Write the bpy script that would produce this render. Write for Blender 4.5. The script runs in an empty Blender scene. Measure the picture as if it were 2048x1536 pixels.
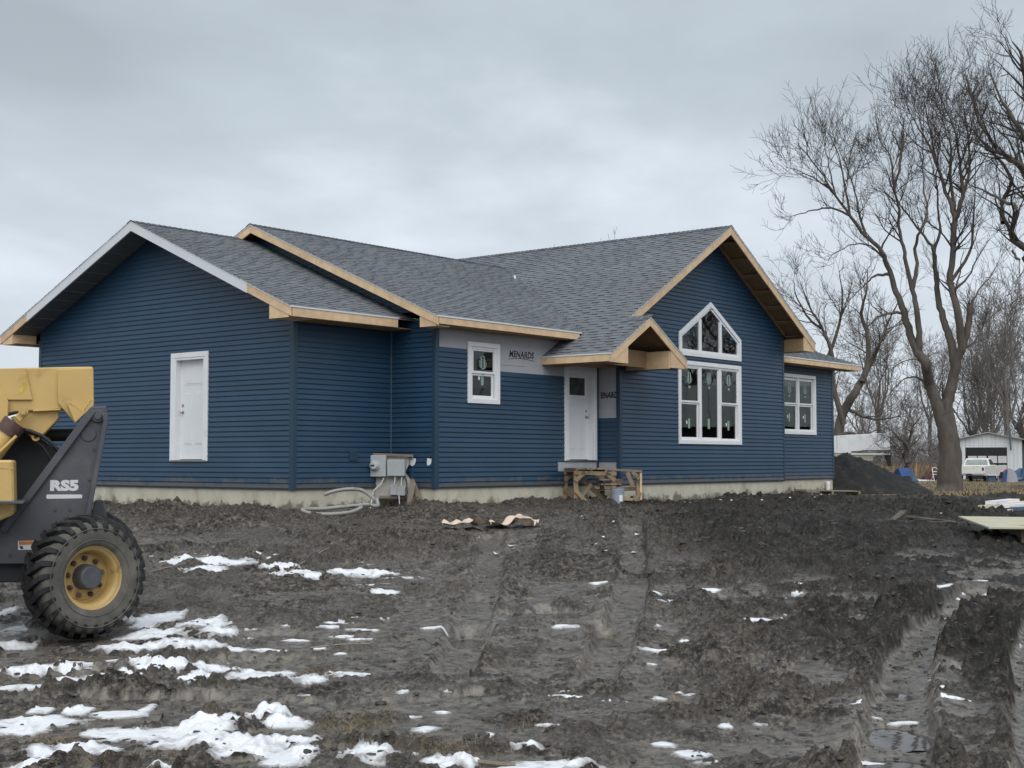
import bpy, math, random
import numpy as np
from mathutils import Vector, Matrix
random.seed(7)
# ---------------------------------------------------------------- camera, world, sun, exposure
CX, CY, CZ = -17.669, -19.758, 0.562
YAW, PITCH, FPX = 0.8888, 0.05597, 2728.7          # focal length in pixels of a 2048 px wide frame
scene = bpy.context.scene
COL = scene.collection
cam_d = bpy.data.cameras.new('camera'); cam = bpy.data.objects.new('camera', cam_d); COL.objects.link(cam)
cam.location = (CX, CY, CZ); cam.rotation_euler = (math.pi/2 + PITCH, 0, -YAW)
cam_d.sensor_width = 36; cam_d.lens = FPX/2048*36; cam_d.clip_start = 0.1; cam_d.clip_end = 3000
scene.camera = cam
SUN_EL, SUN_AZ = math.radians(52), math.radians(228)      # azimuth clockwise from +y
world = bpy.data.worlds.new('World'); scene.world = world; world.use_nodes = True
def build_world():
    nt = world.node_tree; N = nt.nodes; Lk = nt.links; N.clear()
    out = N.new('ShaderNodeOutputWorld')
    sky = N.new('ShaderNodeTexSky'); sky.sky_type = 'NISHITA'; sky.sun_disc = False
    sky.sun_elevation = SUN_EL; sky.sun_rotation = SUN_AZ
    bs = N.new('ShaderNodeBackground'); bs.inputs[1].default_value = 0.06; Lk.new(sky.outputs[0], bs.inputs[0])
    tc = N.new('ShaderNodeTexCoord'); sep = N.new('ShaderNodeSeparateXYZ'); Lk.new(tc.outputs['Generated'], sep.inputs[0])
    def M(op, a, b=None, clamp=False):
        n = N.new('ShaderNodeMath'); n.operation = op; n.use_clamp = clamp
        for i, v in enumerate((a, b)):
            if v is None: continue
            if isinstance(v, (int, float)): n.inputs[i].default_value = v
            else: Lk.new(v, n.inputs[i])
        return n.outputs[0]
    zz = M('MAXIMUM', sep.outputs[2], 0.0); den = M('ADD', zz, 0.22)
    cx = M('DIVIDE', sep.outputs[0], den); cy = M('DIVIDE', sep.outputs[1], den)
    cb = N.new('ShaderNodeCombineXYZ'); Lk.new(cx, cb.inputs[0]); Lk.new(cy, cb.inputs[1])
    mp = N.new('ShaderNodeMapping'); Lk.new(cb.outputs[0], mp.inputs[0]); mp.inputs['Rotation'].default_value = (0, 0, -0.62); mp.inputs['Scale'].default_value = (1.0, 1.25, 1); mp.inputs['Location'].default_value = (1.35, 0.6, 0)
    no = N.new('ShaderNodeTexNoise'); no.inputs['Scale'].default_value = 0.85; no.inputs['Detail'].default_value = 6; no.inputs['Roughness'].default_value = 0.50; no.inputs['Distortion'].default_value = 0.15
    Lk.new(mp.outputs[0], no.inputs['Vector'])
    cr = N.new('ShaderNodeValToRGB'); Lk.new(no.outputs[0], cr.inputs[0])
    e = cr.color_ramp.elements
    e[0].position = 0.38; e[0].color = (0.258, 0.292, 0.322, 1)
    e[1].position = 0.63; e[1].color = (0.470, 0.512, 0.566, 1)
    m = e.new(0.52); m.color = (0.330, 0.372, 0.412, 1)
    # paler cloud base towards the horizon
    hz = M('SUBTRACT', 1.0, M('DIVIDE', zz, 0.30), True); hz = M('POWER', hz, 1.3); hz = M('MULTIPLY', hz, 0.80)
    mx = N.new('ShaderNodeMix'); mx.data_type = 'RGBA'; Lk.new(hz, mx.inputs[0]); Lk.new(cr.outputs[0], mx.inputs[6]); mx.inputs[7].default_value = (0.500, 0.540, 0.588, 1)
    bc = N.new('ShaderNodeBackground'); bc.inputs[1].default_value = 1.0; Lk.new(mx.outputs[2], bc.inputs[0])
    ms = N.new('ShaderNodeMixShader'); ms.inputs[0].default_value = 0.94; Lk.new(bs.outputs[0], ms.inputs[1]); Lk.new(bc.outputs[0], ms.inputs[2])
    Lk.new(ms.outputs[0], out.inputs[0])
build_world()
sun_d = bpy.data.lights.new('sun', 'SUN'); sun = bpy.data.objects.new('sun', sun_d); COL.objects.link(sun)
sun_d.energy = 1.5; sun_d.angle = math.radians(70); sun_d.color = (1.0, 0.985, 0.965)
_sd = Vector((math.sin(SUN_AZ)*math.cos(SUN_EL), math.cos(SUN_AZ)*math.cos(SUN_EL), math.sin(SUN_EL)))
sun.rotation_euler = _sd.to_track_quat('Z', 'Y').to_euler(); sun.location = (-20, -25, 30)
vs = scene.view_settings; scene.display_settings.display_device = 'sRGB'
vs.view_transform = 'Standard'; vs.look = 'None'; vs.gamma = 1; vs.use_curve_mapping = False; vs.exposure = 0.76

# ---------------------------------------------------------------- geometry helpers
SY, CYW = math.sin(YAW), math.cos(YAW)
def ray(px, py):
    x = (px-1024)/FPX; y = (768-py)/FPX; cp, sp = math.cos(PITCH), math.sin(PITCH)
    fw = cp - y*sp; z = sp + y*cp
    return Vector((x*CYW + fw*SY, -x*SY + fw*CYW, z))
CAM = Vector((CX, CY, CZ))
def at(px, py, D):
    d = ray(px, py); f = d.x*SY + d.y*CYW
    return CAM + d*(D/f)
def onplane(px, py, ax, val):
    d = ray(px, py); return CAM + d*((val-CAM[ax])/d[ax])
def st(x, y): return (x-CX)*SY + (y-CY)*CYW, (x-CX)*CYW - (y-CY)*SY
def sstep(a, b, x):
    t = np.clip((np.asarray(x, float)-a)/(b-a), 0, 1); return t*t*(3-2*t)
def base_z(x, y):
    s, t = st(np.asarray(x, float), np.asarray(y, float))
    z = -1.27 + 0.815*sstep(10.5, 25, s) - 0.365*sstep(39, 58, s)
    return z
def gz(x, y): return float(base_z(x, y))
def gp(px, py):
    """point of the bare terrain seen at a place of the photograph"""
    d = ray(px, py); lo, hi = 3.0, 900.0
    t = 3.0
    while t < 900:
        p = CAM + d*t
        if p.z < gz(p.x, p.y): break
        t *= 1.01
    lo, hi = t/1.01, t
    for _ in range(30):
        m = (lo+hi)/2; p = CAM + d*m
        if p.z < gz(p.x, p.y): hi = m
        else: lo = m
    return CAM + d*hi

def tag(o, label=None, cat=None, group=None, kind=None):
    if label: o['label'] = label
    if cat: o['category'] = cat
    if group: o['group'] = group
    if kind: o['kind'] = kind
    return o
def empty(name, loc=(0, 0, 0), rz=0.0, label=None, cat=None, group=None):
    o = bpy.data.objects.new(name, None); COL.objects.link(o); o.location = loc; o.rotation_euler = (0, 0, rz); o.empty_display_size = 0.2
    return tag(o, label, cat, group)
def wmat(o):
    m = Matrix.Translation(o.location) @ o.rotation_euler.to_matrix().to_4x4() @ Matrix.Diagonal((*o.scale, 1))
    return wmat(o.parent) @ o.matrix_parent_inverse @ m if o.parent else m
def setparent(o, par, worldco):
    if par is None: return
    o.parent = par
    if worldco: o.matrix_parent_inverse = wmat(par).inverted()
def link(name, me, mat, parent=None, worldco=False, smooth=False):
    if mat is not None and len(me.materials) == 0: me.materials.append(mat)
    if smooth and len(me.polygons): me.polygons.foreach_set('use_smooth', [True]*len(me.polygons))
    o = bpy.data.objects.new(name, me); COL.objects.link(o); setparent(o, parent, worldco)
    return o
class MB:
    """collects faces of ONE mesh"""
    def __init__(s): s.v = []; s.f = []
    def add(s, vs_, fs):
        n = len(s.v); s.v += [tuple(p) for p in vs_]; s.f += [tuple(i+n for i in f) for f in fs]; return s
    def box(s, x0, x1, y0, y1, z0, z1, M=None):
        vs_ = [Vector((x, y, z)) for x in (x0, x1) for y in (y0, y1) for z in (z0, z1)]
        if M is not None: vs_ = [M @ p for p in vs_]
        return s.add(vs_, [(0,1,3,2),(4,6,7,5),(0,4,5,1),(2,3,7,6),(0,2,6,4),(1,5,7,3)])
    def bar(s, a, b, w, h, up=(0, 0, 1)):
        a = Vector(a); b = Vector(b); d = (b-a); L = d.length; d.normalize(); u = Vector(up)
        x = d.cross(u)
        if x.length < 1e-4: x = d.cross(Vector((1, 0, 0)))
        x.normalize(); z = x.cross(d)
        vs_ = [a + d*t + x*sx*w/2 + z*sz*h/2 for t in (0, L) for sx in (-1, 1) for sz in (-1, 1)]
        return s.add(vs_, [(0,1,3,2),(4,6,7,5),(0,4,5,1),(2,3,7,6),(0,2,6,4),(1,5,7,3)])
    def prism(s, pts_a, pts_b):
        n = len(pts_a)
        fs = [tuple(range(n-1, -1, -1)), tuple(range(n, 2*n))] + [(i, (i+1) % n, n+(i+1) % n, n+i) for i in range(n)]
        return s.add(list(pts_a)+list(pts_b), fs)
    def tube(s, pts, r, n=8, caps=True):
        pts = [Vector(p) for p in pts]; rs = r if isinstance(r, (list, tuple)) else [r]*len(pts)
        vs_ = []; px_ = None
        for i, p in enumerate(pts):
            d = (pts[min(i+1, len(pts)-1)] - pts[max(i-1, 0)]).normalized()
            if px_ is None:
                px_ = d.cross(Vector((0, 0, 1)))
                if px_.length < 0.1: px_ = d.cross(Vector((0, 1, 0)))
            px_ = (px_ - d*px_.dot(d)).normalized(); py_ = d.cross(px_)
            for k in range(n):
                a = 2*math.pi*k/n; vs_.append(p + (px_*math.cos(a) + py_*math.sin(a))*rs[i])
        fs = []
        for i in range(len(pts)-1):
            for k in range(n): fs.append((i*n+k, i*n+(k+1) % n, (i+1)*n+(k+1) % n, (i+1)*n+k))
        if caps: fs += [tuple(range(n-1, -1, -1)), tuple(range((len(pts)-1)*n, len(pts)*n))]
        return s.add(vs_, fs)
    def lathe(s, prof, n=24, M=None, close=False):
        """prof: (radius, height along local z)"""
        vs_ = []
        for (r, h) in prof:
            for k in range(n):
                a = 2*math.pi*k/n; vs_.append(Vector((r*math.cos(a), r*math.sin(a), h)))
        if M is not None: vs_ = [M @ p for p in vs_]
        fs = []; m = len(prof)
        for i in range(m if close else m-1):
            j = (i+1) % m
            for k in range(n): fs.append((i*n+k, i*n+(k+1) % n, j*n+(k+1) % n, j*n+k))
        return s.add(vs_, fs)
    def me(s, name):
        me = bpy.data.meshes.new(name); me.from_pydata(s.v, [], s.f); me.validate(); me.update(); return me
    def build(s, name, mat, parent=None, worldco=False, smooth=False, bevel=0):
        me = s.me(name)
        import bmesh
        bm = bmesh.new(); bm.from_mesh(me); bmesh.ops.recalc_face_normals(bm, faces=bm.faces)
        if bevel: bmesh.ops.bevel(bm, geom=[e for e in bm.edges if len(e.link_faces) == 2 and e.calc_face_angle(0) > 0.5], offset=bevel, segments=1, affect='EDGES')
        bm.to_mesh(me); bm.free()
        o = link(name, me, mat, parent, worldco)
        if smooth:
            me.polygons.foreach_set('use_smooth', [True]*len(me.polygons))
            try: me.set_sharp_from_angle(angle=math.radians(38))
            except Exception: pass
        return o
def copy_tree(o, parent=None):
    c = o.copy(); COL.objects.link(c); c.parent = parent
    if parent is not None: c.matrix_parent_inverse = o.matrix_parent_inverse.copy()
    for ch in o.children: copy_tree(ch, c)
    return c
def text_mesh(txt, size, depth=0.001, offset=0.0, shear=0.0, spacing=1.0):
    cu = bpy.data.curves.new('lettering', 'FONT'); cu.body = txt; cu.size = size; cu.extrude = depth; cu.offset = offset; cu.shear = shear
    cu.align_x = 'CENTER'; cu.align_y = 'CENTER'; cu.space_character = spacing; cu.resolution_u = 3
    o = bpy.data.objects.new('lettering_source', cu); COL.objects.link(o)
    dg = bpy.context.evaluated_depsgraph_get(); me = bpy.data.meshes.new_from_object(o.evaluated_get(dg))
    bpy.data.objects.remove(o); bpy.data.curves.remove(cu); return me

# ---------------------------------------------------------------- procedural materials
MATS = {}
def mat(name, col, rough=0.6, var=0.12, scale=6.0, bump=0.0, bscale=60.0, metallic=0.0, rnd=0.0, spec=0.5, col2=None, c2scale=3.0, c2lo=0.5, c2hi=0.7, stretch=None, rvar=0.0):
    m = bpy.data.materials.new(name); m.use_nodes = True; nt = m.node_tree; N = nt.nodes; Lk = nt.links
    b = N['Principled BSDF']; b.inputs['Roughness'].default_value = rough; b.inputs['Metallic'].default_value = metallic; b.inputs['Specular IOR Level'].default_value = spec
    tc = N.new('ShaderNodeTexCoord'); vec = tc.outputs['Object']
    if stretch:
        mp = N.new('ShaderNodeMapping'); mp.inputs['Scale'].default_value = stretch; Lk.new(vec, mp.inputs[0]); vec = mp.outputs[0]
    no = N.new('ShaderNodeTexNoise'); no.inputs['Scale'].default_value = scale; no.inputs['Detail'].default_value = 6; Lk.new(vec, no.inputs['Vector'])
    mr = N.new('ShaderNodeMapRange'); mr.inputs[1].default_value = 0.25; mr.inputs[2].default_value = 0.75; mr.inputs[3].default_value = 1-var; mr.inputs[4].default_value = 1+var; Lk.new(no.outputs[0], mr.inputs[0])
    fac = mr.outputs[0]
    if rnd:
        oi = N.new('ShaderNodeObjectInfo'); r2 = N.new('ShaderNodeMapRange'); r2.inputs[3].default_value = 1-rnd; r2.inputs[4].default_value = 1+rnd; Lk.new(oi.outputs['Random'], r2.inputs[0])
        mm = N.new('ShaderNodeMath'); mm.operation = 'MULTIPLY'; Lk.new(fac, mm.inputs[0]); Lk.new(r2.outputs[0], mm.inputs[1]); fac = mm.outputs[0]
    csrc = None
    if col2:
        n2 = N.new('ShaderNodeTexNoise'); n2.inputs['Scale'].default_value = c2scale; n2.inputs['Detail'].default_value = 8; n2.inputs['Roughness'].default_value = 0.65; Lk.new(vec, n2.inputs['Vector'])
        rr = N.new('ShaderNodeMapRange'); rr.interpolation_type = 'SMOOTHSTEP'; rr.inputs[1].default_value = c2lo; rr.inputs[2].default_value = c2hi; Lk.new(n2.outputs[0], rr.inputs[0])
        mc = N.new('ShaderNodeMix'); mc.data_type = 'RGBA'; Lk.new(rr.outputs[0], mc.inputs[0]); mc.inputs[6].default_value = (*col, 1); mc.inputs[7].default_value = (*col2, 1); csrc = mc.outputs[2]
    vm = N.new('ShaderNodeVectorMath'); vm.operation = 'SCALE'
    if csrc is not None: Lk.new(csrc, vm.inputs[0])
    else: vm.inputs[0].default_value = col
    Lk.new(fac, vm.inputs['Scale']); Lk.new(vm.outputs[0], b.inputs['Base Color'])
    if rvar:
        r3 = N.new('ShaderNodeMapRange'); r3.inputs[1].default_value = 0.3; r3.inputs[2].default_value = 0.7; r3.inputs[3].default_value = rough-rvar; r3.inputs[4].default_value = rough+rvar; Lk.new(no.outputs[0], r3.inputs[0]); Lk.new(r3.outputs[0], b.inputs['Roughness'])
    if bump:
        nb = N.new('ShaderNodeTexNoise'); nb.inputs['Scale'].default_value = bscale; nb.inputs['Detail'].default_value = 5; Lk.new(vec, nb.inputs['Vector'])
        bp = N.new('ShaderNodeBump'); bp.inputs['Strength'].default_value = min(1, bump); bp.inputs['Distance'].default_value = 0.01; Lk.new(nb.outputs[0], bp.inputs['Height']); Lk.new(bp.outputs[0], b.inputs['Normal'])
    MATS[name] = m; return m
siding_m = mat('blue_vinyl_siding', (0.0175, 0.054, 0.103), 0.42, 0.10, 1.2, 0.10, 220, rnd=0.07, col2=(0.024, 0.062, 0.111), c2scale=0.7, c2lo=0.45, c2hi=0.75)
post_m = mat('blue_vinyl_corner', (0.018, 0.048, 0.082), 0.40, 0.06, 2.0)
wrap_m = mat('house_wrap', (0.40, 0.405, 0.43), 0.55, 0.06, 1.5, 0.5, 6, col2=(0.34, 0.345, 0.37), c2scale=1.2)
white_m = mat('white_trim', (0.78, 0.79, 0.80), 0.42, 0.04, 3.0, col2=(0.62, 0.62, 0.61), c2scale=2.5, c2lo=0.58, c2hi=0.85)
door_m = mat('white_steel_door', (0.74, 0.755, 0.775), 0.38, 0.03, 2.5, col2=(0.60, 0.60, 0.59), c2scale=3, c2lo=0.6, c2hi=0.9)
conc_m = mat('poured_concrete', (0.54, 0.505, 0.405), 0.85, 0.12, 4.0, 0.4, 40, col2=(0.36, 0.325, 0.25), c2scale=1.6, c2lo=0.48, c2hi=0.72, stretch=(1, 1, 0.6))
wood_m = mat('new_lumber', (0.66, 0.475, 0.295), 0.7, 0.16, 5.0, 0.2, 30, rnd=0.07, col2=(0.46, 0.29, 0.145), c2scale=4.5, c2lo=0.56, c2hi=0.80)
osb_m = mat('osb_sheathing', (0.30, 0.195, 0.105), 0.8, 0.25, 22.0, 0.3, 60)
oldwood_m = mat('weathered_wood', (0.235, 0.19, 0.145), 0.85, 0.22, 7.0, 0.4, 40, rnd=0.12, col2=(0.10, 0.08, 0.062), c2scale=3.5, c2lo=0.5, c2hi=0.75)
pallet_m = mat('pallet_wood', (0.27, 0.20, 0.125), 0.82, 0.2, 7.0, 0.4, 40, rnd=0.15, col2=(0.11, 0.085, 0.06), c2scale=4.0, c2lo=0.45, c2hi=0.74)
alu_m = mat('white_aluminium', (0.66, 0.68, 0.71), 0.35, 0.04, 2.0, rnd=0.02)
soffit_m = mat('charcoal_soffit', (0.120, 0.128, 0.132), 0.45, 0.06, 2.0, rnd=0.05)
metal_m = mat('brushed_nickel', (0.42, 0.40, 0.37), 0.3, 0.1, 20, metallic=1.0)
dark_m = mat('dark_rubber', (0.012, 0.012, 0.014), 0.6, 0.2, 10)
black_m = mat('black_ink', (0.018, 0.02, 0.035), 0.6, 0.1, 10)
ink_m = mat('pale_ink', (0.72, 0.73, 0.76), 0.6, 0.05, 10)
sticker_m = mat('pale_green_sticker', (0.27, 0.36, 0.325), 0.6, 0.06, 10)
galv_m = mat('grey_meter_enamel', (0.38, 0.41, 0.41), 0.45, 0.08, 5, 0.1, 40, rnd=0.03, col2=(0.25, 0.26, 0.25), c2scale=4, c2lo=0.6, c2hi=0.85)
pvc_m = mat('grey_conduit', (0.26, 0.255, 0.24), 0.5, 0.10, 6, col2=(0.10, 0.09, 0.075), c2scale=5, c2lo=0.55, c2hi=0.68)
room_m = mat('bare_interior', (0.16, 0.145, 0.13), 0.9, 0.25, 1.5)
def splash(m, z0, z1, col):
    # mud splashed up from the ground: a ragged stain that thins out with height
    nt = m.node_tree; N = nt.nodes; Lk = nt.links; b = N['Principled BSDF']; src = b.inputs['Base Color'].links[0].from_socket
    tc = N.new('ShaderNodeTexCoord'); sp = N.new('ShaderNodeSeparateXYZ'); Lk.new(tc.outputs['Object'], sp.inputs[0]); no = N.new('ShaderNodeTexNoise'); no.inputs['Scale'].default_value = 3.2; no.inputs['Detail'].default_value = 8; no.inputs['Roughness'].default_value = 0.7; Lk.new(tc.outputs['Object'], no.inputs['Vector'])
    mr = N.new('ShaderNodeMapRange'); mr.inputs[1].default_value = z0; mr.inputs[2].default_value = z1; mr.inputs[3].default_value = 0.30; mr.inputs[4].default_value = -0.28; Lk.new(sp.outputs[2], mr.inputs[0])
    ad = N.new('ShaderNodeMath'); ad.operation = 'ADD'; Lk.new(no.outputs[0], ad.inputs[0]); Lk.new(mr.outputs[0], ad.inputs[1]); st_ = N.new('ShaderNodeMapRange'); st_.interpolation_type = 'SMOOTHSTEP'; st_.inputs[1].default_value = 0.50; st_.inputs[2].default_value = 0.66; st_.inputs[4].default_value = 0.8; Lk.new(ad.outputs[0], st_.inputs[0])
    mx = N.new('ShaderNodeMix'); mx.data_type = 'RGBA'; Lk.new(st_.outputs[0], mx.inputs[0]); Lk.new(src, mx.inputs[6]); mx.inputs[7].default_value = (*col, 1); Lk.new(mx.outputs[2], b.inputs['Base Color'])
splash(conc_m, -0.48, -0.02, (0.10, 0.085, 0.068)); splash(siding_m, -0.05, 0.42, (0.085, 0.085, 0.085))
def glass_mat():
    m = bpy.data.materials.new('window_glass'); m.use_nodes = True; nt = m.node_tree; N = nt.nodes; Lk = nt.links; N.clear()
    o = N.new('ShaderNodeOutputMaterial'); t = N.new('ShaderNodeBsdfTransparent'); t.inputs[0].default_value = (0.50, 0.56, 0.54, 1)
    g = N.new('ShaderNodeBsdfGlossy'); g.inputs['Roughness'].default_value = 0.004; g.inputs[0].default_value = (0.9, 0.93, 0.93, 1)
    fr = N.new('ShaderNodeFresnel'); fr.inputs[0].default_value = 1.5
    mm = N.new('ShaderNodeMath'); mm.operation = 'MULTIPLY_ADD'; mm.inputs[1].default_value = 1.25; mm.inputs[2].default_value = 0.0; mm.use_clamp = True; Lk.new(fr.outputs[0], mm.inputs[0])
    # slight waviness of the double glazing
    tc = N.new('ShaderNodeTexCoord'); no = N.new('ShaderNodeTexNoise'); no.inputs['Scale'].default_value = 1.6; Lk.new(tc.outputs['Object'], no.inputs['Vector'])
    bp = N.new('ShaderNodeBump'); bp.inputs['Strength'].default_value = 0.05; bp.inputs['Distance'].default_value = 0.02; Lk.new(no.outputs[0], bp.inputs['Height']); Lk.new(bp.outputs[0], g.inputs['Normal'])
    mx = N.new('ShaderNodeMixShader'); Lk.new(mm.outputs[0], mx.inputs[0]); Lk.new(t.outputs[0], mx.inputs[1]); Lk.new(g.outputs[0], mx.inputs[2]); Lk.new(mx.outputs[0], o.inputs[0])
    return m
glass_m = glass_mat()
def shingle_mat():
    m = bpy.data.materials.new('asphalt_shingle'); m.use_nodes = True; nt = m.node_tree; N = nt.nodes; Lk = nt.links
    b = N['Principled BSDF']; b.inputs['Roughness'].default_value = 0.85
    a = N.new('ShaderNodeAttribute'); a.attribute_name = 'tint'; oi = N.new('ShaderNodeObjectInfo')
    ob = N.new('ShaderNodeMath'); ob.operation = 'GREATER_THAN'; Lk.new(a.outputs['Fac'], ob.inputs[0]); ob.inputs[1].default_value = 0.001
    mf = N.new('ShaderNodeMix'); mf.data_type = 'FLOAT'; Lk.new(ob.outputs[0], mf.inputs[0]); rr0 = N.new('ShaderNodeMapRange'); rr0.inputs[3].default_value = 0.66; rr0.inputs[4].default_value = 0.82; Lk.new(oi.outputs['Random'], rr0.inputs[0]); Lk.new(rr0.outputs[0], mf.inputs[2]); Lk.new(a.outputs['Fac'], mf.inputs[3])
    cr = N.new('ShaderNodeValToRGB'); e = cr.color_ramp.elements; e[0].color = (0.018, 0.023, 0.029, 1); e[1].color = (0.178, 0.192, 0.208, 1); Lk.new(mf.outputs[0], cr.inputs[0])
    tc = N.new('ShaderNodeTexCoord'); no = N.new('ShaderNodeTexNoise'); no.inputs['Scale'].default_value = 90; no.inputs['Detail'].default_value = 3; Lk.new(tc.outputs['Object'], no.inputs['Vector'])
    n2 = N.new('ShaderNodeTexNoise'); n2.inputs['Scale'].default_value = 0.8; Lk.new(tc.outputs['Object'], n2.inputs['Vector'])
    r1 = N.new('ShaderNodeMapRange'); r1.inputs[1].default_value = 0.3; r1.inputs[2].default_value = 0.7; r1.inputs[3].default_value = 0.85; r1.inputs[4].default_value = 1.15; Lk.new(no.outputs[0], r1.inputs[0])
    r2 = N.new('ShaderNodeMapRange'); r2.inputs[1].default_value = 0.3; r2.inputs[2].default_value = 0.7; r2.inputs[3].default_value = 0.88; r2.inputs[4].default_value = 1.12; Lk.new(n2.outputs[0], r2.inputs[0])
    mm = N.new('ShaderNodeMath'); mm.operation = 'MULTIPLY'; Lk.new(r1.outputs[0], mm.inputs[0]); Lk.new(r2.outputs[0], mm.inputs[1])
    vm = N.new('ShaderNodeVectorMath'); vm.operation = 'SCALE'; Lk.new(cr.outputs[0], vm.inputs[0]); Lk.new(mm.outputs[0], vm.inputs['Scale']); Lk.new(vm.outputs[0], b.inputs['Base Color'])
    return m
shingle_m = shingle_mat()

# ---------------------------------------------------------------- value noise on arrays
def _hash(ix, iy, seed):
    with np.errstate(over='ignore'):
        h = ix.astype(np.uint32)*np.uint32(374761393) + iy.astype(np.uint32)*np.uint32(668265263) + np.uint32(seed*2246822519 & 0xffffffff)
        h = (h ^ (h >> np.uint32(13)))*np.uint32(1274126177); h = h ^ (h >> np.uint32(16))
    return (h & np.uint32(0xffffff)).astype(np.float32)/np.float32(0xffffff)
def vnoise(x, y, seed=0):
    ix = np.floor(x).astype(np.int64); iy = np.floor(y).astype(np.int64); fx = (x-ix).astype(np.float32); fy = (y-iy).astype(np.float32)
    u = fx*fx*fx*(fx*(fx*6-15)+10); v = fy*fy*fy*(fy*(fy*6-15)+10)
    a = _hash(ix, iy, seed); b = _hash(ix+1, iy, seed); c = _hash(ix, iy+1, seed); d = _hash(ix+1, iy+1, seed)
    return a + (b-a)*u + (c-a)*v + (a-b-c+d)*u*v
def fbm(x, y, seed=0, octv=4, gain=0.5):
    s = 0; a = 1.0; n = 0
    for i in range(octv):
        c, sn = math.cos(0.6*i+seed), math.sin(0.6*i+seed)
        s = s + a*vnoise((x*c-y*sn)*2**i, (x*sn+y*c)*2**i, seed+i*17); n += a; a *= gain
    return s/n

# ---------------------------------------------------------------- the ground: mud, ruts, puddles, snow
HZ = 768 + math.tan(PITCH)*FPX
def blob(px, py, rx, ry):
    """an ellipse on the terrain: centre, half axes across and along the view"""
    p = gp(px, py); s, t = st(p.x, p.y); k = s/FPX
    a = gp(px, py-ry); b = gp(px, py+ry); sa = st(a.x, a.y)[0]; sb = st(b.x, b.y)[0]
    return (t, s, max(rx*k, 0.02), max((sa-sb)/2, 0.05))
SNOW = [(385,1118,55,6),(470,1121,65,7),(410,1137,45,6),(345,1120,25,5),(510,1106,20,3),(560,1136,40,3),(590,1150,40,3),(690,1140,45,6),(740,1142,50,5),
 (330,1225,70,12),(420,1240,60,13),(300,1262,60,10),(400,1285,95,10),(260,1288,70,8),(450,1262,40,12),(300,1240,40,10),(470,1290,50,6),(15,1215,20,10),(20,1250,30,12),(40,1280,50,7),
 (60,1325,80,9),(150,1318,70,8),(250,1311,70,5),(40,1368,50,8),(130,1358,60,9),(220,1346,60,9),(330,1330,80,12),(430,1325,70,12),(530,1343,70,13),(610,1350,70,9),(480,1312,50,6),(690,1340,45,8),(400,1352,60,7),
 (60,1440,100,11),(40,1455,60,8),(80,1415,25,8),(160,1420,25,8),(240,1425,60,7),(300,1412,20,11),(260,1462,80,13),(360,1460,100,14),(440,1445,70,10),(520,1430,60,8),(570,1445,50,8),(400,1482,110,11),(520,1500,110,16),(590,1482,60,13),(565,1520,60,11),(160,1490,70,10),(110,1500,50,8),(330,1530,60,6),(50,1525,40,8),
 (740,1505,60,17),(850,1450,25,8),(840,1485,32,7),(825,1500,30,6),(900,1520,60,13),(980,1465,18,8),(1060,1490,45,9),(1110,1522,90,13),(1060,1532,80,9),(805,1372,12,5),(895,1385,10,3),(1130,1370,12,7),(1315,1380,22,10),(1310,1295,45,5),(1345,1285,20,4),(1190,1180,15,4),(1075,1113,20,5),(770,1180,25,6),(1130,1246,25,4),(1295,1250,30,3),
 (1330,1480,30,6),(1380,1498,40,8),(1430,1512,40,6),(1490,1520,35,8),(1560,1528,30,4),(1620,1532,30,4),(1400,1330,30,5),(1370,1278,12,5),(1500,1235,60,4),(1650,1240,45,6),(1590,1230,40,4),(1570,1173,12,4),(1460,1155,14,4),(1870,1197,26,2.5),(1925,1180,16,2.5),(1965,1200,25,2.5),(1900,1214,26,2),(1965,1232,36,2.5),(1950,1257,28,2),(2010,1272,40,3),(2030,1207,25,2.5),(1715,1285,10,3),(1450,1440,15,6),(1520,1435,20,5),(1740,1482,45,5),(1940,1462,25,4),(1800,1192,20,4),
 (1505,1000,45,2.5),(1540,998,30,2),(1420,1004,25,2),(1330,1003,22,1.5),(1640,998,30,2),(1690,1000,20,1.5),(545,1118,20,3),(630,1155,20,3),(1135,1088,12,3)]
_rs = random.Random(77); SLUSH = [q for q in SNOW if (q[0] > 770 and q[1] < 1425 and q[2] < 70) or (q[0] > 780 and q[2] < 42)]; SNOW = [q for q in SNOW if q not in SLUSH]
for (x0, x1, y0, y1, n_) in ((290, 820, 1100, 1165, 26), (440, 760, 1225, 1300, 22), (1350, 2045, 1150, 1260, 34), (700, 1340, 1110, 1260, 16), (1280, 2045, 1270, 1420, 14), (600, 1300, 1360, 1480, 12)):
    for _ in range(n_): SLUSH.append((_rs.uniform(x0, x1), _rs.uniform(y0, y1), _rs.uniform(12, 44), _rs.uniform(1.2, 2.8)))
SLUSH = [blob(*b) for b in SLUSH]
SNOW = [blob(*b) for b in SNOW]
PUD = [(lambda b: (b[0], b[1], b[2], min(b[3], .55)))(blob(*b)) for b in [(940,1258,42,15),(1205,1256,38,13),(1075,1215,95,11),(1800,1437,58,20),(1790,1352,30,12),(1760,1490,105,12),(1500,1182,95,8),(1640,1233,62,5),(1890,1203,60,5),(250,1397,62,7),(900,1180,60,6),(1440,1405,70,7),(1330,1225,60,6),(1560,1310,50,5),(560,1262,50,7),(1930,1330,50,6)]]
DRY = [blob(*b) for b in [(690,1445,120,22),(880,1492,90,18),(430,1425,50,8),(100,1478,70,10),(1140,1320,45,6),(640,1340,50,8),(1340,1388,45,7),(1500,1270,50,7),(1960,1268,40,6),(560,1470,60,10),(300,1500,90,10),(1050,1440,40,8),(1380,1400,40,8),(200,1520,120,8)]]
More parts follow.
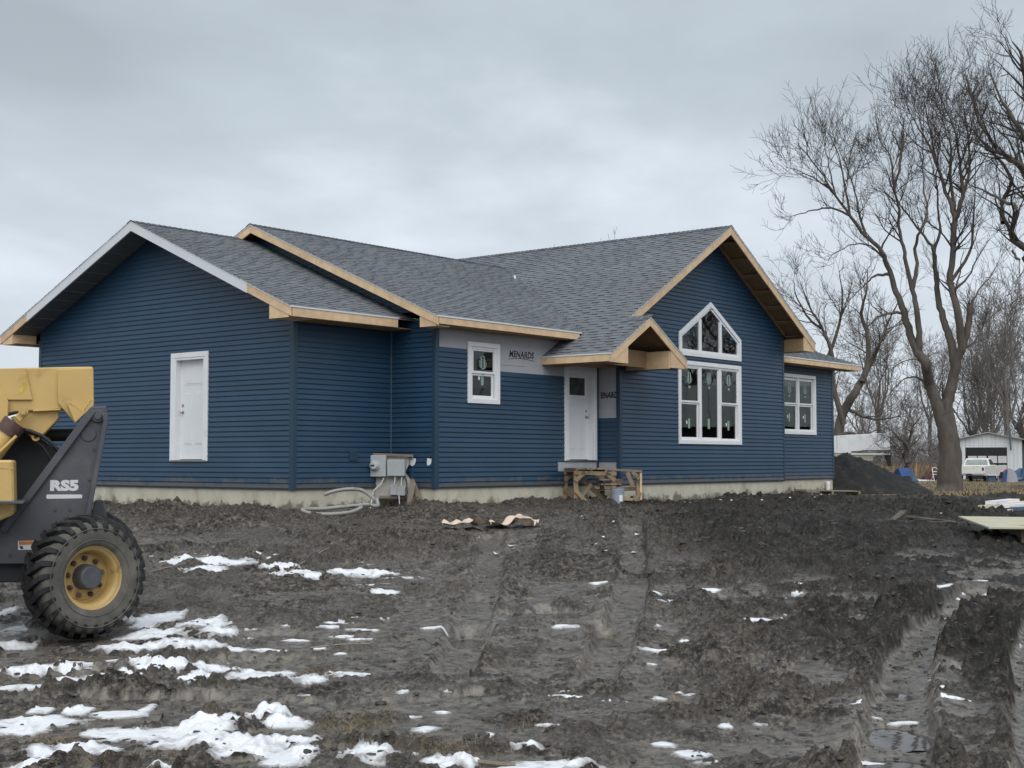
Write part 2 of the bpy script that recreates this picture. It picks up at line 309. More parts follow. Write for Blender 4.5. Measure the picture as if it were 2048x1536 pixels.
SLICK = [blob(*b) for b in [(1080,1232,150,34),(1350,1172,150,16),(1650,1236,180,12),(1795,1445,110,36),(1440,1442,120,16),(940,1258,90,26),(1250,1262,90,20),(1560,1480,150,14),(560,1262,110,18),(250,1397,160,12),(820,1140,120,12),(1080,1165,120,14),(1900,1330,110,16),(1700,1190,120,8),(620,1185,150,12),(1180,1410,100,12),(1940,1470,90,12)]]
def poly(pts): return [st(*gp(*p).xy)[::-1] for p in pts]
RUTS = [(poly([(1780,1600),(1792,1470),(1802,1380),(1818,1310),(1862,1250),(1905,1215),(1960,1170)]), 0.46, 0.085),
        (poly([(2120,1600),(2085,1440),(2065,1330),(2075,1260),(2110,1200)]), 0.42, 0.08),
        (poly([(985,1065),(980,1110),(968,1180),(940,1260),(900,1340)]), 0.40, 0.07), (poly([(1265,1050),(1266,1110),(1262,1180),(1235,1260),(1190,1350)]), 0.40, 0.07),
        (poly([(-100,1400),(150,1385),(420,1392),(700,1405),(950,1380)]), 0.40, 0.05), (poly([(-100,1345),(150,1335),(420,1308),(650,1310)]), 0.36, 0.05)]
def blobmask(B, t, s, seed, freq=1.6, amp=0.55):
    m = np.full(t.shape, -1.0, np.float32)
    wx = (fbm(t*freq, s*freq*0.8, seed, 5, 0.62)-0.5)*amp*2; 
    for (bt, bs, rt, rs) in B:
        sel = (np.abs(t-bt) < rt*2.2) & (np.abs(s-bs) < rs*2.2)
        if not sel.any(): continue
        q = 1 - np.sqrt(((t[sel]-bt)/rt)**2 + ((s[sel]-bs)/rs)**2) + wx[sel]*1.15
        m[sel] = np.maximum(m[sel], q)
    return m
def terrain(x, y):
    s, t = st(x, y)
    z = base_z(x, y).astype(np.float32)
    near = (1 - sstep(44, 60, s)).astype(np.float32)
    site = (1 - sstep(37.5, 40.0, s + 1.6*(fbm(x*0.5, y*0.5, 3, 3)-0.5))).astype(np.float32)       # churned ground of the building site
    black = sstep(0.36, 0.76, fbm(t*0.16, s*0.10, 41, 4) + 0.30*sstep(1.5, 6, t)*sstep(17, 22, s)*(1-sstep(30, 34, s)) + 0.10*sstep(0, 5, t) - 0.10*sstep(0, 6, -t)).astype(np.float32)
    rough = 0.55 + 0.6*sstep(0.40, 0.62, fbm(t*0.55, s*0.38, 51, 4)) + 0.25*black
    wx_ = 0.16*(fbm(t*3.1, s*3.1, 15, 2)-0.5); wy_ = 0.16*(fbm(t*3.1, s*3.1, 16, 2)-0.5); tw, sw = t+wx_, s+wy_
    # wheel tracks
    rut = np.zeros_like(z); carve = np.zeros_like(z)
    for (pl, w, dep) in RUTS:
        best = np.full(t.shape, 9.0, np.float32); al = np.zeros(t.shape, np.float32); acc = 0.0
        for (a, b) in zip(pl[:-1], pl[1:]):
            ax, ay = a; bx, by = b; L2 = (bx-ax)**2 + (by-ay)**2; L = math.sqrt(L2)
            k = np.clip(((t-ax)*(bx-ax) + (s-ay)*(by-ay))/L2, 0, 1)
            dx = t-ax-k*(bx-ax); dy = s-ay-k*(by-ay); d = np.sqrt(dx*dx+dy*dy); sd = np.sign((bx-ax)*dy-(by-ay)*dx)
            m = d < np.abs(best); best = np.where(m, d*np.where(sd == 0, 1, sd), best); al = np.where(m, acc + k*L, al); acc += L
        ad = np.abs(best) + 0.10*(fbm(t*2.2, s*2.2, 91, 3)-0.5)
        ins = 1 - sstep(w*0.40, w*0.58, ad); edge = np.exp(-((ad-w*0.76)/(w*0.24))**2)
        lug = (np.sin((al - np.abs(best)*0.9)*2*math.pi/0.21) > 0.0)
        keep = 0.5 + 0.5*sstep(0.35, 0.6, fbm(t*0.8, s*0.8, 93, 2)) if dep < .08 else 1.0
        side = np.exp(-((ad-w*0.55)/(w*0.16))**2)
        carve = carve + (-dep*ins + dep*0.38*edge)*keep + 0.045*lug*side*keep; rut = np.maximum(rut, ins*keep*min(1, dep/.08))
    # a wet, trodden floor with clods standing out of it
    W = sstep(0.36, 0.62, fbm(tw*0.42+4, sw*0.26, 141, 4, 0.55) - 0.30*sstep(20.5, 26, s) - 0.10*black + 0.10*(1-sstep(9, 17, s)))
    W = np.maximum(W*0.85, sstep(-0.35, 0.45, blobmask(SLICK, t, s, 251, 1.1, 0.5)))
    c1 = fbm(tw*1.9, sw*1.9, 11, 2); c2 = fbm(tw*4.6, sw*4.6, 21, 3, 0.6); c3 = fbm(tw*11, sw*11, 31, 3, 0.65); c4 = vnoise(tw*31, sw*31, 33)
    n = 0.40*c1 + 0.36*c2 + 0.24*c3 - 0.30*rut
    clod = np.maximum(n - (0.34 + 0.19*W), 0); up = sstep(0.0, 0.035, clod)
    bumps = 0.46*clod*rough + up*(0.060*(c3-0.5) + 0.024*(c4-0.5))*rough + (1-up)*(0.007*(c3-0.5) + 0.003*(c4-0.5)) - 0.045
    slick = np.maximum(W, rut)*(1-up)
    und = 0.10*(fbm(t*0.35, s*0.35, 5, 3)-0.5)
    z = z + (und + bumps + carve)*site*near + (1-site)*near*0.05*(fbm(x*0.8, y*0.8, 8, 4)-0.5)
    pm = np.zeros_like(z)
    for i, (lev, (bt, bs, rt, rs)) in enumerate(zip(PLEV, PUD)):          # hollows that hold water
        q = 1.45 - np.sqrt(((t-bt)/rt)**2 + ((s-bs)/rs)**2) + 0.55*(fbm(t*1.9, s*1.9, 77+i, 3)-0.5)*1.6
        w = sstep(0.0, 0.55, q).astype(np.float32); z = z*(1-w) + (lev-0.020 + 0.30*np.maximum(bumps, -.01))*w; pm = np.maximum(pm, w)
    # spoil pushed up along the foundation
    fx = np.minimum(np.abs(x+0.3)+np.maximum(0, -y-0.5)+np.maximum(0, y-9), 9)
    z = z + 0.09*np.exp(-(np.maximum(fx-0.2, 0)/0.45)**2)*sstep(0.38, 0.6, fbm(x*0.7, y*0.7, 15, 3))
    z = z + 0.095*np.exp(-(np.maximum(np.maximum(2.4-x, x-8.5), 0)**2 + (y+1.3)**2*1.2)/1.2)
    z = z - 0.10*((x > 0.1) & (x < 21) & (y > -1.0) & (y < 9))
    return z, site, black, slick, pm, rut, s, t
PLEV = []; _lv = []
for (bt, bs, rt, rs) in PUD:
    a = np.linspace(0, 6.28, 60); s_ = np.concatenate([bs+k*rs*np.sin(a) for k in (1.25, 1.45)]); t_ = np.concatenate([bt+k*rt*np.cos(a) for k in (1.25, 1.45)])
    _lv.append(float(np.percentile(terrain(CX+s_*SY+t_*CYW, CY+s_*CYW-t_*SY)[0], 6)) - 0.012)
PLEV = _lv
TH0 = 0.475
th = np.concatenate([np.linspace(-TH0, TH0, 860), np.linspace(TH0, 2*math.pi-TH0, 62)[1:-1]])
rr = [0.3, 1, 2, 3, 4, 5, 6]
r = 6.9
while r < 44: rr.append(r); r *= 1.00235 if r > 9 else 1.0019
while r < 1600: rr.append(r); r *= 1.05
rr = np.array(rr); NT, NR = len(th), len(rr)
TH, RR = np.meshgrid(th, rr)
gx = CX + RR*np.sin(YAW+TH); gy = CY + RR*np.cos(YAW+TH)
tz, site, black, rough_, pm, rut, gs, gt = terrain(gx.ravel(), gy.ravel())
def grid_mesh(name, x, y, z, keep=None):
    n = NR*NT; idx = np.arange(n).reshape(NR, NT)
    nx = np.roll(idx, -1, axis=1)
    q = np.stack([idx[:-1], nx[:-1], nx[1:], idx[1:]], -1).reshape(-1, 4)[:, ::-1]
    co = np.stack([x, y, z], -1).astype(np.float32)
    if keep is not None:
        q = q[keep[q].any(1)]; used = np.zeros(n, bool); used[q.ravel()] = True; rem = np.cumsum(used)-1; co = co[used]; q = rem[q]
    me = bpy.data.meshes.new(name); me.vertices.add(len(co)); me.vertices.foreach_set('co', co.ravel())
    me.loops.add(q.size); me.loops.foreach_set('vertex_index', q.ravel().astype(np.int32)); me.polygons.add(len(q))
    me.polygons.foreach_set('loop_start', np.arange(0, q.size, 4, dtype=np.int32)); me.polygons.foreach_set('loop_total', np.full(len(q), 4, np.int32))
    me.polygons.foreach_set('use_smooth', np.ones(len(q), bool)); me.update(calc_edges=True)
    return me, (used if keep is not None else None)
def vattr(me, name, arr):
    a = me.attributes.new(name, 'FLOAT', 'POINT'); a.data.foreach_set('value', np.ascontiguousarray(arr, np.float32))
def ground_mat():
    m = bpy.data.materials.new('churned_mud'); m.use_nodes = True; nt = m.node_tree; N = nt.nodes; Lk = nt.links; b = N['Principled BSDF']
    tc = N.new('ShaderNodeTexCoord')
    def noise(sc, det=6, ro=0.6, dist=0.0):
        n = N.new('ShaderNodeTexNoise'); n.inputs['Scale'].default_value = sc; n.inputs['Detail'].default_value = det; n.inputs['Roughness'].default_value = ro; n.inputs['Distortion'].default_value = dist; Lk.new(tc.outputs['Object'], n.inputs['Vector']); return n.outputs[0]
    def mr(v, a, c, lo=0.0, hi=1.0):
        n = N.new('ShaderNodeMapRange'); n.interpolation_type = 'SMOOTHSTEP'
        for i, q in enumerate((a, c, lo, hi)): n.inputs[i+1].default_value = q
        Lk.new(v, n.inputs[0]); return n.outputs[0]
    def mix(f, a, c):
        n = N.new('ShaderNodeMix'); n.data_type = 'RGBA'; Lk.new(f, n.inputs[0])
        for i, q in ((6, a), (7, c)):
            if isinstance(q, tuple): n.inputs[i].default_value = (*q, 1)
            else: Lk.new(q, n.inputs[i])
        return n.outputs[2]
    def math_(op, a, c):
        n = N.new('ShaderNodeMath'); n.operation = op; n.use_clamp = True
        for i, q in enumerate((a, c)):
            if isinstance(q, (int, float)): n.inputs[i].default_value = q
            else: Lk.new(q, n.inputs[i])
        return n.outputs[0]
    def at_(nm):
        n = N.new('ShaderNodeAttribute'); n.attribute_name = nm; return n.outputs['Fac']
    fine = noise(24, 7, 0.75); mid = noise(4.5, 7, 0.65); big = noise(0.7, 5, 0.6)
    m9 = noise(10, 5, 0.7, 0.3); clay = mix(mr(mid, 0.36, 0.64), (0.032, 0.028, 0.023), (0.116, 0.098, 0.077)); clay = mix(mr(m9, 0.52, 0.62, 0, 0.9), clay, (0.205, 0.176, 0.142)); clay = mix(mr(m9, 0.40, 0.52, 0.92, 0), clay, (0.020, 0.018, 0.016))
    clay = mix(mr(big, 0.42, 0.62), clay, (0.094, 0.082, 0.068))
    topsoil = mix(mr(mid, 0.35, 0.7), (0.014, 0.013, 0.012), (0.044, 0.039, 0.034)); topsoil = mix(mr(m9, 0.52, 0.66, 0, 0.8), topsoil, (0.092, 0.081, 0.068))
    soil = mix(at_('black'), clay, topsoil)
    soil = mix(math_('MULTIPLY', mr(fine, 0.50, 0.66), mr(at_('black'), 0, 1, 0.7, 0.18)), soil, (0.225, 0.210, 0.188)); soil = mix(mr(fine, 0.36, 0.50, 0.8, 0), soil, (0.016, 0.015, 0.014))          # fine pale and dark flecks, at random
    lawn = mix(mr(noise(1.2, 6, 0.7), 0.35, 0.65), (0.105, 0.080, 0.048), (0.21, 0.165, 0.100))
    lawn = mix(mr(noise(0.09, 4, 0.6), 0.55, 0.7), lawn, (0.13, 0.125, 0.075))
    mud_dry = mix(math_('MULTIPLY', at_('dry'), mr(m9, 0.40, 0.56, 0.1, 0.75)), soil, (0.085, 0.066, 0.042))
    mud_dry = mix(mr(at_('slick'), 0.2, 0.9, 0, 0.8), mud_dry, mix(mr(m9, 0.36, 0.60), (0.044, 0.038, 0.031), (0.172, 0.150, 0.121))); colr = mix(at_('site'), lawn, mud_dry); Lk.new(colr, b.inputs['Base Color'])
    wetn = mr(noise(1.7, 5, 0.6, 0.4), 0.40, 0.60); low = at_('low')
    wet = math_('MULTIPLY', math_('MAXIMUM', math_('MAXIMUM', math_('MULTIPLY', math_('MULTIPLY', wetn, low), 0.5), at_('slick')), at_('puddle')), at_('site'))
    ro = N.new('ShaderNodeMapRange'); ro.inputs[3].default_value = 0.62; ro.inputs[4].default_value = 0.17; Lk.new(wet, ro.inputs[0]); Lk.new(ro.outputs[0], b.inputs['Roughness'])
    sl2 = N.new('ShaderNodeMapRange'); sl2.inputs[3].default_value = 0.22; sl2.inputs[4].default_value = 0.95; Lk.new(wet, sl2.inputs[0]); Lk.new(sl2.outputs[0], b.inputs['Specular IOR Level'])
    bp = N.new('ShaderNodeBump'); bp.inputs['Distance'].default_value = 0.022; bp.inputs['Strength'].default_value = 0.9
    hsum = N.new('ShaderNodeMath'); hsum.operation = 'ADD'; Lk.new(fine, hsum.inputs[0]); Lk.new(noise(95, 4, 0.6), hsum.inputs[1]); Lk.new(hsum.outputs[0], bp.inputs['Height'])
    dv = N.new('ShaderNodeMapRange'); dv.inputs[3].default_value = 0.95; dv.inputs[4].default_value = 0.30; Lk.new(wet, dv.inputs[0]); Lk.new(dv.outputs[0], bp.inputs['Strength'])
    Lk.new(bp.outputs[0], b.inputs['Normal'])
    return m
me, _ = grid_mesh('ground', gx.ravel(), gy.ravel(), tz)
dry = np.clip(blobmask(DRY, gt, gs, 301, 1.4, 0.6)*1.6, 0, 1)
vattr(me, 'site', site); vattr(me, 'black', black); vattr(me, 'puddle', np.clip(pm, 0, 1)); vattr(me, 'dry', dry)
lowv = np.clip(0.85 - (tz - base_z(gx.ravel(), gy.ravel()))/0.07, 0, 1)*(1-0.35*black); vattr(me, 'low', np.maximum(lowv, rut*0.9)); vattr(me, 'slick', rough_)
mud_m = ground_mat()
ground = tag(link('ground', me, mud_m), kind='structure')
# snow lying in broken patches
sm_ = blobmask(SNOW, gt, gs, 201, 1.5, 0.62)
sz0 = tz.reshape(NR, NT).copy()
for _k in range(5): sz0[1:-1] = (sz0[:-2] + 2*sz0[1:-1] + sz0[2:])/4; sz0 = (np.roll(sz0, 1, 1) + 2*sz0 + np.roll(sz0, -1, 1))/4
sz0 = sz0.ravel()
sl_ = blobmask(SLUSH, gt, gs, 205, 2.2, 0.7); sm_ = np.maximum(sm_, np.where((rough_ > 0.3) & (sl_ > -0.1) & ((rut < 0.02) | (rut > 0.97)) & (np.abs(sz0-tz) < 0.02), sl_*0.75, -1))
sm_ = np.where(sm_ > -0.12, sm_ + 0.07 + 1.25*(fbm(gt*4.2, gs*4.2, 211, 6, 0.68)-0.5), -1)
thick = np.where(sm_ > 0.10, 0.006 + 0.009*sstep(0.10, 0.75, sm_) + 0.008*(fbm(gt*3.1, gs*3.1, 221, 4)-0.5), -0.05*sstep(0.10, -0.10, sm_)*0-0.02-0.02*np.clip(0.1-sm_, 0, 1))
gsm = tz.reshape(NR, NT); 
sz = gsm.copy()
for _k in range(4):
    sz[1:-1] = (sz[:-2] + 2*sz[1:-1] + sz[2:])/4; sz = (np.roll(sz, 1, 1) + 2*sz + np.roll(sz, -1, 1))/4
snow_z = 0.42*sz.ravel() + 0.58*tz + thick
keep = (sm_ > 0.02) & (gs < 150) & (gs > 5)
sme, used = grid_mesh('snow', gx.ravel(), gy.ravel(), snow_z, keep)
vattr(sme, 'slush', (1-sstep(0.05, 0.55, sm_))[used])
def snow_mat():
    m = mat('old_snow', (0.75, 0.77, 0.80), 0.6, 0.10, 7.0, 0.7, 45, col2=(0.36, 0.345, 0.33), c2scale=4.5, c2lo=0.50, c2hi=0.72)
    nt = m.node_tree; N = nt.nodes; Lk = nt.links; b = N['Principled BSDF']; src = b.inputs['Base Color'].links[0].from_socket
    a = N.new('ShaderNodeAttribute'); a.attribute_name = 'slush'; no = N.new('ShaderNodeTexNoise'); no.inputs['Scale'].default_value = 14; no.inputs['Detail'].default_value = 6; tc = N.new('ShaderNodeTexCoord'); Lk.new(tc.outputs['Object'], no.inputs['Vector'])
    ad = N.new('ShaderNodeMath'); ad.operation = 'MULTIPLY_ADD'; ad.inputs[1].default_value = 1.1; ad.use_clamp = True; Lk.new(no.outputs[0], ad.inputs[0]); sb = N.new('ShaderNodeMath'); sb.operation = 'SUBTRACT'; Lk.new(a.outputs['Fac'], sb.inputs[0]); sb.inputs[1].default_value = 0.60; Lk.new(sb.outputs[0], ad.inputs[2])
    mx = N.new('ShaderNodeMix'); mx.data_type = 'RGBA'; Lk.new(ad.outputs[0], mx.inputs[0]); Lk.new(src, mx.inputs[6]); mx.inputs[7].default_value = (0.17, 0.16, 0.15, 1); Lk.new(mx.outputs[2], b.inputs['Base Color'])
    return m
snow = tag(link('snow', sme, snow_mat()), 'broken patches of melting snow on the mud', 'snow', kind='stuff')
# puddles
def water_mat():
    m = bpy.data.materials.new('muddy_water'); m.use_nodes = True; b = m.node_tree.nodes['Principled BSDF']; N = m.node_tree.nodes; Lk = m.node_tree.links
    b.inputs['Base Color'].default_value = (0.055, 0.047, 0.040, 1); b.inputs['Roughness'].default_value = 0.04; b.inputs['IOR'].default_value = 1.33
    tc = N.new('ShaderNodeTexCoord'); no = N.new('ShaderNodeTexNoise'); no.inputs['Scale'].default_value = 5; no.inputs['Detail'].default_value = 3; Lk.new(tc.outputs['Object'], no.inputs['Vector'])
    bp = N.new('ShaderNodeBump'); bp.inputs['Strength'].default_value = 0.04; bp.inputs['Distance'].default_value = 0.02; Lk.new(no.outputs[0], bp.inputs['Height']); Lk.new(bp.outputs[0], b.inputs['Normal'])
    return m
water_m = water_mat()
for i, (bt, bs, rt, rs) in enumerate(PUD):
    mb = MB(); ring = []
    for k in range(40):
        a = 2*math.pi*k/40; q = 1.2*(1 + 0.10*math.sin(3*a+i) + 0.07*math.sin(5*a+2*i)); t_ = bt + rt*q*math.cos(a); s_ = bs + rs*q*math.sin(a)
        ring.append((CX + s_*SY + t_*CYW, CY + s_*CYW - t_*SY, PLEV[i]-0.012))
    mb.add(ring, [tuple(range(40))]); tag(mb.build('puddle', water_m), kind='structure')
def inst_mesh(name, src_v, src_f, pos, rot, scl, matr, label, cat, kind='stuff', attr=None):
    """joins many small pieces into ONE mesh of stuff"""
    V0 = np.array(src_v, np.float32); nv = len(V0); n = len(pos)
    c, s_ = np.cos(rot), np.sin(rot)
    P = V0[None]*scl[:, None, :]
    X = P[..., 0]*c[:, None] - P[..., 1]*s_[:, None] + pos[:, None, 0]; Y = P[..., 0]*s_[:, None] + P[..., 1]*c[:, None] + pos[:, None, 1]; Z = P[..., 2] + pos[:, None, 2]
    co = np.stack([X, Y, Z], -1).reshape(-1, 3); fl = np.array(src_f, np.int32); k = fl.shape[1]
    F = (fl[None] + (np.arange(n)*nv)[:, None, None]).reshape(-1, k)
    me = bpy.data.meshes.new(name); me.vertices.add(len(co)); me.vertices.foreach_set('co', co.astype(np.float32).ravel())
    me.loops.add(F.size); me.loops.foreach_set('vertex_index', F.ravel().astype(np.int32)); me.polygons.add(len(F))
    me.polygons.foreach_set('loop_start', np.arange(0, F.size, k, dtype=np.int32)); me.polygons.foreach_set('loop_total', np.full(len(F), k, np.int32)); me.update(calc_edges=True)
    o = link(name, me, matr); tag(o, label, cat, kind=kind); return o
rng = np.random.default_rng(5)
def scatter(n, tlo, thi, slo, shi, dens=None):
    """random points in the wedge in front of the house, more per area nearby"""
    s = slo*(shi/slo)**rng.random(n); t = (rng.random(n)*2-1)*0.42*s
    sel = (t > tlo) & (t < thi); s, t = s[sel], t[sel]
    x = CX + s*SY + t*CYW; y = CY + s*CYW - t*SY
    ok = ~((x > -0.1) & (y > -1.2) & (y < 9)) & ~((x > 8.2) & (y > -1.9)) & ~((x > 2.6) & (y > -1.3))
    s, t, x, y = s[ok], t[ok], x[ok], y[ok]
    if dens is not None:
        k = rng.random(len(s)) < dens(t, s); s, t, x, y = s[k], t[k], x[k], y[k]
    return x, y, s, t
def zat(x, y): return terrain(np.asarray(x, float), np.asarray(y, float))[0]
ico_v = [(0,0,.62),(.8,0,.35),(.2,.75,.3),(-.65,.5,.38),(-.7,-.45,.28),(.25,-.8,.36),(.7,.5,-.2),(-.3,.8,-.2),(-.9,0,-.2),(-.3,-.85,-.2),(.75,-.55,-.2)]
ico_f = [(0,1,2),(0,2,3),(0,3,4),(0,4,5),(0,5,1),(1,6,2),(2,6,7),(2,7,3),(3,7,8),(3,8,4),(4,8,9),(4,9,5),(5,9,10),(5,10,1),(1,10,6)]
clod_m = mat('mud_clod', (0.034, 0.030, 0.026), .6, .45, 1.5, .5, 60, col2=(0.090, 0.079, 0.065), c2scale=5, c2lo=.45, c2hi=.65)
x, y, s, t = scatter(17000, -9, 9.5, 7, 36, lambda t, s: 0.25 + 0.75*sstep(0.42, 0.6, fbm(t*0.5, s*0.4, 51, 4)))
zz = zat(x, y); sc = np.minimum(0.012*(s/8)**0.45*np.exp(rng.normal(0, 0.5, len(x))), 0.045)
inst_mesh('mud_clods', ico_v, ico_f, np.stack([x, y, zz], -1), rng.random(len(x))*6.3, np.stack([sc*(0.8+rng.random(len(x))), sc*(0.8+rng.random(len(x))), sc*0.75], -1), clod_m, 'loose clods of mud strewn over the building site', 'clods')
# dead grass: single blades lying and standing in tufts
blade_v = [(-.5,0,0),(.5,0,0),(.32,.35,.62),(-.32,.35,.62),(0,1.0,1.0)]
def blades(name, x, y, hmin, hmax, wid, matr, label, lean=0.5):
    n = len(x); zz = zat(x, y)-0.005; h = hmin+(hmax-hmin)*rng.random(n)**2
    V0 = np.array(blade_v, np.float32); me = None
    scl = np.stack([wid*(0.6+0.8*rng.random(n)), h*lean*2*rng.random(n), h], -1)
    return inst_mesh(name, blade_v, [(0,1,2),(0,2,3),(3,2,4)], np.stack([x, y, zz], -1), rng.random(n)*6.3, scl, matr, label, 'grass')
straw_m = mat('dead_grass', (0.22, 0.165, 0.092), 0.85, 0.4, 3.0, col2=(0.105, 0.068, 0.038), c2scale=1.2, c2lo=0.4, c2hi=0.6)
x, y, s, t = scatter(150000, -9, 9.5, 7, 24, lambda t, s: np.clip(blobmask(DRY, t, s, 301, 1.4, 0.6)*2.2, 0, 1))
blades('dead_grass', x, y, 0.012, 0.060, 0.006, straw_m, 'matted dead grass poking out of the muddy foreground', 2.6)
x, y, s, t = scatter(2600, -9, 9.5, 7, 24)
blades('straw_litter', x, y, 0.01, 0.03, 0.005, straw_m, 'scattered bits of straw and roots trodden into the mud', 5.0)

# ---------------------------------------------------------------- the house
ROW = 0.1016
Wg, A_, B_, C_, D_, E_, G_, H_ = 8.73, 2.69, -1.244, 8.31, -1.863, 16.234, -0.963, 21.13
OG, OV = 0.649, 0.64; ZR1, ZE1, M1 = 5.583, 3.444, 0.4274; VR1 = Wg/2
VR2, ZR2, ZE2, M2 = 3.99, 5.866, 3.433, 0.4272; UG2 = A_-0.445; VE2 = B_-0.46
UR3, ZR3, UE3, ZE3, M3 = 12.335, 6.474, 16.898, 3.796, 0.5868; VF3 = D_-0.656
UP, UPL, VFP = 7.704, 6.179, -3.118
def z3(u): return ZR3 - abs(UR3-u)*M3
ZPL = z3(UPL); ZPP = z3(UP)
WE, WZ, WR, MW = G_-0.5, 3.515, 22.117, 0.33
house = empty('house', (8, 3, -0.45), 0, 'single-storey house under construction with dark blue siding and bare wood fascia', 'house')
def H(mb, name, m, parent=None, **k): return mb.build(name, m, parent or house, True, **k)
class Wall:
    """vertical wall plane; s runs along it, 'out' is the distance in front of it"""
    def __init__(w, ax, val, s0, s1, top): w.ax, w.val, w.s0, w.s1, w.top = ax, val, s0, s1, top
    def P(w, s, z, out=0.0): return Vector((w.val-out, s, z)) if w.ax == 0 else Vector((s, w.val-out, z))
    def span(w, z):
        """free interval under the roof line at height z"""
        a, b = w.s0, w.s1
        n = 0
        lo, hi = a, b
        if w.top(a) < z or w.top(b) < z:
            ss = np.linspace(a, b, 400); ok = np.array([w.top(q) >= z for q in ss])
            if not ok.any(): return None
            i = np.where(ok)[0]; lo, hi = ss[i[0]], ss[i[-1]]
        return lo, hi
    def boxw(w, mb, s0, s1, z0, z1, o0, o1):
        pa = [w.P(s0, z0, o0), w.P(s1, z0, o0), w.P(s1, z1, o0), w.P(s0, z1, o0)]; pb = [w.P(s0, z0, o1), w.P(s1, z0, o1), w.P(s1, z1, o1), w.P(s0, z1, o1)]
        return mb.prism(pa, pb)
    def polyw(w, mb, pts, o0, o1): return mb.prism([w.P(s, z, o0) for s, z in pts], [w.P(s, z, o1) for s, z in pts])
def cut(iv, holes):
    out = [iv]
    for a, b in holes:
        nxt = []
        for p, q in out:
            if b <= p or a >= q: nxt.append((p, q)); continue
            if a-p > 0.01: nxt.append((p, a))
            if q-b > 0.01: nxt.append((b, q))
        out = nxt
    return out
def clad(w, holes, bare=(), ztop=None):
    """sheathing with openings as one part, every siding course a part of its own. holes/bare: (s0, s1, z0, z1)"""
    zt = max(w.top(q) for q in np.linspace(w.s0, w.s1, 41)); sh = MB(); n = int((zt+0.2)/ROW)+1
    zs = [0.0] + [(i+0.2115)*ROW for i in range(0, n+1)]
    for z0, z1 in zip(zs[:-1], zs[1:]):
        zm = (z0+z1)/2; h = z1-z0
        b = w.span(z0+0.001)
        if b is None: break
        tp = w.span(z1)
        hs = [(a, c) for a, c, p, q in holes if min(z1, q)-max(z0, p) > 0.5*h]
        for (p, q) in cut(b, hs):
            e0, e1 = (max(p, tp[0]), min(q, tp[1])) if tp else ((p+q)/2, (p+q)/2)
            if tp is None or e1 < e0: m = min(max((b[0]+b[1])/2, p), q); e0 = e1 = m
            sh.add([w.P(p, z0, 0), w.P(q, z0, 0), w.P(e1, z1, 0), w.P(e0, z1, 0)], [(0, 1, 2, 3)])
        hb = hs + [(a, c) for a, c, p, q in bare if min(z1, q)-max(z0, p) > 0.5*h]
        for (p, q) in cut(b, hb):
            e0, e1 = (max(p, tp[0]), min(q, tp[1])) if tp else ((p+q)/2, (p+q)/2)
            if tp is None or e1 < e0: m = min(max((b[0]+b[1])/2, p), q); e0 = e1 = m
            # a long course is lapped from several lengths of vinyl
            mb = MB(); L = q-p; cutp = [p]
            if L > 3.8: cutp.append(p + L*random.uniform(0.3, 0.7))
            cutp.append(q)
            ts = lambda x: (x-p)/(q-p) if q > p else 0
            for a_, b_ in zip(cutp[:-1], cutp[1:]):
                ta = a_ if a_ != p else e0; tb = b_ if b_ != q else e1
                o_ = 0.021 + random.uniform(0, 0.0014) + (0.0012 if a_ != p else 0)
                zg_ = max(z1-0.019, z0+0.014)                                # the butt casts its line into a groove above each course
                mb.add([w.P(a_, z0, o_), w.P(b_, z0, o_), w.P(tb, z1, 0.0012), w.P(ta, z1, 0.0012), w.P(a_, z0, 0.002), w.P(b_, z0, 0.002), w.P(a_, z0+0.010, o_+0.0022), w.P(b_, z0+0.010, o_+0.0022), w.P(ta, zg_, 0.011), w.P(tb, zg_, 0.011), w.P(ta, zg_+.001, 0.0012), w.P(tb, zg_+.001, 0.0012)],
                       [(6, 7, 9, 8), (8, 9, 11, 10), (10, 11, 2, 3), (0, 1, 7, 6), (4, 5, 1, 0), (4, 0, 6, 8), (1, 5, 9, 7)])
            H(mb, 'siding_plank', siding_m)
    return H(sh, 'wall', wrap_m)
slope1 = lambda v: ZR1 - abs(v-VR1)*M1 - 0.06
slope2 = lambda u: 9
wl = Wall(0, 0.0, 0.0, Wg, lambda v: slope1(v)-0.10)                     # left gable of the garage
ws = Wall(1, 0.0, 0.0, A_, lambda u: ZE1+0.02)                           # garage side
wj = Wall(0, A_, B_, 0.0, lambda v: ZE2+0.02)                            # return wall up to the main front
wm = Wall(1, B_, A_, C_, lambda u: ZE2+0.05)                             # main front
wk = Wall(0, C_, D_, B_, lambda v: 3.05)                                 # entry return
wgab = Wall(1, D_, C_, E_, lambda u: z3(u)-0.17)                         # big gable
ww = Wall(1, G_, E_, H_, lambda u: WZ+0.02)                              # wing front
clad(wl, [(2.66, 3.64, 0.56, 2.70)])
clad(ws, [])
clad(wj, [])
clad(wm, [(3.72, 4.60, 1.83, 2.95), (7.10, 8.10, 0.55, 2.68)], bare=[(A_, 3.9, 2.909, 4), (3.9, C_, 2.508, 4), (6.75, C_, 0.325, 0.55)])
clad(wk, [], bare=[(D_, B_, 1.575, 4), (D_, B_, 0.325, 0.55)])
clad(wgab, [(10.88, 13.78, 1.06, 2.94), (10.92, 13.80, 3.24, 3.66), (11.35, 13.35, 3.66, 3.90), (11.75, 12.95, 3.90, 4.16), (12.1, 12.6, 4.16, 4.36)])
clad(ww, [(17.84, 19.86, 1.41, 3.0)])
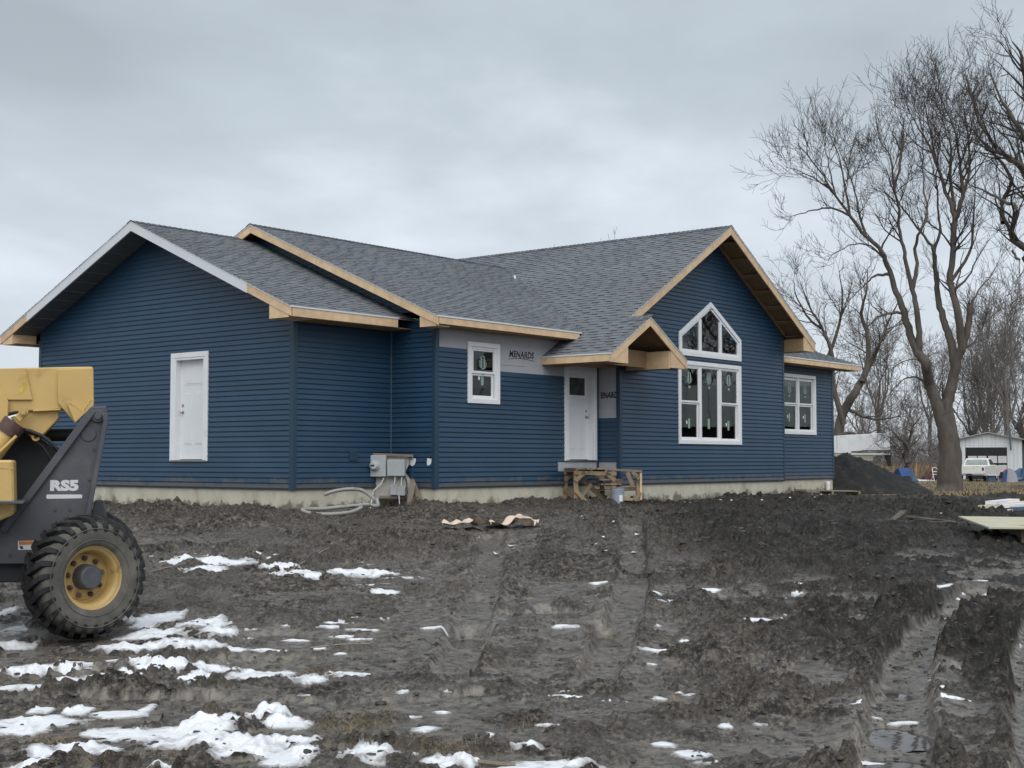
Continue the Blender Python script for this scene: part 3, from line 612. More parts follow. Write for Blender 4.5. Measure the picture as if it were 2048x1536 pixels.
# upper gable of the main house, seen above the garage roof
g2 = MB(); n = 26
for i in range(n):
    z0 = 3.6 + i*0.0847; z1 = z0+0.0847; d0 = (ZR2-0.12-z0)/M2; d1 = max((ZR2-0.12-z1)/M2, 0)
    g2.add([Vector((A_-0.02, VR2-d0, z0)), Vector((A_-0.02, VR2+d0, z0)), Vector((A_-0.006, VR2+d1, z1)), Vector((A_-0.006, VR2-d1, z1)), Vector((A_, VR2-d0, z0)), Vector((A_, VR2+d0, z0))], [(0, 1, 2, 3), (4, 5, 1, 0)])
H(g2, 'upper_gable_siding', siding_m)
# rear and right walls, closing the shell
bw = MB(); BK = 9.23
for (a, b, z) in (((0, Wg), (A_, Wg), 3.4), ((A_, Wg), (A_, BK), 3.4), ((A_, BK), (E_, BK), 3.4), ((E_, BK), (H_, BK), 3.4), ((H_, BK), (H_, G_), 3.4)):
    bw.add([(*a, 0), (*b, 0), (*b, z), (*a, z)], [(0, 1, 2, 3)])
bw.add([(C_, BK, 3.4), (E_+.6, BK, 3.4), (UR3, BK, ZR3-.17)], [(0, 1, 2)])
bw.add([(E_, D_, 0), (E_, G_, 0), (E_, G_, 3.9), (E_, D_, 3.9)], [(0, 1, 2, 3)])
bw.add([(H_, G_, 3.4), (H_, BK, 3.4), (H_, 4.1, 3.4+5.0*MW)], [(0, 1, 2)])
H(bw, 'rear_wall', siding_m)
rm = MB()
rm.add([(0.02, 0.02, .45), (E_, 0.02, .45), (E_, BK, .45), (0.02, BK, .45)], [(0, 1, 2, 3)]); rm.add([(C_+.05, D_+.03, .45), (E_-.05, D_+.03, .45), (E_-.05, .1, .45), (C_+.05, .1, .45)], [(0, 1, 2, 3)]); rm.add([(E_, G_+.03, .45), (H_-.05, G_+.03, .45), (H_-.05, 9, .45), (E_, 9, .45)], [(0, 1, 2, 3)]); rm.add([(A_+.02, B_+.03, .45), (C_, B_+.03, .45), (C_, .1, .45), (A_, .1, .45)], [(0, 1, 2, 3)])
rm.add([(A_+.01, B_+.01, 3.1), (C_, B_+.01, 3.1), (C_, BK, 3.1), (A_+.01, BK, 3.1)], [(0, 1, 2, 3)])
for (a, b) in (((A_+.1, 4.2), (15.5, 4.2)), ((9.2, B_), (9.2, 5)), ((E_+.1, D_+1), (E_+.1, 5)), ((E_, 4), (H_, 4)), ((5.4, B_+.02), (5.4, 4))):
    rm.add([(*a, .45), (*b, .45), (*b, 4.6 if a[0] > 9 or a[1] > 4 else 3.1), (*a, 4.6 if a[0] > 9 or a[1] > 4 else 3.1)], [(0, 1, 2, 3)])
H(rm, 'interior_partition', room_m)
# foundation
fd = MB()
for (x0, x1, y0, y1) in ((0.02, A_+.3, 0.02, 9.1), (A_+.02, E_-.02, B_+.02, 9.1), (C_+.02, E_-.02, D_+.02, 0), (E_-.3, H_-.02, G_+.02, 9.1)):
    fd.box(x0, x1, y0, y1, -1.1, -0.004)
fnd = H(fd, 'foundation', conc_m)
for (w, s0, s1) in ((wl, 0.3, 8.6), (ws, 0.5, 2.5), (wm, 2.9, 8.2), (wgab, 8.5, 16.2), (ww, 16.6, 21)):      # form seams left in the concrete
    q = s0
    while q < s1:
        mb = MB(); w.boxw(mb, q, q+random.uniform(.008, .018), -0.7, -0.012, -0.02, -0.0165); mb.build('form_seam', conc_m, fnd, True); q += 0.61
# corner posts
def corner(x, y, z0, z1, sx, sy, m=post_m, wd=0.082, name='corner_post'):
    mb = MB(); o = 0.026
    mb.box(min(x-sx*o, x+sx*wd), max(x-sx*o, x+sx*wd), min(y-sy*o, y), max(y-sy*o, y), z0, z1) if True else None
    mb.box(min(x-sx*o, x), max(x-sx*o, x), min(y, y+sy*wd), max(y, y+sy*wd), z0, z1)
    return H(mb, name, m, bevel=0.004)
corner(0, 0, -0.012, ZE1-.16, 1, 1); corner(A_, B_, -0.012, ZE2-.15, 1, 1); corner(C_, D_, -0.012, 2.92, 1, 1)
corner(0, Wg, -0.012, ZE1-.1, 1, -1); corner(H_, G_, -0.012, WZ-.15, -1, 1)
mb = MB(); mb.box(E_-.05, E_+.035, D_-.026, D_+.12, -0.012, 3.95); H(mb, 'corner_post', post_m, bevel=0.004)
mb = MB(); mb.box(A_-.035, A_-.003, -.035, -.002, 0, 3.3); H(mb, 'inside_corner_post', mat('dusty_vinyl_post', (0.055, 0.095, 0.14), 0.5), bevel=0.006)
mb = MB(); mb.box(C_-.075, C_-.003, B_-.03, B_-.002, .02, 2.9); H(mb, 'inside_corner_post', post_m)
mb = MB(); mb.box(E_+.036, E_+.07, G_-.035, G_-.002, 0, 3.4); H(mb, 'inside_corner_post', post_m)
# ---- roofs
def deck(name, pts, th=0.02, m=None):
    """roof sheathing: polygon on the slope, extruded down"""
    mb = MB(); mb.prism([Vector(p) - Vector((0, 0, 0.012)) for p in pts], [Vector(p)-Vector((0, 0, 0.012+th)) for p in pts]); return H(mb, name, m or osb_m)
tabs = {}
def unit_tab():
    mb = MB(); mb.add([(0, 0, 0.012), (1, 0, 0.012), (1, 1, 0.002), (0, 1, 0.002), (0, 0, -0.002), (1, 0, -0.002)], [(0, 1, 2, 3), (4, 5, 1, 0), (4, 0, 3), (1, 5, 2)]); me = mb.me('shingle'); me.materials.append(shingle_m); return me
TAB = unit_tab()
def shingles(P, run, m, lo, hi, tl=None, single=0, e0=None):
    """courses of laminated shingles; P(e, t) is the roof plane, run the horizontal length up the slope. The first `single` tabs are parts of their own"""
    cs = 1/math.sqrt(1+m*m); dt = 0.143*cs; n = int(math.ceil(run/dt)); V, F, T = [], [], []
    p0 = P(0, 0); de = (P(1, 0)-p0).normalized(); dv = (P(0, 1)-p0).normalized(); nn = de.cross(dv)
    if nn.z < 0: nn = -nn
    made = 0
    for i in range(n):
        t0 = i*dt; t1 = min(t0+dt*1.02, run)
        a, b = lo(t0), hi(t0)
        if b-a < 0.05: continue
        e = a - random.uniform(0, 0.2); up = random.random() < 0.5
        while e < b:
            wd = random.uniform(0.10, 0.26) if up else random.uniform(0.16, 0.36); f, g = max(e, a), min(e+wd, b); e += wd; up = not up
            if g-f < 0.01: continue
            h = 0.013 if up else 0.006
            if up and made < single and (g-f) > 0.08 and e0(f, t0):
                o = bpy.data.objects.new('shingle', TAB); COL.objects.link(o)
                Mx = Matrix.Identity(4); q = P(f, t0)
                for r_ in range(3): Mx[r_][0] = de[r_]*(g-f); Mx[r_][1] = dv[r_]*(t1-t0)/cs; Mx[r_][2] = nn[r_]; Mx[r_][3] = q[r_]
                o.parent = house; o.matrix_parent_inverse = wmat(house).inverted(); o.matrix_basis = Mx; made += 1; continue
            k = len(V); q0, q1, q2, q3 = P(f, t0), P(g, t0), P(g, t1), P(f, t1)
            V += [q0+nn*h, q1+nn*h, q2+nn*0.0015, q3+nn*0.0015, q0-nn*0.002, q1-nn*0.002]
            F += [(k, k+1, k+2, k+3), (k+4, k+5, k+1, k), (k+4, k, k+3), (k+1, k+5, k+2)]
            if up: T += [random.uniform(0.66, .82)]*4
            else:                                              # printed shadow band that also paints in the shade under the next butt
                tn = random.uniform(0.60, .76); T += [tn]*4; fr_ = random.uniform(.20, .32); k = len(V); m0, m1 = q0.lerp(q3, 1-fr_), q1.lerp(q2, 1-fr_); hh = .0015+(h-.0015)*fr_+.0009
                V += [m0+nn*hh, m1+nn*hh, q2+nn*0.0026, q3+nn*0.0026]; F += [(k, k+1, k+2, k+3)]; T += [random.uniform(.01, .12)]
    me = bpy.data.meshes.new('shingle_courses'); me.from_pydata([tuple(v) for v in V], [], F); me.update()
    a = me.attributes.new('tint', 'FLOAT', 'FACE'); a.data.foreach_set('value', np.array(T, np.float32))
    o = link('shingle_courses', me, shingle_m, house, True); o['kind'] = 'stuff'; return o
def board(name, a, b, hgt, th, outdir, m=wood_m, down=0.0):
    """fascia board from a to b hanging `hgt` below the line, `th` thick towards outdir"""
    a = Vector(a)-Vector((0, 0, down)); b = Vector(b)-Vector((0, 0, down)); o = Vector(outdir)*th; dz = Vector((0, 0, hgt)); mb = MB()
    if m is wood_m and (b-a).length > 3.2:                   # long runs are pieced together from several boards
        n_ = int((b-a).length/2.9)+1; cs = [0] + sorted((i+random.uniform(-.2, .2))/n_ for i in range(1, n_)) + [1]; g_ = .004/(b-a).length; r_ = None
        for c0, c1 in zip(cs[:-1], cs[1:]):
            j_ = Vector((0, 0, random.uniform(-.003, .003))); p_ = a.lerp(b, c0+(g_ if c0 else 0))+j_; q_ = a.lerp(b, c1-(g_ if c1 < 1 else 0))+j_; mb = MB(); mb.prism([p_, q_, q_-dz, p_-dz], [p_+o, q_+o, q_-dz+o, p_-dz+o]); r_ = H(mb, name, m)
        return r_
    mb.prism([a, b, b-dz, a-dz], [a+o, b+o, b-dz+o, a-dz+o]); return H(mb, name, m)
def edge(a, b, outdir): return board('drip_edge', a, b, 0.032, 0.012, outdir, alu_m, -0.004)
FH = 0.165
# garage roof
deck('roof_deck', [(-OG, -OV, ZE1), (A_, -OV, ZE1), (A_, VR1, ZR1), (-OG, VR1, ZR1)]); deck('roof_deck', [(-OG, Wg+OV, ZE1), (A_, Wg+OV, ZE1), (A_, VR1, ZR1), (-OG, VR1, ZR1)])
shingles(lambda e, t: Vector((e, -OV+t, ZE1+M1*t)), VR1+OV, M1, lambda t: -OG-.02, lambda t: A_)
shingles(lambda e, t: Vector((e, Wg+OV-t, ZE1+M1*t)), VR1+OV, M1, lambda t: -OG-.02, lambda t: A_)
zt = lambda v: ZR1-abs(v-VR1)*M1
def rake(u, v0, v1, zf, m=wood_m, name='fascia_board', axis=0, out=(-1, 0, 0), h=FH):
    a = (u, v0, zf(v0)-0.03) if axis == 0 else (v0, u, zf(v0)-0.03); b = (u, v1, zf(v1)-0.03) if axis == 0 else (v1, u, zf(v1)-0.03)
    return board(name, a, b, h, 0.036, out, m)
k1, k2 = 0.62, Wg-0.72+OV*.4
rake(-OG+.034, -OV, k1, zt); rake(-OG+.034, k2, Wg+OV, zt)
rake(-OG+.027, k1, VR1-.002, zt, alu_m, 'fascia_cladding', h=FH+.012); rake(-OG+.027, VR1+.002, k2, zt, alu_m, 'fascia_cladding', h=FH+.012)
for (v0, v1) in ((-OV, VR1), (VR1, Wg+OV)): edge((-OG, v0, zt(v0)), (-OG, v1, zt(v1)), (-1, 0, 0))
board('fascia_board', (-OG+.02, -OV+.036, ZE1-.03), (A_-.47, -OV+.036, ZE1-.03), FH, 0.036, (0, -1, 0)); edge((-OG, -OV, ZE1), (A_-.45, -OV, ZE1), (0, -1, 0))
board('fascia_board', (-OG+.02, Wg+OV-.036, ZE1-.03), (A_, Wg+OV-.036, ZE1-.03), FH, 0.036, (0, 1, 0))
mb = MB(); mb.box(-OG+.036, A_-.005, -OV+.04, -.028, ZE1-FH-.04, ZE1-FH-.025); H(mb, 'soffit', osb_m)
mb = MB(); mb.box(-OG+.036, A_-.005, Wg+.028, Wg+OV-.04, ZE1-FH-.04, ZE1-FH-.025); H(mb, 'soffit', osb_m)
def chop(u0, u1, v0, v1, zb, zf, name='soffit_return', m=wood_m):
    """boxed-in end of the eave"""
    mb = MB(); q = [(v0, zb), (v1, zb), (v1, zf(v1)-.2), (v0, zf(v0)-.2)]; mb.prism([(u0, v, z) for v, z in q], [(u1, v, z) for v, z in q]); return H(mb, name, m)
ZB = ZE1-FH-.045
chop(-OG+.012, -0.03, -OV+.08, -OV+.62, ZB, zt); chop(-OG+.012, -0.03, Wg+OV-.08, Wg+OV-.5, ZB, zt)
q = -OV+.62                                                              # finished soffit panels under the garage rake
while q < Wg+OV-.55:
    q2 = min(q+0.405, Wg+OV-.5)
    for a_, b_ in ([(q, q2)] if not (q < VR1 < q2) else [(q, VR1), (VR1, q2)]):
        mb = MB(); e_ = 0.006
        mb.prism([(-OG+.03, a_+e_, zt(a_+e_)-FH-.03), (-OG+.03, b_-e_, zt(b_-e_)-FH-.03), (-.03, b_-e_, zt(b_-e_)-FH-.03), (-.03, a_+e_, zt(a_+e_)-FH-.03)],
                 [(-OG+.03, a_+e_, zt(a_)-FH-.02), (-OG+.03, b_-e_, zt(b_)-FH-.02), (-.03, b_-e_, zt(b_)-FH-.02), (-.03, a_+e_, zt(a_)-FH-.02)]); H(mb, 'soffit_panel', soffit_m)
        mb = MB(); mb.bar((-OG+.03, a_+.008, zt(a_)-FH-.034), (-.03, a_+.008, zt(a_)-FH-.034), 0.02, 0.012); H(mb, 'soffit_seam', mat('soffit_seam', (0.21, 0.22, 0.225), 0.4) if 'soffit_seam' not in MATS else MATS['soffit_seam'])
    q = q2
# main roof
z2 = lambda v: ZR2-abs(v-VR2)*M2
VB2 = 2*VR2-VE2
deck('roof_deck', [(UG2, VE2, ZE2), (11.6, VE2, ZE2), (11.6, VR2, ZR2), (UG2, VR2, ZR2)]); deck('roof_deck', [(UG2, VB2, ZE2), (11.6, VB2, ZE2), (11.6, VR2, ZR2), (UG2, VR2, ZR2)])
u_val = lambda t: UR3-(ZR3-(ZE2+M2*t))/M3
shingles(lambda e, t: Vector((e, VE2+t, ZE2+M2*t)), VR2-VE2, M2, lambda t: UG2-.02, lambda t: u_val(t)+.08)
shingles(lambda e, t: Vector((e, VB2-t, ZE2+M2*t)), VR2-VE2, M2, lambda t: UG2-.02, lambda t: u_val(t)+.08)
rake(UG2+.034, VE2, VR2-.002, z2); rake(UG2+.034, VR2+.002, VB2, z2)
for (v0, v1) in ((VE2, VR2), (VR2, VB2)): edge((UG2, v0, z2(v0)), (UG2, v1, z2(v1)), (-1, 0, 0))
board('fascia_board', (UG2+.02, VE2+.036, ZE2-.03), (6.98, VE2+.036, ZE2-.03), 0.135, 0.036, (0, -1, 0)); edge((UG2, VE2, ZE2), (7.06, VE2, ZE2), (0, -1, 0))
chop(UG2+.012, A_-.03, VE2+.06, VE2+.50, ZE2-FH-.045, z2)
mb = MB(); mb.box(UG2+.036, 7.6, VE2+.04, B_-.004, ZE2-.185, ZE2-.172); H(mb, 'soffit', osb_m)
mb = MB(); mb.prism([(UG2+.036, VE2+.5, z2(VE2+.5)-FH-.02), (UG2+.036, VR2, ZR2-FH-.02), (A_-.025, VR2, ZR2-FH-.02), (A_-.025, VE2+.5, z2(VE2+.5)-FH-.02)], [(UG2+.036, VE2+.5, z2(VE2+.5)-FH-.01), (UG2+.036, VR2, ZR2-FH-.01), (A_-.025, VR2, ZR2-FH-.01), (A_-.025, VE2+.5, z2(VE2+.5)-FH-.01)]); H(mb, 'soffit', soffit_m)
# ridge caps
def caps(a, b, n, d1, d2):
    a = Vector(a); b = Vector(b); L = (b-a).length; d = (b-a).normalized(); k = int(L/0.14); V, F, T = [], [], []
    for i in range(k):
        p = a+d*(i*0.14); q = a+d*(i*0.14+0.145); i0 = len(V); h = Vector((0, 0, 0.022)); h2 = Vector((0, 0, 0.012))
        V += [p+h, q+h2, q+Vector(d1)*.14+h2, p+Vector(d1)*.14+h, q+Vector(d2)*.14+h2, p+Vector(d2)*.14+h]; F += [(i0, i0+1, i0+2, i0+3), (i0+1, i0, i0+5, i0+4)]; tn = random.uniform(.3, .8); T += [tn, tn]
    me = bpy.data.meshes.new('ridge_caps'); me.from_pydata([tuple(v) for v in V], [], F); me.update(); at_ = me.attributes.new('tint', 'FLOAT', 'FACE'); at_.data.foreach_set('value', np.array(T, np.float32))
    o = link('ridge_caps', me, shingle_m, house, True); o['kind'] = 'stuff'
caps((-OG-.02, VR1, ZR1), (A_, VR1, ZR1), 0, (0, -1, -M1), (0, 1, -M1)); caps((UG2-.02, VR2, ZR2), (11.3, VR2, ZR2), 0, (0, -1, -M2), (0, 1, -M2)); caps((UR3, VF3-.02, ZR3), (UR3, 9.8, ZR3), 0, (-1, 0, -M3), (1, 0, -M3))
# big gable roof with the entry roof growing out of its left slope
deck('roof_deck', [(UPL, VFP, ZPL), (UPL, B_-.01, ZPL), (7.0, B_-.01, z3(7.0)), (UP, B_-.01, ZPP), (UP, VFP, ZPP)])
deck('roof_deck', [(UP, VF3, ZPP), (UP, 9.8, ZPP), (UR3, 9.8, ZR3), (UR3, VF3, ZR3)]); deck('roof_deck', [(UE3, VF3, ZE3), (UE3, 9.8, ZE3), (UR3, 9.8, ZR3), (UR3, VF3, ZR3)])
ZRP = 2*UP-UPL
deck('roof_deck', [(ZRP, VFP, ZPL), (ZRP, D_-.03, ZPL), (UP, D_-.03, ZPP), (UP, VFP, ZPP)])
def v_val(t):                                                            # the valley bounds the left slope where the main roof stands higher
    z = ZPL+M3*t
    return B_+.0 if z < ZE2 else (9.8 if z > ZR2-.9 else VE2+(z-ZE2)/M2+.10)
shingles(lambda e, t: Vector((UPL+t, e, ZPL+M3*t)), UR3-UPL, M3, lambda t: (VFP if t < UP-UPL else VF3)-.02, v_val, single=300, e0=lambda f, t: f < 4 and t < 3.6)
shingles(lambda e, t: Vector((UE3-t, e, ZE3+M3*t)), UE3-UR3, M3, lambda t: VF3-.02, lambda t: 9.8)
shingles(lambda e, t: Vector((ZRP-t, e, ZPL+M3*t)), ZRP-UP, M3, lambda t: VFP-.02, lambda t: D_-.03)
caps((UP, VFP-.02, ZPP), (UP, VF3-.05, ZPP), 0, (-1, 0, -M3), (1, 0, -M3))
zg = z3
rake(VF3+.034, UP+.13, UR3-.002, zg, axis=1, out=(0, -1, 0), h=.19); rake(VF3+.034, UR3+.002, UE3, zg, axis=1, out=(0, -1, 0), h=.19)
edge((UP+.05, VF3, zg(UP+.05)), (UR3, VF3, ZR3), (0, -1, 0)); edge((UR3, VF3, ZR3), (UE3, VF3, ZE3), (0, -1, 0))
zp = lambda u: ZPP-abs(u-UP)*M3
rake(VFP+.034, UPL, UP-.002, zp, axis=1, out=(0, -1, 0), h=.175); rake(VFP+.034, UP+.002, ZRP, zp, axis=1, out=(0, -1, 0), h=.175)
edge((UPL, VFP, ZPL), (UP, VFP, ZPP), (0, -1, 0)); edge((UP, VFP, ZPP), (ZRP, VFP, ZPL), (0, -1, 0))
board('fascia_board', (UPL+.036, VFP+.02, ZPL-.03), (UPL+.036, B_-.004, ZPL-.03), .15, .036, (-1, 0, 0)); edge((UPL, VFP, ZPL), (UPL, B_-.004, ZPL), (-1, 0, 0))
board('fascia_board', (ZRP-.036, VFP+.02, ZPL-.03), (ZRP-.036, D_-.03, ZPL-.03), .15, .036, (1, 0, 0))
def chopu(v0, v1, u0, u1, zb, zf, name='soffit_return', m=wood_m):
    mb = MB(); q = [(u0, zb), (u1, zb), (u1, zf(u1)-.2), (u0, zf(u0)-.2)]; mb.prism([(u, v0, z) for u, z in q], [(u, v1, z) for u, z in q]); return H(mb, name, m)
ZPB = ZPL-.20
chopu(VFP+.012, VFP+.05, UPL+.06, UPL+.66, ZPB, zp); chopu(VFP+.012, VFP+.05, ZRP-.06, ZRP-.66, ZPB, zp)
mb = MB(); mb.box(UPL+.62, UPL+.66, VFP+.05, D_-.03, ZPB, ZPB+.40); H(mb, 'porch_beam', osb_m)
mb = MB(); mb.box(ZRP-.70, ZRP-.66, VFP+.05, D_-.03, ZPB-.02, ZPB+.38); H(mb, 'porch_beam', wood_m)
mb = MB(); mb.box(UPL+.66, ZRP-.70, VFP+.66, VFP+.70, ZPB+.02, ZPB+.40); H(mb, 'porch_beam', osb_m)
mb = MB(); mb.box(UPL+.04, UPL+.62, VFP+.05, B_-.004, ZPB-.001, ZPB+.012); H(mb, 'porch_soffit', osb_m)
mb = MB(); mb.box(UPL+.66, C_-.03, D_+.0, B_-.004, ZPB+.05, ZPB+.065); H(mb, 'porch_soffit', osb_m)
mb = MB(); mb.box(ZRP-.66, ZRP-.04, VFP+.05, D_-.03, ZPB+.001, ZPB+.014); H(mb, 'porch_soffit', osb_m)
# right eave end of the big gable, open lookouts
chopu(VF3+.012, VF3+.05, UE3-.05, UE3-.62, ZE3-.24, zg); board('fascia_board', (UE3-.036, VF3+.02, ZE3-.03), (UE3-.036, 9.7, ZE3-.03), .17, .036, (1, 0, 0))
mb = MB(); mb.box(UE3-.62, UE3-.60, VF3+.05, D_-.03, ZE3-.24, ZE3+.10); H(mb, 'soffit_return', osb_m)
mb = MB(); mb.box(UE3-.60, UE3-.04, VF3+.05, D_+3, ZE3-.238, ZE3-.225); H(mb, 'soffit', wood_m)
q = 0.45
while q < (UE3-UR3)-.3:
    for sg in (1, -1):
        u = UR3+sg*q
        if u < UP+.2: continue
        mb = MB(); mb.bar((u, VF3+.036, z3(u)-.105), (u, D_-.005, z3(u)-.105), .14, .038, (0.51*sg, 0, .86)); H(mb, 'lookout_board', osb_m)  # lumber in the darker sheathing colour, standing in for the shade under the roof
    q += 0.61
mb = MB(); mb.prism([(UR3-.02, D_-.045, ZR3-.05), (UE3-.62, D_-.045, z3(UE3-.62)-.05), (UE3-.62, D_-.045, z3(UE3-.62)-.17), (UR3, D_-.045, ZR3-.17)], [(UR3-.02, D_-.02, ZR3-.05), (UE3-.62, D_-.02, z3(UE3-.62)-.05), (UE3-.62, D_-.02, z3(UE3-.62)-.17), (UR3, D_-.02, ZR3-.17)]); H(mb, 'ledger_board', osb_m)
# wing roof
VRW = 4.2; ZRW = WZ+(VRW-WE)*MW
deck('roof_deck', [(E_+.02, WE, WZ), (WR, WE, WZ), (WR, VRW, ZRW), (E_+.02, VRW, ZRW)]); deck('roof_deck', [(E_+.02, 2*VRW-WE, WZ), (WR, 2*VRW-WE, WZ), (WR, VRW, ZRW), (E_+.02, VRW, ZRW)])
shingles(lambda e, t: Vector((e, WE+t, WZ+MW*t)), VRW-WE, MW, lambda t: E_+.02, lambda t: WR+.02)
board('fascia_board', (E_+.05, WE+.036, WZ-.03), (WR-.02, WE+.036, WZ-.03), .14, .036, (0, -1, 0)); edge((E_+.05, WE, WZ), (WR, WE, WZ), (0, -1, 0))
board('fascia_board', (WR-.036, WE, WZ-.03), (WR-.036, VRW, ZRW-.03), .14, .036, (1, 0, 0))
mb = MB(); mb.box(E_+.05, WR-.05, WE+.04, G_-.02, WZ-.185, WZ-.172); H(mb, 'soffit', osb_m)
# valley flashing line, plumbing vent
mb = MB(); mb.lathe([(.0, .07), (.03, .07), (.03, 0), (.06, -.02)], 12, Matrix.Translation(Vector((10.35, 2.9, z2(2.9)+.0)))); H(mb, 'vent_pipe', white_m)
# ---- doors and windows
def frame_boards(w, parent, s0, s1, z0, z1, wd, th, m, name='trim', o=0.012, sill=True):
    for (a, b, c, d) in ((s0, s1, z1-wd, z1), (s0, s0+wd, z0, z1-wd-.001), (s1-wd, s1, z0, z1-wd-.001)) + (((s0+wd+.001, s1-wd-.001, z0, z0+wd),) if sill else ()):
        mb = MB(); w.boxw(mb, a, b, c, d, o-.01, o+th); mb.build(name, m, parent, True, bevel=0.004)
def door(w, s0, s1, z0, z1, slab, recess, knob_s, hinge, lite=None, lab=None):
    mb = MB(); a, b, c, d = slab
    w.boxw(mb, a, b, c, d, -recess-.045, -recess)
    o = H(mb, 'door', door_m, bevel=0.003)
    if lab: o['label'] = lab
    frame_boards(w, o, s0, s1, z0, z1, 0.105, 0.032, white_m, 'casing', 0.012, False)
    for (p, q, e, f) in ((s0+.10, a, c-.02, z1-.10), (b, s1-.10, c-.02, z1-.10), (a-.001, b+.001, d, z1-.10)):
        j = MB(); w.boxw(j, p, q, e, f, -recess-.02, 0.032); j.build('jamb', white_m, o, True)
    j = MB(); w.boxw(j, s0+.04, s1-.04, c-.045, c-.012, -recess-.02, 0.05); j.build('sill', metal_m, o, True)
    W = b-a; Hh = d-c
    def panel(p, q, e, f):
        """pressed panel: a raised field inside a sunk bead"""
        j = MB(); w.boxw(j, p, q, e, f, -recess-.001, -recess+.004); w.boxw(j, p+.03, q-.03, e+.03, f-.03, -recess+.003, -recess+.010); j.build('door_panel', door_m, o, True, bevel=0.003)
    if lite:
        p, q, e, f = a+.13, b-.13, d-.56, d-.16
        frame_boards(w, o, p-.045, q+.045, e-.045, f+.045, .045, .012, white_m, 'lite_frame', -recess+.001)
        j = MB(); j.add([w.P(p, e, -recess+.004), w.P(q, e, -recess+.004), w.P(q, f, -recess+.004), w.P(p, f, -recess+.004)], [(0, 1, 2, 3)]); j.build('pane', mat('obscured_door_glass', (0.05, 0.06, 0.055), 0.12, 0.6, 6, 0.3, 12), o, True)
        m_ = (a+b)/2
        panel(a+.12, m_-.04, c+.22, d-.78); panel(m_+.04, b-.12, c+.22, d-.78)
    else:
        m_ = (a+b)/2; panel(a+.12, b-.12, d-.52, d-.14); panel(a+.12, m_-.04, c+.30, d-.66); panel(m_+.04, b-.12, c+.30, d-.66)
    for (zz_, r_) in ((c+0.98, .034), (c+1.12, .030)):
        kn = MB(); base = w.P(knob_s, zz_, -recess); nrm = (w.P(0, 0, 1)-w.P(0, 0, 0)); Mx = Matrix.Translation(base) @ nrm.to_track_quat('Z', 'Y').to_matrix().to_4x4()
        kn.lathe([(0, .0), (r_, .0), (r_, .012), (.014, .016), (.014, .03), (.027, .04), (.029, .055), (.018, .066), (0, .068)] if zz_ < c+1.1 else [(0, 0), (r_, 0), (r_*.95, .016), (0, .018)], 12, Mx); kn.build('door_knob' if zz_ < c+1.1 else 'deadbolt', metal_m, o, True, smooth=True)
    return o
door(wl, 2.54, 3.765, .546, 2.795, (2.70, 3.60, .585, 2.645), .10, 3.515, 1, None, 'plain white panel door in the garage gable')
door(wm, 6.985, 8.225, .55, 2.80, (7.16, 8.055, .585, 2.62), .10, 7.975, -1, True, 'white front door with a small glazed light')
def sash(w, parent, s0, s1, z0, z1, depth, fw=0.045, sticker=0):
    frame_boards(w, parent, s0-fw, s1+fw, z0-fw, z1+fw, fw, .03, white_m, 'sash', depth)
    j = MB(); j.add([w.P(s0, z0, depth+.005), w.P(s1, z0, depth+.005), w.P(s1, z1, depth+.005), w.P(s0, z1, depth+.005)], [(0, 1, 2, 3)]); link('pane', j.me('pane'), glass_m, parent, True)
    def flat(pts, name, m=sticker_m, e=.008):
        q = MB(); q.add([w.P(s_, z_, depth+e) for s_, z_ in pts], [tuple(range(len(pts)))]); q.build(name, m, parent, True)
    cs = (s0+s1)/2
    if sticker == 1:        # round maker's emblem hung in the upper glass
        zc = z1-.23; k = 20
        for (ra, rb) in ((1.0, .86),):
            q = MB(); n_ = 20; ring = [w.P(cs+.125*ra*math.cos(2*math.pi*i/n_), zc+.145*ra*math.sin(2*math.pi*i/n_), depth+.008) for i in range(n_)] + [w.P(cs+.125*rb*math.cos(2*math.pi*i/n_), zc+.145*rb*math.sin(2*math.pi*i/n_), depth+.008) for i in range(n_)]
            q.add(ring, [(i, (i+1) % n_, n_+(i+1) % n_, n_+i) for i in range(3, 20) if i not in (8,)]); q.build('emblem_sticker', sticker_m, parent, True)
        flat([(cs-.075, zc-.09), (cs-.02, zc-.12), (cs-.02, zc+.10), (cs-.05, zc+.12), (cs-.085, zc+.03)], 'emblem_sticker'); flat([(cs+.075, zc-.09), (cs+.02, zc-.12), (cs+.02, zc+.10), (cs+.05, zc+.12), (cs+.085, zc+.03)], 'emblem_sticker')
        flat([(cs-.05, zc-.26), (cs+.05, zc-.26), (cs+.04, zc-.20), (cs-.04, zc-.20)], 'emblem_sticker')
    if sticker == 2:
        flat([(cs-.02, z0+.22), (cs+.07, z0+.22), (cs+.07, z0+.46), (cs-.02, z0+.46)], 'paper_sticker'); flat([(cs-.11, z0+.34), (cs-.06, z0+.32), (cs-.05, z0+.40), (cs-.11, z0+.41)], 'paper_sticker', white_m)
    if sticker == 3: flat([(cs-.03, z0+.06), (cs+.02, z0+.06), (cs+.03, z0+.14), (cs-.03, z0+.15)], 'paper_sticker', white_m)
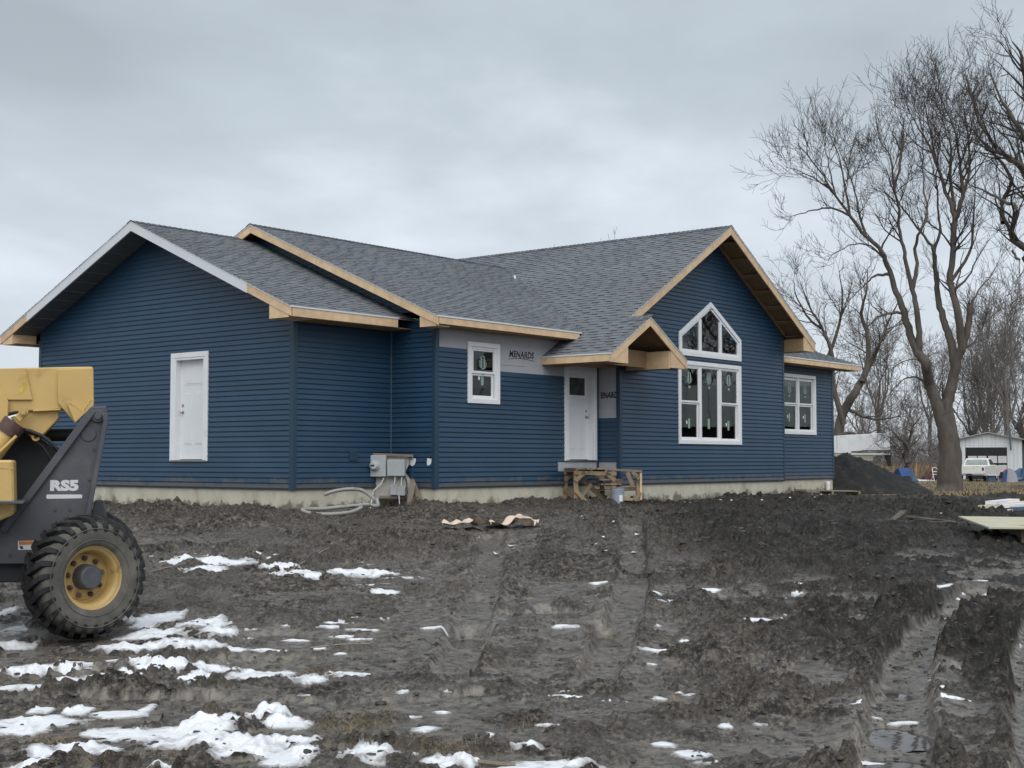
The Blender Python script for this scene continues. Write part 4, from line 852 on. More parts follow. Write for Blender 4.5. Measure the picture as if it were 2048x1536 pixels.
def window(w, s0, s1, z0, z1, tw, panes, lab):
    mb = MB(); w.boxw(mb, s0+.01, s1-.01, z0+.01, z1-.01, -.02, -.012)
    # window body: a white frame with openings, built from bars
    e = MB(); w.boxw(e, s0+tw*.5, s1-tw*.5, z1-tw-.045, z1-tw*.5, -.06, .022); w.boxw(e, s0+tw*.5, s1-tw*.5, z0+tw*.5, z0+tw+.03, -.06, .022); w.boxw(e, s0+tw*.5, s0+tw+.045, z0+tw+.03, z1-tw-.045, -.06, .0215); w.boxw(e, s1-tw-.045, s1-tw*.5, z0+tw+.03, z1-tw-.045, -.06, .0215)
    o = H(e, 'window', white_m); o['label'] = lab
    frame_boards(w, o, s0, s1, z0, z1, tw, .034, white_m, 'trim', .014)
    for pn in panes: sash(w, o, *pn)
    return o
o1 = window(wm, 3.645, 4.68, 1.75, 3.03, .095, [(3.85, 4.50, 2.43, 2.85, -.02, .05, 1), (3.85, 4.47, 1.92, 2.335, -.045, .05, 2)], 'white double-hung window beside the bare house wrap')
o2 = window(wgab, 10.80, 13.865, .968, 3.03, .10, [(10.985, 11.765, 2.045, 2.845, -.02, .045, 1), (10.985, 11.74, 1.14, 1.955, -.045, .045, 2), (11.945, 12.725, 1.14, 2.865, -.03, .05, 1), (12.91, 13.685, 2.045, 2.86, -.02, .045, 1), (12.91, 13.66, 1.12, 1.965, -.045, .045, 2)], 'wide three-part white window')
for s_ in (11.855, 12.818):
    mb = MB(); wgab.boxw(mb, s_-.05, s_+.05, 1.07, 2.93, -.05, .024); mb.build('mullion', white_m, o2, True, bevel=.004)
sash_extra = MB(); wgab.boxw(sash_extra, 12.25, 12.36, 1.36, 1.62, -.022, -.021); sash_extra.build('paper_sticker', sticker_m, o2, True)
o3 = window(ww, 17.76, 19.945, 1.325, 3.093, .10, [(17.965, 18.745, 2.25, 2.905, -.02, .045, 1), (17.965, 18.745, 1.475, 2.155, -.045, .045, 2), (18.95, 19.73, 2.25, 2.905, -.02, .045, 1), (18.95, 19.73, 1.475, 2.155, -.045, .045, 2)], 'four-light white window in the low wing')
mb = MB(); ww.boxw(mb, 18.80, 18.895, 1.42, 3.0, -.05, .024); mb.build('mullion', white_m, o3, True)
# pointed window in the gable
PO = [(10.835, 3.155), (13.88, 3.155), (13.88, 3.716), (12.357, 4.586), (10.835, 3.716)]
def inset(pl, d):
    n = len(pl); out = []
    for i in range(n):
        p0, p1, p2 = Vector(pl[i-1]), Vector(pl[i]), Vector(pl[(i+1) % n]); a = (p1-p0).normalized(); b = (p2-p1).normalized(); na = Vector((-a.y, a.x)); nb = Vector((-b.y, b.x)); h = (na+nb).normalized(); out.append(p1 + h*(d/max(h.dot(na), .2)))
    return [tuple(q) for q in out]
def polyframe(pl, d0, d1, oa, ob, name, parent, m=white_m):
    a = inset(pl, d0); b = inset(pl, d1); n = len(pl); out = []
    for i in range(n):
        j = (i+1) % n; mb = MB(); wgab.polyw(mb, [a[i], a[j], b[j], b[i]], oa, ob); out.append(mb.build(name, m, parent, True) if parent else H(mb, name, m))
    return out
i1 = inset(PO, .105); e = MB(); wgab.polyw(e, [(i1[0][0]-.03, 3.19), (i1[1][0]+.03, 3.19), (i1[1][0]+.03, 3.30), (i1[0][0]-.03, 3.30)], -.05, .02)
o4 = H(e, 'window', white_m); o4['label'] = 'pointed white window under the gable peak'
polyframe(PO, 0, .105, .004, .046, 'trim', o4); polyframe(PO, .10, .165, -.05, .024, 'frame', o4)
i2 = inset(PO, .165)
gt_ = lambda s: 4.586-.165*1.15-abs(s-12.357)*.5713
for s_ in (11.86, 12.855):
    mb = MB(); wgab.boxw(mb, s_-.065, s_+.065, 3.30, gt_(s_)-.0, -.05, .022); mb.build('mullion', white_m, o4, True)
for pl in ([(i2[0][0], i2[0][1]), (11.80, i2[0][1]), (11.80, gt_(11.80)), i2[4]], [(11.92, i2[0][1]), (12.79, i2[0][1]), (12.79, gt_(12.79)), i2[3], (11.92, gt_(11.92))], [(12.92, i2[0][1]), i2[1], i2[2], (12.92, gt_(12.92))]):
    mb = MB(); mb.add([wgab.P(s_, z_, -.01) for s_, z_ in pl], [tuple(range(len(pl)))]); link('pane', mb.me('pane'), glass_m, o4, True)
# ---- lettering on the house wrap
def put_text(me, name, m, w, s, z, out, parent, flip=1, sx=1.0):
    o = link(name, me, m, parent)
    Mx = Matrix.Identity(4); ex = (w.P(1, 0)-w.P(0, 0))*flip*sx; ez = Vector((0, 0, 1)); en = w.P(0, 0, 1)-w.P(0, 0, 0); q = w.P(s, z, out)
    for r_ in range(3): Mx[r_][0] = ex[r_]; Mx[r_][1] = ez[r_]; Mx[r_][2] = en[r_]; Mx[r_][3] = q[r_]
    o.matrix_parent_inverse = wmat(parent).inverted(); o.matrix_basis = Mx; return o
put_text(text_mesh('MENARDS', .190, .0004, .0075, .10, 1.06), 'lettering', black_m, wm, 5.455, 2.855, .004, house, 1, .95)
put_text(text_mesh('MENARDS', .190, .0004, -.001, .10, 1.06), 'lettering', ink_m, wm, 5.440, 2.866, .0032, house, 1, .95)
mb = MB(); pts = [(5.0+.9*k/12, 2.745+.035*math.sin(math.pi*k/12)) for k in range(13)]; mb.add([wm.P(s_, z_, .004) for s_, z_ in pts] + [wm.P(s_, z_-.012, .004) for s_, z_ in pts], [(k, k+1, 14+k, 13+k) for k in range(12)]); H(mb, 'lettering_underline', black_m)
put_text(text_mesh('ENARD', .19, .0004, .0075, 0, 1.0), 'lettering', black_m, wk, -1.58, 2.07, .004, house, -1, .78)
put_text(text_mesh('ENARD', .19, .0004, -.001, 0, 1.0), 'lettering', ink_m, wk, -1.57, 2.08, .0032, house, -1, .78)
mb = MB(); wm.boxw(mb, 4.75, 5.6, 2.60, 2.604, .001, .004); H(mb, 'crease_shade', black_m)  # shade of a crease drawn as a thin black strip
# torn scraps of wrap and a vent block on the return walls
for (x0, y0, x1, y1) in ((789, 915, 799, 920), (813, 914, 833, 932), (852, 914, 864, 932)):
    n = 9; pts = []
    for k in range(n):
        a = 2*math.pi*k/n; pts.append(onplane((x0+x1)/2+(x1-x0)/2*math.cos(a)*random.uniform(.7, 1.15), (y0+y1)/2+(y1-y0)/2*math.sin(a)*random.uniform(.6, 1.15), 0, A_-.024))
    mb = MB(); mb.add(pts, [tuple(range(n))]); H(mb, 'torn_wrap_scrap', white_m)
mb = MB(); p = onplane(697, 903, 1, 0); q = onplane(711, 922, 1, 0); mb.box(p.x, q.x, -.045, -.005, q.z, p.z); H(mb, 'vent_block', post_m, bevel=.006)
mb = MB(); wm.boxw(mb, 6.74, C_-.01, .318, .56, .004, .012); H(mb, 'sill_wrap', wrap_m)
mb = MB(); wm.boxw(mb, 6.9, 8.2, .535, .553, .013, .03); H(mb, 'sill_flashing', black_m)

# ---------------------------------------------------------------- telehandler parked at the left
tan_m = mat('tan_machine_paint', (0.55, 0.375, 0.135), 0.42, 0.08, 2.5, 0.05, 30, col2=(0.36, 0.235, 0.095), c2scale=3.0, c2lo=0.52, c2hi=0.76)
tan2_m = mat('tan_rim_paint', (0.47, 0.315, 0.115), 0.45, 0.14, 6, 0.1, 30, col2=(0.20, 0.12, 0.06), c2scale=5, c2lo=0.56, c2hi=0.76)
grey_m = mat('charcoal_machine_paint', (0.066, 0.070, 0.082), 0.45, 0.12, 3, 0.05, 40, col2=(0.105, 0.100, 0.096), c2scale=3.0, c2lo=0.5, c2hi=0.8)
rust_m = mat('rusty_steel', (0.075, 0.045, 0.038), 0.7, 0.3, 12, 0.3, 60, col2=(0.20, 0.13, 0.08), c2scale=9, c2lo=0.5, c2hi=0.7)
tyre_m = mat('muddy_tyre', (0.085, 0.080, 0.068), 0.8, 0.22, 6, 0.5, 70, col2=(0.13, 0.122, 0.105), c2scale=3.5, c2lo=0.42, c2hi=0.62)
lug_m = mat('tyre_lug_rubber', (0.010, 0.010, 0.011), 0.7, 0.4, 8, 0.5, 60, col2=(0.050, 0.047, 0.042), c2scale=6, c2lo=0.56, c2hi=0.70)
decal_m = mat('silver_decal', (0.62, 0.63, 0.66), 0.35, 0.04, 10); orange_m = mat('orange_decal', (0.55, 0.17, 0.03), 0.5, 0.1, 8)
yel_m = mat('yellow_scrape', (0.42, 0.33, 0.05), 0.6, 0.35, 9, col2=(0.55, 0.375, 0.135), c2scale=7, c2lo=0.5, c2hi=0.6)
WB = at(162, 1280, 13.45); WB.z = 0
_g = gp(162, 1281); TB = Vector((at(162, 1281, 13.45).x, at(162, 1281, 13.45).y, at(162, 1281, 13.45).z))
TRZ = -YAW + math.atan((1024-162)/FPX)*0.93
tele = empty('telehandler', TB, TRZ, 'tan and charcoal telehandler with its rear wheel turned, cut off by the left edge', 'telehandler')
_R = Matrix.Rotation(TRZ, 3, 'Z'); _Ri = _R.inverted(); _cl = _Ri @ (CAM - TB)
def L(px, py, Y):
    """local point on the plane at depth Y of the machine"""
    d = _Ri @ ray(px, py); t = (Y-_cl.y)/d.y; p = _cl + d*t; return Vector((p.x, Y, p.z))
def slab(pts, y0, y1, name, m, parent=tele, bevel=0.008, shift=True):
    """plate with the outline pts (pixels of the near face), from depth y0 to y1"""
    a = [L(x, y, y0) for x, y in pts]; b = [Vector((p.x, y1, p.z)) for p in a]; mb = MB(); mb.prism(a, b); return mb.build(name, m, parent, bevel=bevel)
# near pedestal plate with its flanges
PL = [(-260, 1128), (-260, 1128-40), (-90, 1128-40), (0, 1058), (181, 814), (212, 813), (217, 842), (178, 1042), (160, 1128)]
plate = slab(PL, .50, .54, 'pedestal_plate', grey_m)
fl = MB()
def strip(mb, pts, wid, y0, y1):
    for a, b in zip(pts[:-1], pts[1:]):
        pa, pb = L(*a, y0), L(*b, y0); d = (pb-pa).normalized(); nrm = Vector((-d.z, 0, d.x))*wid
        mb.prism([pa, pb, pb+nrm, pa+nrm], [Vector((q.x, y1, q.z)) for q in (pa, pb, pb+nrm, pa+nrm)])
strip(fl, [(-2, 1060), (180, 815)], -.075, .44, .50); fl.build('front_flange', grey_m, tele, bevel=.008)
fl = MB(); strip(fl, [(214, 826), (217, 842), (179, 1040)], -.05, .40, .50); fl.build('rear_flange', grey_m, tele, bevel=.006)
slab([(190, 1000), (206, 1000), (217, 1047), (180, 1047)], .9, 1.0, 'rear_bracket', grey_m)
slab([(181, 813), (213, 812), (217, 842), (178, 1042), (100, 1128), (-260, 1128), (-260, 1088), (0, 1058)], 1.30, 1.34, 'pedestal_plate', grey_m)
slab([(120, 1000), (185, 1000), (170, 1128), (-260, 1128), (-260, 1060), (60, 1060)], .56, 1.29, 'chassis', grey_m)
mb = MB(); c = L(196, 832, .5); Mx = Matrix.Translation(c) @ Matrix.Rotation(math.pi/2, 4, 'X')
mb.lathe([(0, .06), (.035, .06), (.037, .055), (.037, .035), (.062, .034), (.066, .03), (.066, -.9), (0, -.9)], 20, Mx); mb.build('boom_pivot_pin', grey_m, tele, smooth=True)
mb = MB(); c = L(177, 868, .5); mb.lathe([(0, .012), (.072, .012), (.076, .008), (.076, 0)], 28, Matrix.Translation(c) @ Matrix.Rotation(math.pi/2, 4, 'X')); mb.build('access_cover', grey_m, tele, smooth=True)
# boom and its rear end
BM = [(-700, 700), (-700, 842), (-60, 838), (28, 822), (122, 818), (122, 737)]
boom = slab([(-900, 762), (-900, 850), (-40, 842), (30, 824), (120, 819), (186, 800), (186, 733), (52, 735.5)], .66, 1.18, 'boom', tan_m, bevel=.012)
slab([(-600, 745), (-600, 830), (10, 800), (65, 800), (51, 736)], .63, .66, 'boom_side_plate', tan_m, bevel=.006)
slab([(-120, 836), (-60, 760), (0, 782), (17, 803), (16, 832), (-30, 880)], .58, .63, 'lift_bracket', tan_m, bevel=.008)
slab([(66, 819.5), (121, 817.5), (121, 820.5), (66, 823)], .63, .66, 'boom_seam_strip', tan_m, bevel=.003)
slab([(114.5, 741), (117, 738.5), (184, 736), (186.5, 738), (188, 812), (150, 846), (116, 806)], .62, .66, 'boom_end_plate', tan_m, bevel=.006)
slab([(133, 806), (138, 803), (165, 821), (182, 797), (187, 799), (187, 812), (150, 846)], .55, .585, 'pivot_ear', tan_m, bevel=.006)
mb = MB(); mb.bar(L(136, 805, .60), L(166, 823, .60), .10, .016, (0, 0, 1)); mb.build('gusset', tan_m, tele, bevel=.004)
mb = MB(); mb.bar(L(167, 823, .60), L(184, 799, .60), .10, .016, (0, 0, 1)); mb.build('gusset', tan_m, tele, bevel=.004)
slab([(20, 835), (62, 820), (118, 821), (117, 838), (88, 868), (70, 882), (40, 856)], .70, 1.0, 'boom_belly_plate', tan_m, bevel=.01)
mb = MB(); c = L(72, 874, .68); mb.lathe([(.018, .03), (.042, .03), (.042, -.02), (.018, -.02)], 18, Matrix.Translation(c) @ Matrix.Rotation(math.pi/2, 4, 'X'), True); mb.build('hose_eye', tan_m, tele, smooth=True)
mb = MB(); mb.add([L(33, 788, .628), L(46, 765, .628), L(52, 748, .628), L(54, 772, .628), L(45, 786, .628)], [(0, 1, 2, 3, 4)]); mb.build('yellow_scrape', yel_m, tele)
# lift cylinder
def cyl(a, b, r, Y0, Y1, name, m, n=18): mb = MB(); mb.tube([L(*a, Y0), L(*b, Y1)], r, n); return mb.build(name, m, tele, smooth=True)
cyl((-60, 965), (22, 858), .105, .60, .60, 'lift_cylinder', tan_m); cyl((13, 868), (31, 845), .122, .60, .60, 'cylinder_gland', rust_m)
slab([(28, 834), (40, 822), (52, 823), (55, 830), (46, 838), (40, 846)], .52, .57, 'rod_eye', tan_m, bevel=.01)
mb = MB(); mb.lathe([(.0, .05), (.028, .05), (.030, .02), (.046, .02), (.046, -.08), (0, -.08)], 18, Matrix.Translation(L(47, 824, .52)) @ Matrix.Rotation(math.pi/2, 4, 'X')); mb.build('rod_pin', tan2_m, tele, smooth=True)
cyl((-2, 905), (33, 872), .016, .47, .47, 'cylinder_tube', tan_m, 10)
# hoses
for k, (pp, yy) in enumerate([([(40, 858), (60, 862), (85, 872), (105, 888), (118, 902), (140, 940)], .60), ([(42, 862), (70, 868), (95, 878), (110, 893), (130, 930)], .66), ([(70, 882), (85, 892), (97, 910), (120, 950)], .70), ([(90, 870), (140, 870), (190, 868)], 1.1)]):
    mb = MB(); mb.tube([L(x, y, yy) for x, y in pp], .020 if k < 3 else .07, 10); mb.build('hydraulic_hose', dark_m, tele, smooth=True)
# bolts on the pedestal plate
for (px, py, Y) in [(188, 900, .50), (178, 960, .50), (60, 1110, .50), (20, 1112, .50), (110, 1020, .50), (140, 1020, .50)]:
    mb = MB(); mb.lathe([(0, .012), (.010, .012), (.012, .008), (.012, 0), (.017, 0), (.017, -.002)], 6, Matrix.Translation(L(px, py, Y)) @ Matrix.Rotation(math.pi/2, 4, 'X')); mb.build('bolt', grey_m, tele)
# engine hood and dark bay behind the plate
slab([(-700, 925), (26, 920), (28, 1000), (26, 1030), (-10, 1045), (-700, 1050)], -.05, .42, 'engine_hood', tan_m, bevel=.02)
slab([(-700, 938), (27, 936), (27, 938), (-700, 940)], -.052, -.045, 'hood_seam', tan2_m, bevel=0)
slab([(-700, 1001), (48, 1003), (46, 1008), (-700, 1007)], -.30, .42, 'step_plate', grey_m, bevel=.004)
slab([(-700, 830), (30, 840), (120, 905), (60, 1000), (0, 1060), (-700, 1060)], 1.0, 1.28, 'far_bay_panel', mat('dark_engine_bay', (0.022, 0.023, 0.026), 0.6, 0.3, 3))
slab([(-700, 1060), (90, 1060), (60, 1165), (-700, 1165)], .62, 1.2, 'axle_housing', dark_m)
# lettering and decals on the plate
def put_local(me, name, m, px, py, Y, w, sx=1.0):
    c = L(px, py, Y); o = link(name, me, m, tele); Mx = Matrix.Identity(4)
    for r_ in range(3): Mx[r_][0] = (sx, 0, 0)[r_]; Mx[r_][1] = (0, 0, 1)[r_]; Mx[r_][2] = (0, -1, 0)[r_]; Mx[r_][3] = c[r_]
    o.matrix_basis = Mx; return o
put_local(text_mesh('RS5', .137, .0006, .0085, 0, 1.02), 'lettering', decal_m, 128.5, 972, .497, .3, 1.28)
mb = MB(); pts = [(94, 989), (163, 989), (165, 992), (163, 996.5), (94, 997.5), (92, 993.5)]; mb.prism([L(x, y, .4985) for x, y in pts], [L(x, y, .4995) for x, y in pts]); mb.build('reflector_strip', decal_m, tele)
mb = MB(); mb.add([L(36, 1082, .497), L(70, 1081, .497), L(70, 1099, .497), L(36, 1100, .497)], [(0, 1, 2, 3)]); mb.build('warning_label', decal_m, tele)
mb = MB(); mb.add([L(38, 1083, .495), L(69, 1082, .495), L(69, 1089, .495), L(38, 1090, .495)], [(0, 1, 2, 3)]); mb.build('warning_label_band', orange_m, tele)
mb = MB(); mb.add([L(39, 1092, .495), L(45, 1092, .495), L(47, 1098, .495), L(41, 1098, .495)], [(0, 1, 2, 3)]); mb.build('warning_label_symbol', black_m, tele)
# wheels
def wheel(loc, steer, R=.60, W=.40, name='wheel'):
    rim = MB(); Mx = Matrix.Rotation(math.pi/2, 4, 'X')        # local z of the lathe becomes -y (outwards)
    h = W/2
    rim.lathe([(.312, h-.045), (.322, h-.035), (.322, h-.06), (.285, h-.07), (.262, h-.10), (.250, h-.21), (.235, h-.225), (.225, h-.215), (.0, h-.215)], 48, Mx)
    rim.lathe([(.300, h-.05), (.312, h-.045)], 48, Mx); rim.lathe([(.0, -h+.05), (.30, -h+.05)], 32, Mx)
    o = rim.build(name, tan2_m, tele, smooth=True); o.location = loc; o.rotation_euler = (0, 0, steer)
    ty = MB(); ty.lathe([(.315, -h+.03), (.34, -h), (.46, -h-.012), (.525, -h+.012), (.550, -h+.05), (.558, 0), (.550, h-.05), (.525, h-.012), (.46, h+.012), (.40, h+.012), (.345, h+.002), (.335, h-.006), (.315, h-.03)], 72, Mx)
    for rr_ in (.375, .485): ty.lathe([(rr_-.006, h+.010), (rr_, h+.017), (rr_+.006, h+.010)], 72, Mx)
    ty.build('tyre', tyre_m, o, smooth=True)
    n = 26
    for k in range(n):
        for side in (1, -1):
            a0 = 2*math.pi*(k+(.5 if side < 0 else 0))/n; lg = MB()
            pa, pb = [], []
            # curved block lug from the centre line over the shoulder
            for i, (ax, off, r0) in enumerate(((-.02, .12, .615), (.10, .02, .612), (.175, -.06, .585), (h+.012, -.10, .515))):
                for wda in (-1, 1):
                    aa = a0 + off + wda*(.050 if i < 3 else .042)
                    for r_ in (r0-(.075 if i < 3 else .06), r0+random.uniform(-.005, .005)):
                        pa.append(Mx @ Vector((r_*math.cos(aa), r_*math.sin(aa), ax*side)))
            fs = []
            for i in range(3):
                b0, b1 = i*4, i*4+4
                fs += [(b0+1, b0+3, b1+3, b1+1), (b0, b0+1, b1+1, b1), (b0+3, b0+2, b1+2, b1+3), (b0+2, b0, b1, b1+2)]
            fs += [(0, 2, 3, 1), (12, 13, 15, 14)]; lg.add(pa, fs); lg.build('tread_lug', lug_m, o, bevel=0)
    hb = MB(); hb.lathe([(.0, h-.06), (.104, h-.06), (.114, h-.068), (.124, h-.09), (.128, h-.215)], 32, Mx); hb.build('hub', grey_m, o, smooth=True)
    for k in range(9):
        a = 2*math.pi*k/9+.2; nt_ = MB(); M2_ = Mx @ Matrix.Translation(Vector((.186*math.cos(a), .186*math.sin(a), h-.215)))
        nt_.lathe([(.026, 0), (.026, .03), (.016, .034), (.014, .055), (0, .056)], 8, M2_); nt_.build('lug_nut', rust_m, o)
    return o
random.seed(3)
wheel((0.02, .22, .60), math.radians(31)); 
wheel((0.0, 1.85, .60), math.radians(31)); wheel((-2.9, .22, .60), math.radians(-20))
mb = MB(); mb.tube([(0, .4, .6), (0, 1.7, .6)], .11, 14); mb.build('rear_axle', dark_m, tele, smooth=True)

# ---------------------------------------------------------------- things in front of the house
FR = -YAW                                             # frame whose x runs to the right of the view and y away from it
random.seed(11)
def plank(mb, a, b, w, h, up=(0, 0, 1)): return mb.bar(a, b, w, h, up)
# electric meter stand
P = gp(786, 1021); k = FPX and (st(P.x, P.y)[0]/FPX)
ms = empty('meter_stand', P, FR-.12, 'temporary power board with a round electric meter on wooden legs', 'meter stand'); ms.scale = (1.1, 1.1, 1.1)
def lx(px): return (px-786)*k
def lz(py): return (1021-py)*k
mb = MB(); mb.prism([(lx(752), .0, lz(1000)), (lx(752), .0, lz(921)), (lx(816), .0, lz(921)), (lx(814), .0, lz(940)), (lx(808), 0, lz(952)), (lx(818), 0, lz(965)), (lx(817), .0, lz(1000))], [(lx(752), .018, lz(1000)), (lx(752), .018, lz(921)), (lx(816), .018, lz(921)), (lx(814), .018, lz(940)), (lx(808), .018, lz(952)), (lx(818), .018, lz(965)), (lx(817), .018, lz(1000))]); mb.build('backing_board', mat('weathered_board', (0.40, 0.385, 0.345), .8, .15, 8, col2=(.2, .19, .17), c2scale=4, c2lo=.55, c2hi=.7), ms)
mb = MB(); plank(mb, (lx(743), -.02, lz(919)), (lx(824), -.02, lz(922)), .10, .045); mb.build('top_rail', oldwood_m, ms)
for (a, b, y) in (((825, 922), (820, 1023), .05), ((822, 965), (851, 1021), -.12), ((826, 975), (814, 1025), -.2), ((826, 980), (828, 1024), -.1), ((748, 960), (738, 1000), .3), ((752, 965), (756, 1003), .06)):
    mb = MB(); plank(mb, (lx(a[0]), y+.02, lz(a[1])), (lx(b[0]), y, lz(b[1])-.12), .09, .04, (0, 1, 0)); mb.build('leg', oldwood_m, ms)
mb = MB(); mb.box(lx(746), lx(775), -.13, 0, lz(960), lz(921)); mb.build('meter_box', galv_m, ms, bevel=.012)
mb = MB(); mb.lathe([(0, .13), (.055, .13), (.07, .11), (.075, .05), (.09, .05), (.092, 0)], 24, Matrix.Translation(Vector((lx(755), -.13, lz(940)))) @ Matrix.Rotation(math.pi/2, 4, 'X')); mb.build('electric_meter', mat('meter_glass', (.5, .52, .52), .15, .2, 20), ms, smooth=True)
mb = MB(); mb.box(lx(750), lx(757), -.268, -.262, lz(941), lz(938)); mb.build('meter_dial', black_m, ms)
mb = MB(); mb.box(lx(777), lx(810), -.14, 0, lz(959), lz(929)); mb.build('breaker_box', galv_m, ms, bevel=.012)
mb = MB(); mb.box(lx(782), lx(796), -.09, 0, lz(993), lz(976)); mb.build('outlet_box', galv_m, ms, bevel=.008)
mb = MB(); mb.box(lx(795), lx(810), -.12, -.10, lz(994), lz(978), Matrix.Rotation(.25, 4, 'X')) if False else mb.box(lx(795), lx(810), -.11, 0, lz(994), lz(978)); mb.build('outlet_box', galv_m, ms, bevel=.008)
mb = MB(); mb.box(lx(761), lx(812), -.03, 0, lz(998), lz(994)); mb.build('lower_batten', oldwood_m, ms)
for pp, r_, m_ in (([(771, 962), (766, 972), (752, 985), (749, 1000), (749, 1016)], .010, white_m), ([(799, 994), (800, 1008), (796, 1020), (783, 1026)], .009, white_m), ([(808, 955), (813, 970), (814, 990), (812, 999)], .010, dark_m), ([(792, 960), (792, 976)], .012, galv_m), ([(804, 960), (805, 978)], .012, galv_m)):
    mb = MB(); mb.tube([(lx(x), -.10 if i < len(pp)-1 else -.22, lz(y)) for i, (x, y) in enumerate(pp)], r_, 8); mb.build('cable', m_, ms, smooth=True)
# coil of conduit
cc = gp(675, 1033); s_ = st(cc.x, cc.y)[0]; k2 = s_/FPX
cc.z += .10; cd = empty('conduit_coil', cc, FR, 'grey conduit pipe lying in loops below the garage corner', 'conduit')
def cpx(x, y, dep): return ((x-675)*k2, dep, (1033-y)*k2)
for pp in ([(640, 1002, .55), (660, 995, .6), (690, 991, .65), (715, 993, .6), (735, 1003, .4), (750, 1015, .15), (756, 1021, 0), (752, 1023, -.1), (735, 1020, -.1), (715, 1022, -.1), (690, 1024, -.12), (650, 1028, -.2), (620, 1028, -.3)],
           [(724, 1016, .1), (728, 1020, 0), (722, 1027, -.15), (705, 1034, -.35), (675, 1037, -.5), (645, 1037, -.5), (620, 1034, -.42), (611, 1029, -.35), (625, 1028, -.25)], [(752, 1010, .1), (754, 1016, .05), (755, 1022, 0)]):
    P3 = [Vector(cpx(*q)) for q in pp]; sm = []
    for i in range(len(P3)-1):
        p0, p1, p2, p3 = P3[max(i-1, 0)], P3[i], P3[i+1], P3[min(i+2, len(P3)-1)]
        for j in range(5):
            t = j/5; sm.append(.5*((2*p1)+(p2-p0)*t+(2*p0-5*p1+4*p2-p3)*t*t+(3*p1-p0-3*p2+p3)*t**3))
    sm.append(P3[-1]); mb = MB(); mb.tube(sm, .036, 10); mb.build('conduit_pipe', pvc_m, cd, smooth=True)
# crumpled sheets
def sheet(name, px, py, w, d, hgt, m, label, cat, seed, rz=0):
    p = gp(px, py); rs = np.random.default_rng(seed); n, q = 22, 14; vs_, fs = [], []
    for j in range(q):
        for i in range(n):
            u, v = i/(n-1)-.5, j/(q-1)-.5
            z = hgt*max(0, .25+.9*(float(fbm(np.array([u*3+seed]), np.array([v*3]), seed, 3)[0])-.35)) + .02
            e = 1 + .25*(float(fbm(np.array([math.atan2(v, u)*1.5+seed*3]), np.array([0.]), seed+1, 2)[0])-.5)
            vs_.append((u*w*e, v*d*e, z*(.4+1.2*float(vnoise(np.array([u*5+seed]), np.array([v*5.]), seed+2)[0]))))
    for j in range(q-1):
        for i in range(n-1): fs.append((j*n+i, j*n+i+1, (j+1)*n+i+1, (j+1)*n+i))
    mb = MB(); mb.add(vs_, fs); o = mb.build(name, m, smooth=True); o.location = (p.x, p.y, zat([p.x], [p.y])[0]+.005); o.rotation_euler = (0, 0, FR+rz); return tag(o, label, cat)
card_m = mat('wet_cardboard', (0.42, 0.30, 0.20), .8, .12, 6, .3, 30, col2=(.20, .14, .10), c2scale=3.5, c2lo=.55, c2hi=.68)
pack_m = mat('torn_packaging', (0.62, 0.50, 0.40), .7, .1, 6, .3, 30, col2=(.33, .25, .19), c2scale=3.0, c2lo=.55, c2hi=.66)
sheet('cardboard_sheet', 655, 1022, .9, .5, .24, card_m, 'brown crumpled cardboard under the conduit loops', 'cardboard', 3)
sheet('cardboard_sheet', 690, 1013, .55, .4, .30, card_m, 'folded cardboard lying against the foundation behind the conduit', 'cardboard', 9)
sheet('torn_packaging', 935, 1056, .78, .60, .20, pack_m, 'torn pale packaging sheet in the mud, left piece', 'packaging', 5, .1)
sheet('torn_packaging', 1020, 1049, .85, .50, .22, pack_m, 'torn pale packaging sheet in the mud, right piece with a raised corner', 'packaging', 8, -.2)
def board_on_ground(name, p0, p1, w, h, m, label, cat, group=None, lift=0.0, z1=0.0):
    a = gp(*p0); b = gp(*p1); a.z = float(zat([a.x], [a.y])[0]); b.z = float(zat([b.x], [b.y])[0]); o = empty('x'); bpy.data.objects.remove(o)
    mb = MB(); mid = (a+b)/2; mb.bar(a-mid+Vector((0, 0, h/2+lift)), b-mid+Vector((0, 0, h/2+lift+z1)), w, h); ob = mb.build(name, m, bevel=.004); ob.location = mid; return tag(ob, label, cat, group)
mudwood_m = mat('mud_caked_wood', (0.13, 0.105, 0.08), .85, .3, 6, .5, 40, rnd=.1, col2=(.035, .032, .028), c2scale=3, c2lo=.42, c2hi=.58)
board_on_ground('wood_strip', (845, 1022), (895, 1016), .05, .02, oldwood_m, 'dark thin board on the mud beside the meter stand', 'board')
board_on_ground('wood_strip', (1015, 1034), (1085, 1026), .06, .025, oldwood_m, 'thin dark strip of wood behind the torn packaging', 'board')
# pallet steps at the front door
Ds = st(7.55, -2.15)[0]; P = at(1190, 1003, Ds); k = Ds/FPX
stp = empty('pallet_steps', P, FR+.30, 'makeshift front steps nailed together from old pallets', 'steps')
X = lambda px: (px-1190)*k
Zf = lambda py: (1003-py)*k
def bd(name, a, b, y, w, h, m=pallet_m, up=(0, 1, 0)):
    mb = MB(); mb.bar((X(a[0]), y, Zf(a[1])), (X(b[0]), y, Zf(b[1])), w, h, up); return mb.build(name, m, stp, bevel=.003)
for y_ in (-.35, .35):
    bd('post', (1138, 1004), (1138, 943), y_, .10, .05); bd('post', (1217, 1006), (1217, 943), y_, .10, .05); bd('rail', (1134, 945), (1222, 948), y_-.04, .09, .04); bd('rail', (1136, 1000), (1220, 1003), y_-.01, .07, .04)
    for a, b in (((1136, 962), (1156, 944)), ((1136, 980), (1158, 1002)), ((1220, 962), (1200, 946)), ((1220, 982), (1198, 1004))): bd('corner_brace', a, b, y_-.05, .09, .02)
